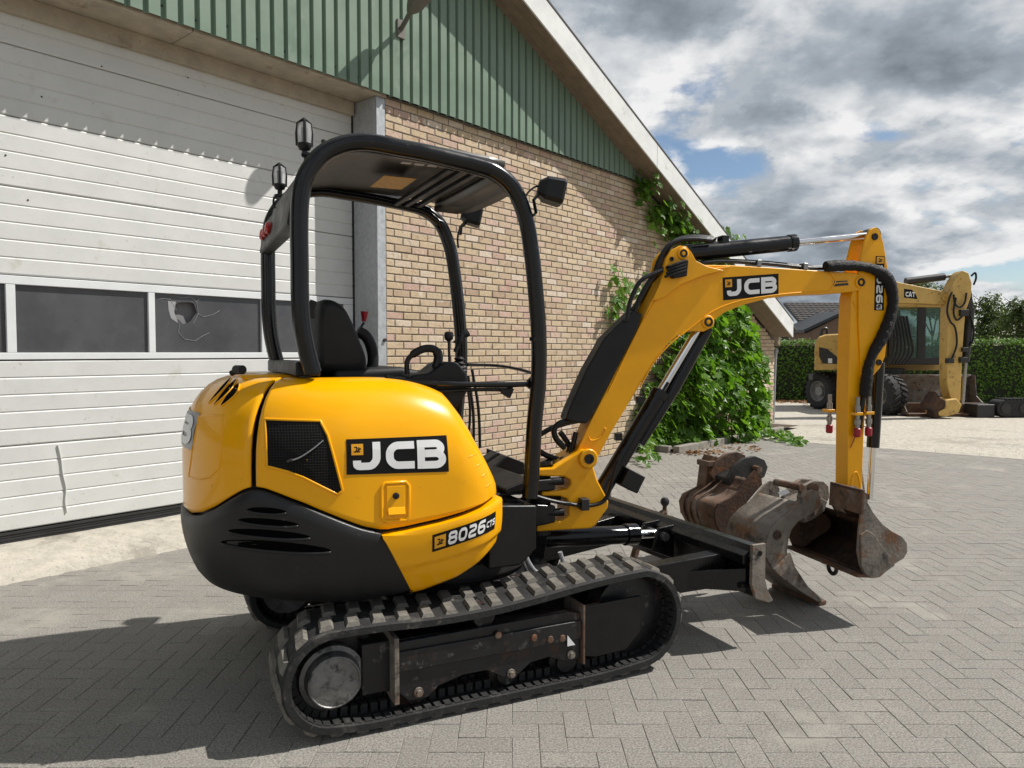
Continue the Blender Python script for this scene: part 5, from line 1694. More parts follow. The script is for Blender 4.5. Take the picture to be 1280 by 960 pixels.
lift = ram(p0, p1, 0.58, 0.046, 0.024, 'boom_ram')
# hose guard that runs beside the ram rod
g0, g1 = bx(820, 500, 0.0), bx(890, 410, 0.0)
MB(BM).tube([bx(790, 556, -0.0) + Vector((0.05, 0, 0.0)), bx(838, 484, 0) + Vector((0.02, 0, -0.01)), bx(884, 410, 0) + Vector((0.0, 0, 0.0))], [0.022, 0.034, 0.034], 12).build('ram_cover', M['black'], lift)
for (x, y) in ((773, 546), (800, 500)):
    c = bx(x, y, -0.05)
    MB(BM).box(c.x - 0.02, c.x + 0.02, -0.062, -0.035, c.z - 0.02, c.z + 0.02).build('pipe_clamp', M['black'], lift, bevel=0.003)
MB(BM).tube([bx(760, 605, -0.04), bx(835, 478, -0.04)], 0.008, 8).build('ram_pipe', M['black'], lift)
# boom work light under the ram: square black box
c = bx(783, 598, 0.05)
MB(BM).box(-0.055, 0.055, -0.07, 0.05, -0.05, 0.05, Matrix.Translation((c.x - 0.012, 0.0, c.z + 0.005)) @ Matrix.Rotation(R(28), 4, 'Y')).build('lamp_box', M['black_plastic'], ex, bevel=0.006)
# dipper ram over the boom
p0, p1 = bx(853.5, 317, 0), bx(1089, 294, 0)
dram = ram(p0, p1, 0.565, 0.045, 0.021, 'dipper_ram')
c = bx(902, 304, 0)
MB(BM).box(c.x - 0.012, c.x + 0.03, -0.03, 0.03, c.z - 0.005, c.z + 0.04).build('ram_port', M['black'], dram, bevel=0.003)
# pipes on top of the boom
for k, y in enumerate((-0.045, -0.015, 0.02, 0.05)):
    MB(BM).tube(catmull([bx(x, y_ - (k % 2) * 1.5, y) for x, y_ in [(876, 329), (905, 327), (960, 330), (1010, 335), (1040, 335)]], 5), 0.0105, 8).build('boom_pipe', M['black'], boom)
for x, y_ in ((948, 329), (1006, 333)):
    c = bx(x, y_, -0.05)
    MB(BM).box(c.x - 0.014, c.x + 0.014, -0.064, 0.064, c.z - 0.02, c.z + 0.018).build('pipe_clamp', M['zinc'], boom, bevel=0.004)

# ---- dipper arm
HWD = 0.052
ARM = [(1059, 622), (1060, 500), (1062, 430), (1064, 372), (1071, 345), (1076, 362), (1082, 392), (1084, 430), (1084, 480), (1080, 540), (1077, 622)]
am = MB(BM).prism(BF.poly(ARM, -HWD), -HWD, HWD)
dip = am.build('dipper_arm', M['yellow_worn'], ex, bevel=0.005)
FL = [(1073, 332), (1078, 313), (1082, 297), (1087, 287), (1094, 284), (1099.5, 288), (1104, 303), (1109.5, 334), (1110.5, 380), (1109, 420), (1106, 446), (1100, 460), (1090, 471), (1082, 486), (1076, 470), (1073, 400)]
fp_ = BF.poly(FL, -0.062)
for y0 in (-0.064, 0.048):
    MB(BM).prism(fp_, y0, y0 + 0.016).build('arm_flange', M['yellow_worn'], dip, bevel=0.004)
back = MB(BM).prism(BF.poly([(1076, 362), (1090, 340), (1100, 345), (1104, 400), (1096, 440), (1084, 470), (1076, 440)], -0.06), -0.046, 0.046)
back.build('arm_web', M['yellow_worn'], dip, bevel=0.004)
for pts in ([(1066, 376), (1072, 392), (1078, 420), (1079, 470), (1075, 520), (1073, 545)],):
    MB(BM).tube(catmull([bx(x, y, -HWD) for x, y in pts], 5), 0.005, 6).build('weld_ridge', M['yellow_worn'], dip, smooth=80)
MB(BM).tube(catmull([bx(x, y, -HWD) for x, y in [(1064, 606), (1066, 594), (1070, 590), (1073, 596), (1075, 608)]], 5), 0.0045, 6).build('weld_ridge', M['yellow_worn'], dip, smooth=80)
for (x, y, r_) in [(1093, 296, 0.020), (1098, 453, 0.018)]:
    c = bx(x, y, -0.064)
    MB(BM).lathe([(r_, 0), (r_, 0.008), (r_ * .5, 0.008), (0, 0.005)], (c.x, -0.064, c.z), (0, -1, 0), 18).build('pin', M['black'], dip)
fl_ = fnb([(1092.5, 388), (1104.5, 388), (1105.5, 320), (1094.5, 320)], -0.064)
rot = lambda u, v, l: fl_(v, 1 - u, l)         # text runs downward
a = MB(); flat(a, rot, rect(0.0, 1, 0, 1), 0.0014); a.build('model_decal', M['decal_black'], dip, smooth=0)
word(rot, '8026', 0.17, 0.87, 0.14, 0.86, 0.23, 0.0022, 0.1, 0.0, 'letter', M['white'], dip); word(rot, 'CTS', 0.89, 0.985, 0.2, 0.8, 0.22, 0.0022, 0.15, 0.0, 'letter', M['white'], dip)
emblem(fl_, 0.1, 0.9, 0.86, 0.985, 0.003, dip)
# hose bundle in its woven sleeve
MB(BM).tube(catmull([bx(x, y_, -0.085) for x, y_ in [(1032, 333), (1048, 332), (1070, 332.5), (1090, 336), (1106, 345), (1114, 360), (1116, 380), (1111, 402), (1102, 423), (1092, 440), (1086, 458), (1083, 478), (1081, 495)]], 6), [0.029 + (0.0018 if (i_ % 3) else -0.0005) + 0.003 * math.sin(i_ * 0.31) + (0.003 if 20 < i_ < 55 else 0) for i_ in range(73)], 12).build('hose_bundle', M['sleeve'], ex)
for x, y_, r_ in ((1063, 332, .044), (1108, 350, .045), (1114, 380, .047), (1098, 430, .047)):
    pass
for pts in ([(1080, 490), (1078, 505), (1076, 520), (1074, 536)], [(1086, 488), (1087, 505), (1086, 520), (1086, 536)]):
    MB(BM).tube(catmull([bx(x, y_, -0.075) for x, y_ in pts], 4), 0.014, 9).build('hose', M['hose'], ex)
# quick couplers with red caps
def coupler(px, py, y):
    c = bx(px, py, y)
    o = MB(BM).lathe([(0.011, 0.11), (0.011, 0.06), (0.016, 0.06), (0.016, 0.02), (0.012, 0.018), (0.012, -0.02), (0.018, -0.022), (0.018, -0.05), (0.013, -0.052), (0.013, -0.08)], c, (0, 0, 1), 14)
    o = o.build('quick_coupler', M['zinc'], ex, smooth=30)
    MB(BM).lathe([(0.014, -0.07), (0.02, -0.075), (0.02, -0.115), (0.015, -0.122), (0, -0.122)], c, (0, 0, 1), 14).build('red_cap', M['red'], o, smooth=30)
    return o
c1 = coupler(1072, 520, -0.085); c2_ = coupler(1086, 519, -0.085); coupler(1037, 516, 0.10)
for x, y_, yy in ((1072, 518, -0.085), (1086, 517, -0.085), (1037, 514, 0.10)):
    c = bx(x, y_, yy)
    MB(BM).box(c.x - 0.03, c.x + 0.025, yy - 0.018, yy + 0.03, c.z - 0.005, c.z + 0.012).build('coupler_bracket', M['yellow'], dip, bevel=0.003)
MB(BM).tube(catmull([bx(x, y_, -0.08) for x, y_ in [(1076, 536), (1081, 533), (1085, 537)]], 4), 0.0025, 6).build('cap_cord', M['red'], ex)
MB(BM).tube(catmull([bx(x, y_, -0.062) for x, y_ in [(1072, 538), (1068, 548), (1063, 560)]], 4), 0.0025, 6).build('cap_cord', M['red'], ex)
# bucket ram in front of the arm
p0, p1 = bx(1098, 453, 0), bx(1079, 640, 0)
p1 = Vector((bx(1083, 640, 0).x + 0.02, 0, 0.62))
o = MB(BM).cyl(p0, p0.lerp(p1, 0.62), 0.036, 18).build('bucket_ram', M['black'], ex, bevel=0.003)
MB(BM).cyl(p0.lerp(p1, 0.6), p1, 0.018, 14).build('ram_rod', M['chrome'], o)
MB(BM).cyl(bx(1071, 560, -0.02) + Vector((0.01, 0, 0)), bx(1078, 612, -0.03) + Vector((0.01, 0, 0)), 0.006, 8).build('bleed_pipe', M['zinc'], o)

# ---- fitted bucket at the end of the arm: mouth turned towards the machine
YN, YFAR = -0.335, 0.30
BUC = [(1080, 613), (1084, 627), (1092, 641), (1103, 655), (1115, 664), (1128, 671), (1134, 679), (1134.5, 690), (1130, 698), (1117, 706), (1106, 714), (1098, 721), (1088, 723), (1080, 718), (1075, 706), (1072, 690), (1074, 660), (1078, 630)]
bp_ = BF.poly(BUC, YN)
buck_side = MB(BM).prism(bp_, YN, YN + 0.014)
bucket = buck_side.build('fitted_bucket', M['rust2'], ex, bevel=0.003)
tag(bucket, 'brown steel bucket hanging from the dipper arm')
MB(BM).prism(bp_[3:16], YFAR - 0.014, YFAR).build('bucket_cheek', M['rust'], bucket, bevel=0.003)
back_line = BF.poly(BUC[3:14], YN)
u0 = BF.at(*BUC[0], YN)
bk = MB(BM)
cxb = sum(p[0] for p in back_line) / len(back_line); czb = sum(p[1] for p in back_line) / len(back_line)
bk.grid([[Vector((p[0], YN + 0.0135, p[1])) for p in back_line], [Vector((p[0], YFAR - 0.0135, p[1])) for p in back_line]])
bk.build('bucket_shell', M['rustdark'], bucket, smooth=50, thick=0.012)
upl = BF.poly(BUC[0:4], YN)
ub = MB(BM).grid([[Vector((p[0] - 0.004, YN + 0.0135, p[1])) for p in upl], [Vector((p[0] - 0.004, -0.08, p[1])) for p in upl]])
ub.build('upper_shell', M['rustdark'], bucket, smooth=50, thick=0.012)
# upper lip plate, lower lip
MB(BM).prism([(u0[0] - 0.012, u0[1] + 0.004), (u0[0] + 0.004, u0[1] + 0.004), (u0[0] - 0.002, u0[1] - 0.13), (u0[0] - 0.018, u0[1] - 0.13)], YN - 0.004, -0.075).build('upper_lip', M['rust'], bucket, bevel=0.002)
lowl = BF.at(1080, 718, YN)
MB(BM).prism([(lowl[0] - 0.05, lowl[1] - 0.012), (lowl[0] + 0.05, lowl[1] - 0.022), (lowl[0] + 0.05, lowl[1] - 0.004), (lowl[0] - 0.05, lowl[1] + 0.003)], YN - 0.004, YFAR + 0.004).build('lower_lip', M['rust'], bucket, bevel=0.002)
# raised wear plate along the bottom of the near cheek
MB(BM).prism(BF.poly([(1074, 668), (1082, 662), (1092, 668), (1102, 684), (1114, 698), (1117, 706), (1106, 714), (1098, 721), (1088, 722.5), (1080, 717), (1075, 706)], YN), YN - 0.012, YN - 0.0005).build('wear_plate', M['rust2'], bucket, bevel=0.004)
# lifting eye below the lip
c = BF.p3(1021, 703, 0.05)
ring = MB(BM)
cc = Vector((lowl[0] - 0.0, -0.08, lowl[1] - 0.035))
ring.tube([cc + Vector((0.0, 0.034 * math.cos(a_), 0.034 * math.sin(a_))) for a_ in [2 * math.pi * i / 20 for i in range(21)]], 0.012, 8, cap=False)
ring.build('lifting_eye', M['darkmetal'], bucket, smooth=80)
# ears and linkage that carry the bucket
for y in (-0.075, 0.058):
    MB(BM).prism([(u0[0] + 0.11, u0[1] - 0.03), (u0[0] + 0.10, u0[1] - 0.14), (u0[0] + 0.16, u0[1] - 0.24), (u0[0] + 0.25, u0[1] - 0.2), (u0[0] + 0.25, u0[1] - 0.08), (u0[0] + 0.16, u0[1] - 0.03)], y, y + 0.017).build('bucket_ear', M['rust'], bucket, bevel=0.003)
MB(BM).cyl((u0[0] + 0.16, -0.09, u0[1] - 0.08), (u0[0] + 0.16, 0.09, u0[1] - 0.08), 0.02, 14).build('bucket_pin', M['zinc'], bucket)
MB(BM).prism([(u0[0] + 0.13, u0[1] - 0.12), (u0[0] + 0.2, u0[1] - 0.12), (u0[0] + 0.2, u0[1] - 0.02), (u0[0] + 0.13, u0[1] - 0.02)], -0.045, 0.045).build('link', M['darkmetal'], bucket, bevel=0.005)

# ================================================================== LOOSE BUCKETS
def loose_bucket(name, fr, yn, width, prof_px, ears, label, plate_px=None, ear_mat='rust', shell='rust', tooth=None, side='rust2'):
    root = empty(name, fr.o, fr.h)
    tag(root, label, 'bucket', 'loose buckets on the paving')
    P = fr.poly(prof_px['side'], yn)
    MB().prism(P, yn, yn + 0.016).build('cheek', M[side], root, bevel=0.003)
    MB().prism(P, yn + width - 0.016, yn + width).build('cheek', M[shell], root, bevel=0.003)
    S = fr.poly(prof_px['back'], yn)
    S = [(p.x, p.z) for p in catmull([Vector((a, 0, b)) for a, b in S], 4)]
    sh = MB().grid([[Vector((x, yn + 0.014, z)) for x, z in S], [Vector((x, yn + width - 0.014, z)) for x, z in S]])
    sh.flip().build('shell', M[shell], root, smooth=50, thick=0.012)
    if plate_px:
        Q = fr.poly(plate_px, yn)
        MB().prism(Q, yn - 0.014, yn - 0.0005).build('wear_plate', M[side], root, bevel=0.004)
    for (poly, yo, th, mt) in ears:
        Q = fr.poly(poly, yn + yo)
        MB().prism(Q, yn + yo, yn + yo + th).build('ear', M[mt], root, bevel=0.004)
    return root


tipw = ground(1030, 755)
BBF = Frame((tipw.x, tipw.y), MACH_H)
b2 = {'side': [(1015, 612), (1022, 614), (1026, 622), (1026, 634), (1012, 644), (998, 652), (990, 662), (986, 674), (984, 690), (989, 706), (1005, 730), (1022, 746), (1030, 754), (1028, 756), (1000, 738), (978, 722), (966, 712), (958, 696), (958, 678), (964, 662), (975, 650), (988, 640), (998, 628), (1006, 618)],
      'back': [(1000, 628), (986, 640), (974, 650), (964, 662), (958, 678), (958, 696), (966, 712), (978, 722), (1000, 738), (1029, 756)]}
bB = loose_bucket('trenching_bucket', BBF, 0.0, 0.34, b2,
    [([(1003, 640), (1000, 622), (1005, 607), (1018, 601), (1030, 602), (1036, 608), (1037, 622), (1030, 634), (1016, 642)], 0.10, 0.03, 'rust2'),
     ([(990, 640), (980, 622), (990, 607), (1002, 599), (1016, 599), (1021, 606), (1020, 618), (1010, 634)], 0.24, 0.03, 'rust2')],
    'narrow grey brown trenching bucket resting on its toothed edge beside the dozer blade', shell='rust2', plate_px=[(986, 690), (992, 708), (1008, 732), (1024, 747), (1030, 754), (1027, 756), (998, 738), (976, 722), (965, 712)])
c = BBF.p3(972, 669, -0.006)
MB().lathe([(0.028, 0), (0.028, -0.008), (0.016, -0.01), (0.016, -0.004), (0, -0.004)], (c.x, -0.001, c.z), (0, 1, 0), 16).build('cheek_boss', M['rust'], bB)
c = BBF.p3(1028, 752, 0)
MB().box(c.x - 0.05, c.x + 0.012, -0.02, 0.36, c.z - 0.012, c.z + 0.012, ).build('cutting_edge', M['rust'], bB, bevel=0.003)
# saddle between the ears with its sticker
Q = BBF.poly([(984, 648), (979, 630), (990, 622), (1004, 617), (1012, 622), (1008, 634), (994, 644)], 0.2)
MB().prism(Q, 0.06, 0.28).build('saddle', M['rust2'], bB, bevel=0.006)
st = [BBF.p3(x, y, 0.055) for x, y in [(972, 616), (984, 611), (988, 616), (978, 620)]]
st = [Vector((p.x, 0.058, p.z)) for p in st]
MB().add(st, [(0, 1, 2, 3)]).build('white_sticker', M['white'], bB, smooth=0)
for yy in (0.04, 0.3):
    c = BBF.p3(1016, 610, yy)
    MB().cyl((c.x, yy - 0.02, c.z), (c.x, yy + 0.02, c.z), 0.03, 14).build('ear_pin', M['rust'], bB, bevel=0.004)
c = BBF.p3(1020, 606, 0.0)
MB().cyl((c.x - 0.02, 0.09, c.z - 0.03), (c.x - 0.02, 0.3, c.z - 0.03), 0.022, 14).build('cross_pin', M['rust'], bB)

# second bucket further back, shell towards the machine
ga = ground(896, 672)
ABF = Frame((1.62, 5.12), MACH_H - R(3))
b1 = {'side': [(944, 588), (952, 594), (953, 606), (944, 616), (934, 628), (930, 646), (934, 660), (942, 672), (934, 682), (918, 680), (904, 672), (895, 655), (893, 640), (898, 630), (914, 622), (926, 612), (934, 598)],
      'back': [(934, 598), (926, 612), (914, 622), (898, 630), (893, 640), (895, 655), (904, 672), (918, 680), (934, 682)]}
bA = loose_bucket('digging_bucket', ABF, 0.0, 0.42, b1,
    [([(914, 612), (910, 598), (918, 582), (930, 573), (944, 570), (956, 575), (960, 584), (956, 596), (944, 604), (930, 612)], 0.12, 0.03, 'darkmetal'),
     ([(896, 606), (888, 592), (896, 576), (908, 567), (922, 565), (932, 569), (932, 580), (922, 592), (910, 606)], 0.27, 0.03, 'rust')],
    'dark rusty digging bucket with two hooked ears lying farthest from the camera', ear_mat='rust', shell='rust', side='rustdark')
c = ABF.p3(884, 578, 0.36)
MB().box(c.x - 0.05, c.x + 0.06, 0.28, 0.42, c.z - 0.02, c.z + 0.02).build('stop_block', M['rust'], bA, bevel=0.005)
c = ABF.p3(879, 571, 0.38)
MB().prism(ABF.poly([(878, 580), (884, 568), (898, 572), (890, 600), (884, 612), (874, 612)], 0.36), 0.30, 0.40).build('latch_block', M['rust'], bA, bevel=0.006)
MB().prism(ABF.poly([(905, 612), (902, 596), (914, 588), (926, 596), (920, 610)], 0.2), 0.14, 0.29).build('saddle', M['darkmetal'], bA, bevel=0.006)
c = ABF.p3(945, 586, 0.1)
MB().cyl((c.x, 0.06, c.z), (c.x, 0.40, c.z), 0.024, 14).build('cross_pin', M['rust'], bA)
for k in range(3):
    S = ABF.poly([(930, 604), (914, 618), (899, 628), (893, 640), (894, 655), (904, 672)], 0.0)
    MB().tube(catmull([Vector((x - 0.004, 0.2 + k * 0.075, z + 0.004)) for x, z in S], 4), 0.008, 6).build('shell_rib', M['rust'], bA, smooth=80)

# tow ball standing in front of the blade
tb = ground(831, 650)
tb = Vector((tb.x, tb.y, 0))
TBF = Frame((MF.w(1.62, 0.52, 0).x, MF.w(1.62, 0.52, 0).y), MACH_H)
th = empty('tow_ball_hitch', TBF.o, TBF.h)
tag(th, 'rusty tow ball hitch poking up behind the black dozer blade', 'tow hitch')
px_, pz_ = TBF.at(831, 627, 0.0)
MB().lathe([(0.0, -0.03), (0.02, -0.026), (0.03, -0.01), (0.03, 0.008), (0.02, 0.025), (0, 0.03)], (px_, 0, pz_), (0, 0, 1), 16).build('ball', M['darkmetal'], th)
MB().lathe([(0.02, 0), (0.016, 0.02), (0.014, 0.07)], (px_, 0, pz_ - 0.085), (0, 0, 1), 12).build('neck', M['rust'], th)
MB().tube(catmull([(px_ + 0.0, 0, pz_ - 0.075), (px_ - 0.06, 0.01, pz_ - 0.11), (px_ - 0.16, 0.03, pz_ - 0.2), (px_ - 0.24, 0.03, max(0.025, pz_ - 0.4))], 5), 0.026, 8).build('drawbar', M['rust'], th)
MB().box(px_ - 0.34, px_ - 0.14, -0.06, 0.12, 0.0, 0.03).build('foot_plate', M['rust'], th, bevel=0.004)

# ================================================================== PLANTS
M['leaf'] = leaf_mat('vine leaf', [(0.055, 0.125, 0.015), (0.085, 0.18, 0.022), (0.115, 0.22, 0.028), (0.16, 0.285, 0.04), (0.065, 0.14, 0.02)], 0.35, 0.42)
M['leaf_dark'] = leaf_mat('hedge leaf', [(0.045, 0.1, 0.013), (0.075, 0.155, 0.018), (0.11, 0.21, 0.026), (0.17, 0.29, 0.04)], 0.25, 0.6)
M['leaf_tree'] = leaf_mat('tree leaf', [(0.06, 0.088, 0.03), (0.08, 0.115, 0.037), (0.11, 0.145, 0.05), (0.07, 0.1, 0.034)], 0.25, 0.6)
M['bark'] = mat('bark', (0.09, 0.065, 0.045), 0.9, var=0.3, vs=12, bump=0.5, bs=30)
M['hedgecore'] = mat('hedge twigs', (0.02, 0.03, 0.012), 1.0, var=0.3, vs=8, bump=0.5, bs=20)
M['litter'] = leaf_mat('dead leaf', [(0.16, 0.075, 0.03), (0.22, 0.11, 0.045), (0.12, 0.06, 0.03), (0.3, 0.17, 0.07)], 0.1, 0.8)

LOBE = [(0, 0, -0.02), (0.30, -0.12, 0.05), (0.52, 0.12, 0.02), (0.36, 0.30, 0.05), (0.48, 0.62, -0.02), (0.20, 0.62, 0.04), (0.0, 1.0, -0.06), (-0.20, 0.62, 0.04), (-0.48, 0.62, -0.02), (-0.36, 0.30, 0.05), (-0.52, 0.12, 0.02), (-0.30, -0.12, 0.05)]
LOBEF = [(0, 1, 2, 3), (0, 3, 4, 5), (0, 5, 6), (0, 6, 7), (0, 7, 8, 9), (0, 9, 10, 11)]


def orient(p, nrm, spin, s):
    nrm = nrm.normalized()
    # tip hangs downward along the leaf plane
    dn = Vector((0, 0, -1)) - nrm * (-nrm.z)
    if dn.length < 1e-3:
        dn = Vector((1, 0, 0))
    dn.normalize()
    yv = (Matrix.Rotation(spin, 3, nrm) @ dn).normalized()
    xv = yv.cross(nrm)
    return Matrix(((xv.x * s, yv.x * s, nrm.x * s, p.x), (xv.y * s, yv.y * s, nrm.y * s, p.y), (xv.z * s, yv.z * s, nrm.z * s, p.z), (0, 0, 0, 1)))


def vine(name, label, pts, solo_n, size, mat_='leaf', loc=None):
    """pts: list of (world position, normal)"""
    root = empty(name, WF.o, WALL_H)
    tag(root, label, 'vine')
    inv = WF.matrix().inverted()
    rv = random.Random(len(pts))
    ms = []
    for p, n in pts:
        s = rv.uniform(*size)
        ms.append((orient(inv @ p, inv.to_3x3() @ n, rv.gauss(0, 1.25), s), p, s))
    ms.sort(key=lambda m: -(m[2] / (m[1] - CAM).length) * m[3] if len(m) > 3 else -(m[2] / (m[1] - CAM).length))
    pr = None
    fo = MB()
    for i, (Mx, p, s) in enumerate(ms):
        if i < solo_n:
            if pr is None:
                pr = MB().add(LOBE, LOBEF).build('leaf', M[mat_], root, smooth=0); pr.matrix_local = Mx
            else:
                inst(pr, root, M=Mx)
        else:
            fo.add([Mx @ Vector(v) for v in LOBE], LOBEF)
    if fo.v:
        tag(fo.build('foliage', M[mat_], root, smooth=0), kind='stuff')
    return root


rv = random.Random(21)
pts = []
# outline of the big vine on the wall (u along wall -> top height and depth)
us = [9.9, 10.15, 10.55, 11.05, 11.6, 12.2, 12.7, 13.15, 13.55, 13.9, 14.15]
tops = [0.55, 1.0, 1.45, 1.85, 2.15, 2.35, 2.42, 2.2, 1.9, 1.35, 0.7]
deps = [0.25, 0.45, 0.6, 0.75, 0.85, 0.9, 0.9, 0.8, 0.65, 0.5, 0.3]
while len(pts) < 2500:
    u = rv.uniform(9.85, 14.2)
    zt = float(np.interp(u, us, tops)) * (1 + 0.10 * noise.noise((u * 2.1, 3, 0)))
    zt = min(zt, roofz(u) - 0.02)
    z = zt * rv.uniform(0, 1) ** 0.85
    dp = float(np.interp(u, us, deps)) * (1 - 0.55 * (z / max(zt, 0.1)) ** 2) * (0.75 + 0.5 * noise.noise((u * 1.7, z * 1.7, 5)) + 0.25)
    f = rv.uniform(0, 1) ** 0.35
    if noise.noise((u * 2.6, z * 2.6, f * 2)) > 0.16:
        continue
    p = WF.w(u, -dp * f, max(0.03, z + rv.gauss(0, 0.02)))
    n = WN * rv.uniform(0.2, 1.1) + Vector((0, 0, rv.uniform(0.0, 1.4))) + WF.X * rv.gauss(0.15, 0.7)
    pts.append((p, n))
vn = vine('wall_vine', 'big leafy green vine bushing out from the brick wall behind the boom', pts, 300, (0.10, 0.20))
sm_ = MB()
for i in range(14):
    u = 10.2 + i * 0.27
    sm_.tube(catmull([(u, -0.12, 0.04), (u + rv.gauss(0, 0.15), -0.1, 0.6), (u + rv.gauss(0, 0.3), -0.08, 1.2), (u + rv.gauss(0, 0.4), -0.06, min(1.9, roofz(u) - 0.4))], 4), [0.016] * 4 + [0.011] * 5 + [0.006] * 4, 6)
sm_.build('stems', M['bark'], vn)
# shoots along the eave
pts = []
for i in range(760):
    f = rv.random()
    u = 9.75 + f * 3.1 + rv.gauss(0, 0.06)
    z = roofz(u) - abs(rv.gauss(0.15, 0.21 + 0.07 * math.sin(u * 5))) - 0.03
    if noise.noise((u * 3.0, z * 2.0, 9)) > 0.15: continue
    p = WF.w(u, -0.06 - abs(rv.gauss(0, 0.16)), z)
    pts.append((p, WN * 0.9 + Vector((0, 0, rv.uniform(0.1, 0.9))) + WF.X * rv.gauss(0, 0.5)))
for (x, y, n_, sx, sy) in ((775, 385, 40, 9, 10), (905, 293, 22, 12, 5), (790, 360, 16, 10, 8), (768, 345, 8, 6, 8)):
    for i in range(n_):
        u, z = WF.at(x + rv.gauss(0, sx), y + rv.gauss(0, sy), -0.08)
        pts.append((WF.w(u, -0.05 - abs(rv.gauss(0, 0.06)), z), WN + Vector((0, 0, rv.uniform(0, 0.8))) + WF.X * rv.gauss(0, 0.5)))
ev = vine('eave_vine', 'vine shoots hanging along the roof edge above the brick wall', pts, 300, (0.08, 0.15))
MB().tube(catmull([(12.9, -0.05, roofz(12.9) - 0.35), (12.0, -0.06, roofz(12) - 0.15), (11.0, -0.06, roofz(11) - 0.1), (9.9, -0.06, roofz(9.9) - 0.15)], 5), 0.008, 6).build('stem', M['bark'], ev)
# runner creeping over the paving at the corner
pts = []
for i in range(150):
    f = rv.random()
    g = ground(930 + 75 * f + rv.gauss(0, 3), 541 + 14 * f + rv.gauss(0, 2.5))
    pts.append((g + Vector((0, 0, rv.uniform(0.02, 0.16) * (1 - 0.5 * f))), Vector((rv.gauss(0, 0.5), rv.gauss(-0.4, 0.4), 1))))
for i in range(36):
    g = ground(808 + rv.gauss(0, 7), 574 + rv.gauss(0, 4))
    pts.append((g + Vector((0, 0, rv.uniform(0.02, 0.3))), Vector((rv.gauss(0, 0.5), rv.gauss(-0.7, 0.4), 0.8))))
gvn = vine('ground_vine', 'vine runner creeping from the bed over the pavers by the wall corner', pts, 186, (0.08, 0.15))
MB().tube([ground(935, 548) + Vector((0, 0, 0.04)), ground(965, 550) + Vector((0, 0, 0.05)), ground(1000, 557) + Vector((0, 0, 0.02))], 0.006, 6).build('stem', M['bark'], gvn)


def scatter(name, mat_, n, fnpos, size, label, cat):
    m = MB(); r_ = random.Random(n)
    for i in range(n):
        p, nn = fnpos(r_)
        Mx = orient(p, nn, r_.uniform(0, 6.28), r_.uniform(*size))
        m.add([Mx @ Vector(v) for v in ((-0.3, 0, 0), (0.3, 0, 0), (0.35, 0.6, 0.1), (0, 1, 0), (-0.35, 0.6, 0.1))], [(0, 1, 2, 3, 4)])
    return tag(m.build(name, M[mat_], smooth=0), label, cat, kind='stuff')


def lit1(r_):
    if r_.random() < 0.45:
        g = ground(r_.gauss(874, 14), r_.gauss(566, 1.6))
    else:
        g = ground(r_.uniform(860, 950), r_.gauss(560, 4))
    return g + Vector((0, 0, 0.008)), Vector((r_.gauss(0, 0.3), r_.gauss(0, 0.3), 1))
scatter('dry_leaves', 'litter', 260, lit1, (0.03, 0.07), 'dry brown leaves lying along the kerb of the bed', 'leaves')


def lit2(r_):
    f = r_.random()
    base = Vector((7.2, 23.2, 0)).lerp(Vector((19.0, 19.7, 0)), f)
    g = base + Vector((r_.gauss(0, 0.3), -abs(r_.gauss(0.3, 0.5)), 0.01))
    return g, Vector((r_.gauss(0, 0.4), r_.gauss(0, 0.4), 1))
scatter('hedge_litter', 'litter', 2200, lit2, (0.05, 0.12), 'brown leaf litter strewn along the foot of the hedge', 'leaves')


# hedge at the back of the yard
def hedge(a, b, h, dep, label):
    a, b = Vector(a), Vector(b)
    d = (b - a); ln = d.length; ang = math.atan2(d.y, d.x)
    root = empty('clipped_hedge', (a.x, a.y, 0), ang)
    tag(root, label, 'hedge')
    MB().box(0, ln, 0.1, dep, 0.0, h - 0.14).build('hedge_core', M['hedgecore'], root)
    m = MB(); r_ = random.Random(17)
    n = int(ln * h * 520)
    for i in range(n):
        x = r_.uniform(0, ln)
        if r_.random() < 0.8:
            z = r_.uniform(0.03, h)
            y = 0.03 + 0.09 * noise.noise((x * 1.5, z * 1.5, 0)) + abs(r_.gauss(0, 0.06))
            nn = Vector((r_.gauss(0, 0.45), -1, r_.uniform(-0.1, 0.9)))
        else:
            z = h + 0.07 * noise.noise((x * 1.8, 4, 0)) + r_.gauss(0, 0.045)
            y = r_.uniform(0.0, dep)
            nn = Vector((r_.gauss(0, 0.5), r_.gauss(-0.3, 0.4), 1))
        Mx = orient(Vector((x, y, z)), nn, r_.uniform(0, 6.28), r_.uniform(0.05, 0.105))
        m.add([Mx @ Vector(v) for v in ((0, 0, 0), (0.34, 0.45, 0.08), (0, 1, 0), (-0.34, 0.45, 0.08))], [(0, 1, 2, 3)])
    tag(m.build('foliage', M['leaf_dark'], root, smooth=0), kind='stuff')
    return root


hedge((7.0, 23.6, 0), (19.5, 20.0, 0), 1.83, 1.1, 'long clipped green hedge closing off the yard behind the wheeled excavator')


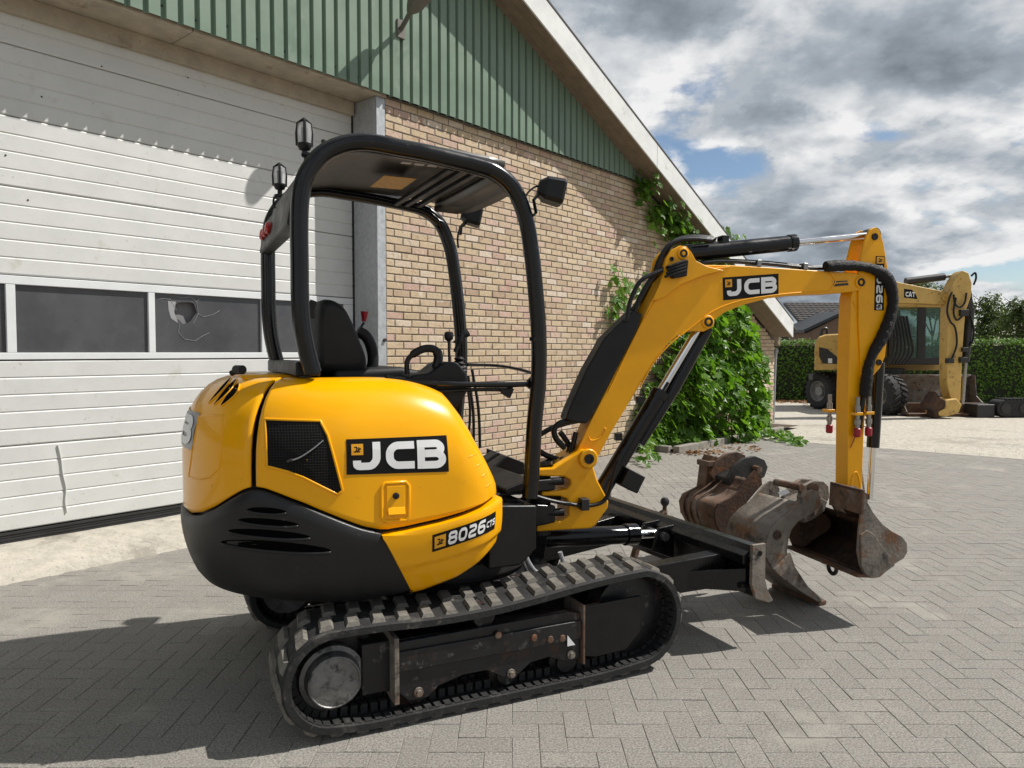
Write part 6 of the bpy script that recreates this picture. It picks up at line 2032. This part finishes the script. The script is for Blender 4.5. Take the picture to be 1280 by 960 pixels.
def tree(name, label, base, h, crown, n, ls, trunk_r, seed, mat_='leaf_tree'):
    """crown: list of (dx, dy, z, rx, rz) clumps"""
    root = empty(name, (base[0], base[1], 0))
    tag(root, label, 'tree', 'trees beyond the hedge')
    r_ = random.Random(seed)
    tk = MB()
    tk.tube(catmull([(0, 0, 0), (r_.gauss(0, 0.06), 0, h * 0.25), (r_.gauss(0, 0.15), 0, h * 0.5), (r_.gauss(0, 0.2), 0, h * 0.85)], 5), [trunk_r * (1 - 0.05 * i) for i in range(16)], 9)
    for c in crown:
        z0 = c[2] * 0.5
        tk.tube(catmull([(0, 0, z0), (c[0] * 0.4, c[1] * 0.4, c[2] * 0.75), (c[0], c[1], c[2]), (c[0] + r_.gauss(0, .3), c[1], c[2] + c[4] * 0.9)], 4), [trunk_r * 0.4 * (1 - 0.068 * i) for i in range(13)], 6)
    tk.build('trunk', M['bark'], root)
    m = MB()
    tot = sum(c[3] ** 2 * c[4] for c in crown)
    for c in crown:
        k = int(n * c[3] ** 2 * c[4] / tot)
        subs = [(Vector((r_.gauss(0, 1), r_.gauss(0, 1), r_.gauss(0, 1))).normalized() * r_.uniform(0.3, 1.0), r_.uniform(0.16, 0.34)) for _ in range(26)]
        for i in range(k):
            s, rad = r_.choice(subs)
            v = s + Vector((r_.gauss(0, 1), r_.gauss(0, 1), r_.gauss(0, 1))) * rad * 0.55
            p = Vector((c[0] + v.x * c[3], c[1] + v.y * c[3], c[2] + v.z * c[4]))
            nn = Vector((v.x, v.y, v.z + 0.5)) + Vector((r_.gauss(0, 0.5), r_.gauss(0, 0.5), r_.gauss(0, 0.5)))
            if nn.length < 0.01: continue
            Mx = orient(p, nn, r_.uniform(0, 6.28), r_.uniform(*ls))
            m.add([Mx @ Vector(q_) for q_ in ((0, 0, 0), (0.32, 0.45, 0.06), (0, 1, 0), (-0.32, 0.45, 0.06))], [(0, 1, 2, 3)])
    tag(m.build('crown', M[mat_], root, smooth=0), kind='stuff')
    return root


def far(px, Y, z=0.0):
    return ((px - 640) / FPX * Y, Y)


b_ = far(1238, 31)
tree('leafy_tree', 'tall loose leafy tree beyond the hedge at the right, nearer the wheeled excavator', b_, 4.4, [(-0.25, 0, 3.3, 0.75, 0.75), (0.4, 0.2, 2.9, 0.8, 0.8), (-0.1, 0, 2.4, 0.95, 0.8), (-0.5, 0, 2.0, 0.7, 0.6), (0.8, 0, 2.2, 0.8, 0.7)], 7000, (0.07, 0.15), 0.1, 5)
b_ = far(1280, 29)
tree('leafy_tree', 'leafy tree beyond the hedge cut by the right picture edge', b_, 4.0, [(-0.4, 0, 2.6, 0.7, 0.8), (0.3, 0, 3.0, 0.8, 0.8), (0.5, 0, 2.1, 0.9, 0.8), (-0.4, 0, 3.2, 0.5, 0.5)], 5500, (0.07, 0.15), 0.1, 6)
b_ = far(1165, 40)
tree('leafy_tree', 'distant tree top showing over the arm of the wheeled excavator', b_, 5.2, [(-0.8, 0, 4.9, 0.8, 0.6), (0.5, 0, 4.6, 0.9, 0.7), (-0.2, 0, 3.7, 1.2, 0.8), (-1.7, 0, 4.6, .7, .6)], 4000, (0.09, 0.17), 0.12, 8)

# ================================================================== HOUSE BEHIND THE HEDGE
M['roof_tile'] = mat('dark concrete roof tile', (0.055, 0.05, 0.047), 0.75, var=0.2, vs=9, island=[(0.05, 0.046, 0.043), (0.062, 0.056, 0.052), (0.072, 0.062, 0.056), (0.055, 0.05, 0.048)])
M['brown_wall'] = mat('brown brick wall', (0.16, 0.105, 0.075), 0.9, var=0.2, vs=8)
M['bargedark'] = mat('dark barge board', (0.02, 0.022, 0.024), 0.5, var=0.1)
HY = 30.0
HF_ = Frame((far(1040, HY)[0], HY), R(0))
hs_ = empty('bungalow', (HF_.o.x, HF_.o.y, 0), 0)
tag(hs_, 'low brown house with a dark tiled roof behind the hedge', 'house')
def hp3(px, py, dy=0.0):
    return ((px - 640) / FPX * (HY + dy) - HF_.o.x, CAMH - (py - 440) / FPX * (HY + dy))
x0, z_ridge = hp3(978, 379, 3.2); x1 = hp3(1108, 379, 3.2)[0]
z_eave = hp3(985, 424)[1]
roof = MB().add([(x0, 3.2, z_ridge), (x1, 3.2, z_ridge), (x1, -0.2, z_eave), (x0, -0.2, z_eave), (x0, 3.2, z_ridge - 0.1), (x1, 3.2, z_ridge - 0.1), (x1, -0.2, z_eave - 0.1), (x0, -0.2, z_eave - 0.1)], [(0, 3, 2, 1), (3, 7, 6, 2), (0, 4, 7, 3), (1, 2, 6, 5), (0, 1, 5, 4)])
roof = roof.build('roof', M['bargedark'], hs_, smooth=0)
tl = MB()
slope = Vector((0, -3.4, z_eave - z_ridge)); sl_ = slope.length; sd_ = slope.normalized()
nr_ = int(sl_ / 0.2)
for i in range(nr_):
    for j in range(int((x1 - x0) / 0.24)):
        a_ = Vector((x0 + j * 0.24, 3.2, z_ridge)) + sd_ * (i * 0.2)
        up_ = Vector((0, -sd_.z, sd_.y)); up_ = up_ if up_.z > 0 else -up_
        b0 = a_ + up_ * 0.02; 
        e0 = a_ + sd_ * 0.21 + up_ * 0.045
        w_ = 0.235
        tl.add([b0, b0 + Vector((w_ * .5, 0, 0)) + up_ * 0.02, b0 + Vector((w_, 0, 0)), e0 + Vector((w_, 0, 0)), e0 + Vector((w_ * .5, 0, 0)) + up_ * 0.03, e0], [(0, 5, 4, 1), (1, 4, 3, 2)])
tag(tl.build('roof_tiles', M['roof_tile'], roof, smooth=0), kind='stuff')
MB().box(x0 + 0.5, x1 - 0.3, 0.2, 5.5, 0, z_eave + 0.3).build('wall', M['brown_wall'], hs_)
# cross gable in front with a dark sloping barge board
g = [hp3(1003, 416, -1.5), hp3(1056, 391, -1.5), hp3(1108, 416, -1.5)]
MB().prism([(g[0][0] + 0.2, 0), (g[2][0] - 0.2, 0), (g[2][0] - 0.2, g[2][1]), (g[1][0], g[1][1] - 0.05), (g[0][0] + 0.2, g[0][1])], -1.4, 1.5).build('gable_wall', M['brown_wall'], hs_)
for (a_, b2_) in ((g[0], g[1]), (g[1], g[2])):
    MB().prism([(a_[0], a_[1]), (b2_[0], b2_[1]), (b2_[0], b2_[1] + 0.12), (a_[0], a_[1] + 0.12)], -1.6, 1.2).build('barge_board', M['bargedark'], hs_)

# dark timber fence stub beside the workshop corner
ff = far(976, 25.2)
fn_ = empty('timber_fence', (ff[0], ff[1], 0), R(15))
tag(fn_, 'dark weathered timber fence beside the far corner of the brick wall', 'fence')
M['timber'] = mat('dark weathered timber', (0.05, 0.045, 0.04), 0.9, var=0.3, vs=6, bump=0.2, bs=30)
for i in range(4):
    MB().box(-0.3 + i * 0.15, -0.155 + i * 0.15, 0, 0.03, 0.0, 2.4 + 0.02 * (i % 2)).build('board', M['timber'], fn_, bevel=0.004)

# ================================================================== WHEELED EXCAVATOR
WE = Frame((9.3, 18.7), 0.0)
we = empty('wheeled_excavator', (9.3, 18.7, 0))
tag(we, 'tan wheeled excavator parked in front of the hedge', 'excavator')


def wp_(px, py, Y):
    d = ray(px, py); t = Y / d.y
    P = CAM + d * t
    return Vector((P.x - 9.3, P.y - 18.7, P.z))


def wpoly(pts, Y):
    return [(wp_(x, y, Y).x, wp_(x, y, Y).z) for x, y in pts]


def yl(Y):
    return Y - 18.7
# undercarriage heading towards the camera
UH = R(-67)
ux, uy = Vector((math.cos(UH), math.sin(UH), 0)), Vector((-math.sin(UH), math.cos(UH), 0))
def wheel(P, out, name='wheel'):
    """P hub centre, out: outward axle direction"""
    R_ = 0.47
    w = 0.24
    t = MB().lathe([(0.27, -w), (0.40, -w), (0.455, -w * 0.8), (R_, -w * 0.5), (R_, w * 0.5), (0.455, w * 0.8), (0.40, w), (0.27, w)], P, out, 36, cap=False)
    s = out.orthogonal().normalized(); s2 = out.cross(s)
    for k in range(22):
        a = 2 * math.pi * k / 22
        rad = s * math.cos(a) + s2 * math.sin(a); tg = out.cross(rad)
        for sg in (-1, 1):
            Mx = Matrix(((tg.x, out.x, rad.x, P.x), (tg.y, out.y, rad.y, P.y), (tg.z, out.z, rad.z, P.z), (0, 0, 0, 1))) @ Matrix.Translation((0.03 * sg, sg * w * 0.45, 0.478)) @ Matrix.Rotation(0.5 * sg, 4, 'Z')
            t.box(-0.03, 0.03, -0.1, 0.1, -0.03, 0.022, Mx)
    o = t.build(name, M['tyre'], we, smooth=40)
    MB().lathe([(0.275, -w * .6), (0.275, w * 0.95), (0.255, w * 0.97), (0.235, w * 0.55), (0.13, w * 0.4), (0.12, w * 0.8), (0.0, w * 0.82)], P, out, 28).build('rim', M['rimgrey'], o, smooth=35)
    return o
gr_, gf_ = ground(1030, 511), ground(1105, 518)
O_ = Vector((9.3, 18.7, 0))
rw, fw = gr_ - O_, gf_ - O_
ux = (fw - rw).normalized(); uy = Vector((-ux.y, ux.x, 0))
lft = -uy if (-uy).x < 0 else uy          # side turned to the left of the picture
for base in (rw, fw):
    for off in (0.0, 1.85):
        P = base - lft * off + Vector((0, 0, 0.47))
        wheel(P, lft if off == 0 else -lft)
P0 = (rw + fw) / 2 - lft * 0.92
uc = MB()
Mu = Matrix.Translation((P0.x, P0.y, 0)) @ Matrix.Rotation(math.atan2(ux.y, ux.x), 4, 'Z')
uc.box(-1.5, 0.85, -0.4, 0.4, 0.5, 0.95, Mu)
uc.box(-1.0, -0.7, -0.8, 0.8, 0.38, 0.62, Mu); uc.box(0.75, 1.0, -0.7, 0.55, 0.40, 0.60, Mu)
uc.build('undercarriage', M['darkmetal'], we, bevel=0.02)
MB().lathe([(0.55, 0), (0.55, 0.14)], (P0.x, P0.y, 0.95), (0, 0, 1), 30).build('slew_ring', M['darkmetal'], we)
# mudguard / stabiliser behind the rear wheel
MB().add([wp_(x, y, 20.2) for x, y in [(1010, 470), (1018, 470), (1014, 492), (1004, 496), (1003, 490)]] + [wp_(x, y, 20.2) + Vector((0.25, 0.5, 0)) for x, y in [(1010, 470), (1018, 470), (1014, 492), (1004, 496), (1003, 490)]], [(0, 1, 2, 3, 4), (9, 8, 7, 6, 5), (0, 5, 6, 1), (1, 6, 7, 2), (2, 7, 8, 3), (3, 8, 9, 4), (4, 9, 5, 0)]).build('stabiliser', M['darkmetal'], we)
MB().box(*[wp_(1012, 470, 19.7).x, wp_(1046, 470, 19.7).x], yl(19.5), yl(19.8), wp_(1004, 475, 19.7).z, wp_(1004, 467, 19.7).z).build('rear_fender', M['darkmetal'], we, bevel=0.03)
# upper body
CWX = [(1018, 460), (1018, 440), (1019, 428), (1023, 421), (1032, 418), (1100, 414), (1110, 420), (1110, 460)]
cwm = MB().prism(wpoly(CWX, 19.0), yl(19.0), yl(21.2), fn=lambda p: p + Vector(((p.y - yl(19.0)) * 0.43, 0, 0)))
cwb = cwm.build('rear_body', M['tan'], we, bevel=0.05, seg=3)
MB().prism(wpoly([(1024, 434), (1034, 436), (1046, 446), (1050, 455), (1028, 454), (1024, 445)], 18.995), yl(18.985), yl(18.999)).build('side_vent', M['darkmetal'], cwb)
MB().prism(wpoly([(1035, 448), (1040, 448), (1040, 454), (1035, 454)], 18.98), yl(18.97), yl(18.984)).build('white_sticker', M['white'], cwb)
MB().prism([(wp_(1018, 460, 18.95).x, wp_(1100, 463, 18.8).z), (wp_(1198, 460, 18.5).x, wp_(1100, 463, 18.8).z), (wp_(1198, 460, 18.5).x, wp_(1100, 455, 18.8).z), (wp_(1018, 460, 18.95).x, wp_(1100, 455, 18.8).z)], yl(18.95), yl(20.9), fn=lambda p: p + Vector(((p.y - yl(18.95)) * 0.43, 0, 0))).build('upper_frame', M['tan'], we, bevel=0.02)
MB().tube(catmull([wp_(1026, 420, 19.6), wp_(1028, 412, 19.6), wp_(1033, 411, 19.6), wp_(1034, 418, 19.6)], 4), 0.04, 8).build('exhaust', M['darkmetal'], we)
# cab
ca = wp_(1112, 455, 18.3); cb = wp_(1190, 455, 18.3)
zc0, zc1 = ca.z, wp_(1150, 379, 18.3).z
cab = MB().box(ca.x, cb.x, yl(18.35), yl(19.65), zc0 - 0.02, zc0 + 0.16)
cab = cab.build('cab', M['darkmetal'], we, bevel=0.02)
MB().box(ca.x + 0.02, cb.x - 0.08, yl(18.3), yl(19.7), zc1 - 0.1, zc1).build('cab_roof', M['tan'], cab, bevel=0.04)
for x in (ca.x + 0.03, (ca.x + cb.x) / 2 - 0.06, cb.x - 0.1):
    for y in (18.36, 19.58):
        MB().box(x, x + (0.2 if abs(x - (ca.x + cb.x) / 2 + 0.06) < 0.01 else 0.09), yl(y), yl(y) + 0.07, zc0 + 0.1, zc1 - 0.08).build('cab_pillar', M['darkmetal'], cab, bevel=0.01)
xm = (ca.x + cb.x) / 2 + 0.14
for (xa, xb) in ((ca.x + 0.12, (ca.x + cb.x) / 2 - 0.06), (xm, cb.x - 0.1)):
    for y in (18.38, 19.6):
        MB().box(xa, xb, yl(y), yl(y) + 0.008, zc0 + 0.16, zc1 - 0.1).build('cab_window', M['cabglass'], cab)
MB().box(cb.x - 0.06, cb.x - 0.05, yl(18.42), yl(19.58), zc0 + 0.16, zc1 - 0.1).build('cab_window', M['cabglass'], cab)
sx = ca.x + 0.35
MB().prism([(sx, zc0 + 0.2), (sx + 0.5, zc0 + 0.2), (sx + 0.5, zc0 + 0.42), (sx + 0.16, zc0 + 0.44), (sx + 0.1, zc0 + 1.15), (sx - 0.05, zc0 + 1.15)], yl(18.75), yl(19.25)).build('cab_seat', M['darkmetal'], cab, bevel=0.05)
# boom, stick
YB = 17.2
BMP = [(1066, 341), (1090, 342), (1125, 353), (1150, 358), (1180, 364), (1189, 369), (1189, 378), (1182, 381), (1150, 379), (1120, 379), (1080, 385), (1066, 390)]
bmo = MB().prism(wpoly(BMP, YB - 0.2), yl(YB - 0.2), yl(YB + 0.2)).build('boom', M['tan'], we, bevel=0.02)
MB().prism(wpoly([(1066, 362), (1070, 342), (1082, 388), (1092, 455), (1068, 455)], YB - 0.2), yl(YB - 0.2), yl(YB + 0.2)).build('boom_foot', M['tan'], we, bevel=0.02)
STK = [(1187, 364), (1192, 353), (1199, 342), (1204, 338), (1211, 341), (1215, 354), (1214, 370), (1207, 390), (1204, 430), (1202, 470), (1201, 500), (1196, 508), (1189, 500), (1184, 480), (1184, 440), (1185, 400), (1186, 378)]
stk = MB().prism(wpoly(STK, YB - 0.35), yl(YB - 0.35), yl(YB - 0.02)).build('stick', M['tan'], we, bevel=0.02)
MB().prism(wpoly([(1207, 372), (1214, 360), (1217, 380), (1213, 410), (1211, 452), (1204, 454), (1205, 400)], YB - 0.1), yl(YB - 0.1), yl(YB + 0.05)).build('stick_guard', M['darkmetal'], we, bevel=0.01)
c = wp_(1182, 372, YB - 0.21)
MB().lathe([(0.09, 0), (0.09, 0.03), (0.05, 0.03), (0, 0.02)], c, (0, -1, 0), 18).build('boom_pin', M['tan'], bmo)
r0, r1 = wp_(1132, 352, YB), wp_(1180, 346, YB); r2 = wp_(1200, 343, YB)
MB().cyl(r0, r1, 0.085, 14).build('stick_ram', M['darkmetal'], we)
MB().cyl(r1, r2, 0.04, 10).build('ram_rod', M['zinc'], we)
# bucket ram along the right of the stick
r0, r1, r2 = wp_(1214, 385, YB - 0.2), wp_(1207, 452, YB - 0.2), wp_(1203, 505, YB - 0.2)
MB().cyl(r0, r1, 0.08, 12).build('bucket_ram', M['darkmetal'], we)
MB().cyl(r1, r2, 0.042, 10).build('ram_rod', M['zinc'], we)
for pts, yy in [([(1190, 365), (1186, 375), (1184, 390), (1188, 402), (1194, 410), (1196, 430), (1190, 448)], YB - 0.42), ([(1208, 366), (1206, 378), (1200, 384), (1194, 380), (1192, 368)], YB - 0.42), ([(1195, 372), (1192, 390), (1196, 400), (1204, 394)], YB - 0.42), ([(1212, 392), (1217, 410), (1216, 425), (1212, 432)], YB - 0.3), ([(1214, 345), (1219, 341), (1220, 348), (1217, 356)], YB - 0.3)]:
    MB().tube(catmull([wp_(x, y, yy) for x, y in pts], 5), 0.022, 7).build('hose', M['hose'], we)
for (x, y, s) in ((1205, 391, 0.09), (1188, 451, 0.07), (1204, 450, 0.08), (1206, 437, 0.06)):
    c = wp_(x, y, YB - 0.4)
    MB().box(c.x - s, c.x + s, c.y - 0.04, c.y + 0.1, c.z - s * .8, c.z + s * .8).build('hose_fitting', M['darkmetal'], we, bevel=0.01)
# hoses between cab and boom foot
for k in range(6):
    x = 1113 + k * 4
    MB().tube(catmull([wp_(x, 395, YB - 0.3), wp_(x + 5, 420, YB - 0.35), wp_(x + 3 + k, 440, YB - 0.3), wp_(x - 2, 455, YB - 0.2)], 4), 0.03, 7).build('hose', M['hose'], we)
fnq = lambda px4: (lambda bi_: (lambda u, v, l: Vector((bi_(u, v)[0], yl(YB - 0.2) - l, bi_(u, v)[1]))))(bilinear(wpoly(px4, YB - 0.2)))
fl_ = fnq([(1129, 373), (1147, 374), (1147, 362), (1129, 361)])
a = MB(); a.add([fl_(u, v, 0.004) for u, v in ((0.05, 0.1), (1, 0.0), (0.85, 0.55), (0.6, 0.95), (0.05, 1))], [(0, 1, 2, 3, 4)]); a.build('brand_decal', M['decal_black'], bmo, smooth=0)
word(fl_, 'CAT', 0.14, 0.82, 0.2, 0.72, 0.24, 0.009, 0.08, 0.0, 'letter', M['white'], bmo)
# quick hitch and gripper at the end of the stick
MB().prism(wpoly([(1182, 500), (1196, 498), (1203, 506), (1199, 516), (1184, 521), (1174, 520), (1172, 515), (1182, 510)], YB - 0.5), yl(YB - 0.5), yl(YB + 0.05)).build('quick_hitch', M['tan'], we, bevel=0.03)
MB().prism(wpoly([(1165, 495), (1170, 489), (1176, 497), (1182, 500), (1183, 508), (1175, 514), (1172, 523), (1168, 523), (1167, 514), (1159, 512), (1157, 506), (1162, 502)], YB - 0.5), yl(YB - 0.5), yl(YB - 0.2)).build('hitch_jaw', M['rustdark'], we, bevel=0.03)
# wide ditching bucket standing behind the stick
wb = empty('ditching_bucket', (wp_(1165, 510, 18.15) + O_)[:2] + (0,), 0)
tag(wb, 'very wide brown ditching bucket standing open behind the wheeled excavator arm', 'bucket')
bo_ = wb.location
def wq(px, py, Y):
    P = wp_(px, py, Y) + O_
    return P - Vector(bo_)
x0, x1 = wq(1120, 500, 17.9).x, wq(1216, 500, 17.9).x
ztp, zl, zg = wq(1160, 468, 18.4).z, wq(1160, 503, 17.9).z, wq(1160, 516, 17.9).z
yb_ = 17.98 - bo_[1]
prof = [(yb_ + 0.0, ztp), (yb_ + 0.1, ztp - 0.25), (yb_ + 0.08, ztp - 0.5), (yb_ - 0.05, max(zg + 0.08, 0.1)), (yb_ - 0.35, max(zg, 0.04)), (yb_ - 0.62, max(zg, 0.04))]
pc_ = catmull([Vector((0, y, z)) for y, z in prof], 4)
MB().grid([[Vector((x0, p.y, p.z)) for p in pc_], [Vector((x1, p.y, p.z)) for p in pc_]]).build('shell', M['rust2'], wb, smooth=60, thick=0.02)
for xx in (x0 - 0.025, x1):
    m_ = MB()
    side_ = [Vector((0, p.y, p.z)) for p in pc_] + [Vector((0, yb_ - 0.62, 0.10)), Vector((0, yb_ - 0.45, 0.3)), Vector((0, yb_ - 0.2, 0.45)), Vector((0, yb_ - 0.12, ztp))]
    n = len(side_)
    m_.add([p + Vector((xx, 0, 0)) for p in side_] + [p + Vector((xx + 0.025, 0, 0)) for p in side_], [tuple(range(n)), tuple(range(2 * n - 1, n - 1, -1))] + [(i, i + n, (i + 1) % n + n, (i + 1) % n) for i in range(n)])
    m_.build('cheek', M['rust2'], wb)
MB().box(x0 - 0.02, x1 + 0.02, yb_ - 0.74, yb_ - 0.5, 0.02, 0.07).build('cutting_edge', M['rust'], wb, bevel=0.006)
MB().box(x0, x1, yb_ - 0.5, yb_ - 0.35, 0.06, 0.3).build('front_lip', M['rust'], wb, bevel=0.006)

# black track unit at the right edge
P = ground(1262, 522)
tk = empty('track_unit', (P.x, P.y, 0), R(5))
tag(tk, 'low black crawler track unit on the gravel at the right picture edge', 'machine part')
pt_ = []
for i in range(12):
    a = math.pi / 2 + math.pi * i / 11
    pt_.append((-0.1 + 0.2 * math.cos(a), 0.21 + 0.2 * math.sin(a)))
for i in range(12):
    a = -math.pi / 2 + math.pi * i / 11
    pt_.append((1.3 + 0.2 * math.cos(a), 0.21 + 0.2 * math.sin(a)))
bt = MB().prism(pt_, 0, 0.35).build('track_belt', M['rubber'], tk, bevel=0.02)
for i in range(16):
    MB().box(-0.1 + i * 0.09, -0.05 + i * 0.09, -0.01, 0.36, 0.405, 0.435).build('tread_block', M['rubber'], bt)
for cx_ in (-0.1, 0.35, 0.8, 1.3):
    MB().lathe([(0.12, 0), (0.12, 0.015), (0.04, 0.02), (0, 0.02)], (cx_, 0, 0.21), (0, -1, 0), 18).build('roller', M['darkmetal'], bt)
MB().box(-0.75, -0.32, 0.05, 0.5, 0.0, 0.3).build('steel_block', M['darkmetal'], tk, bevel=0.02)
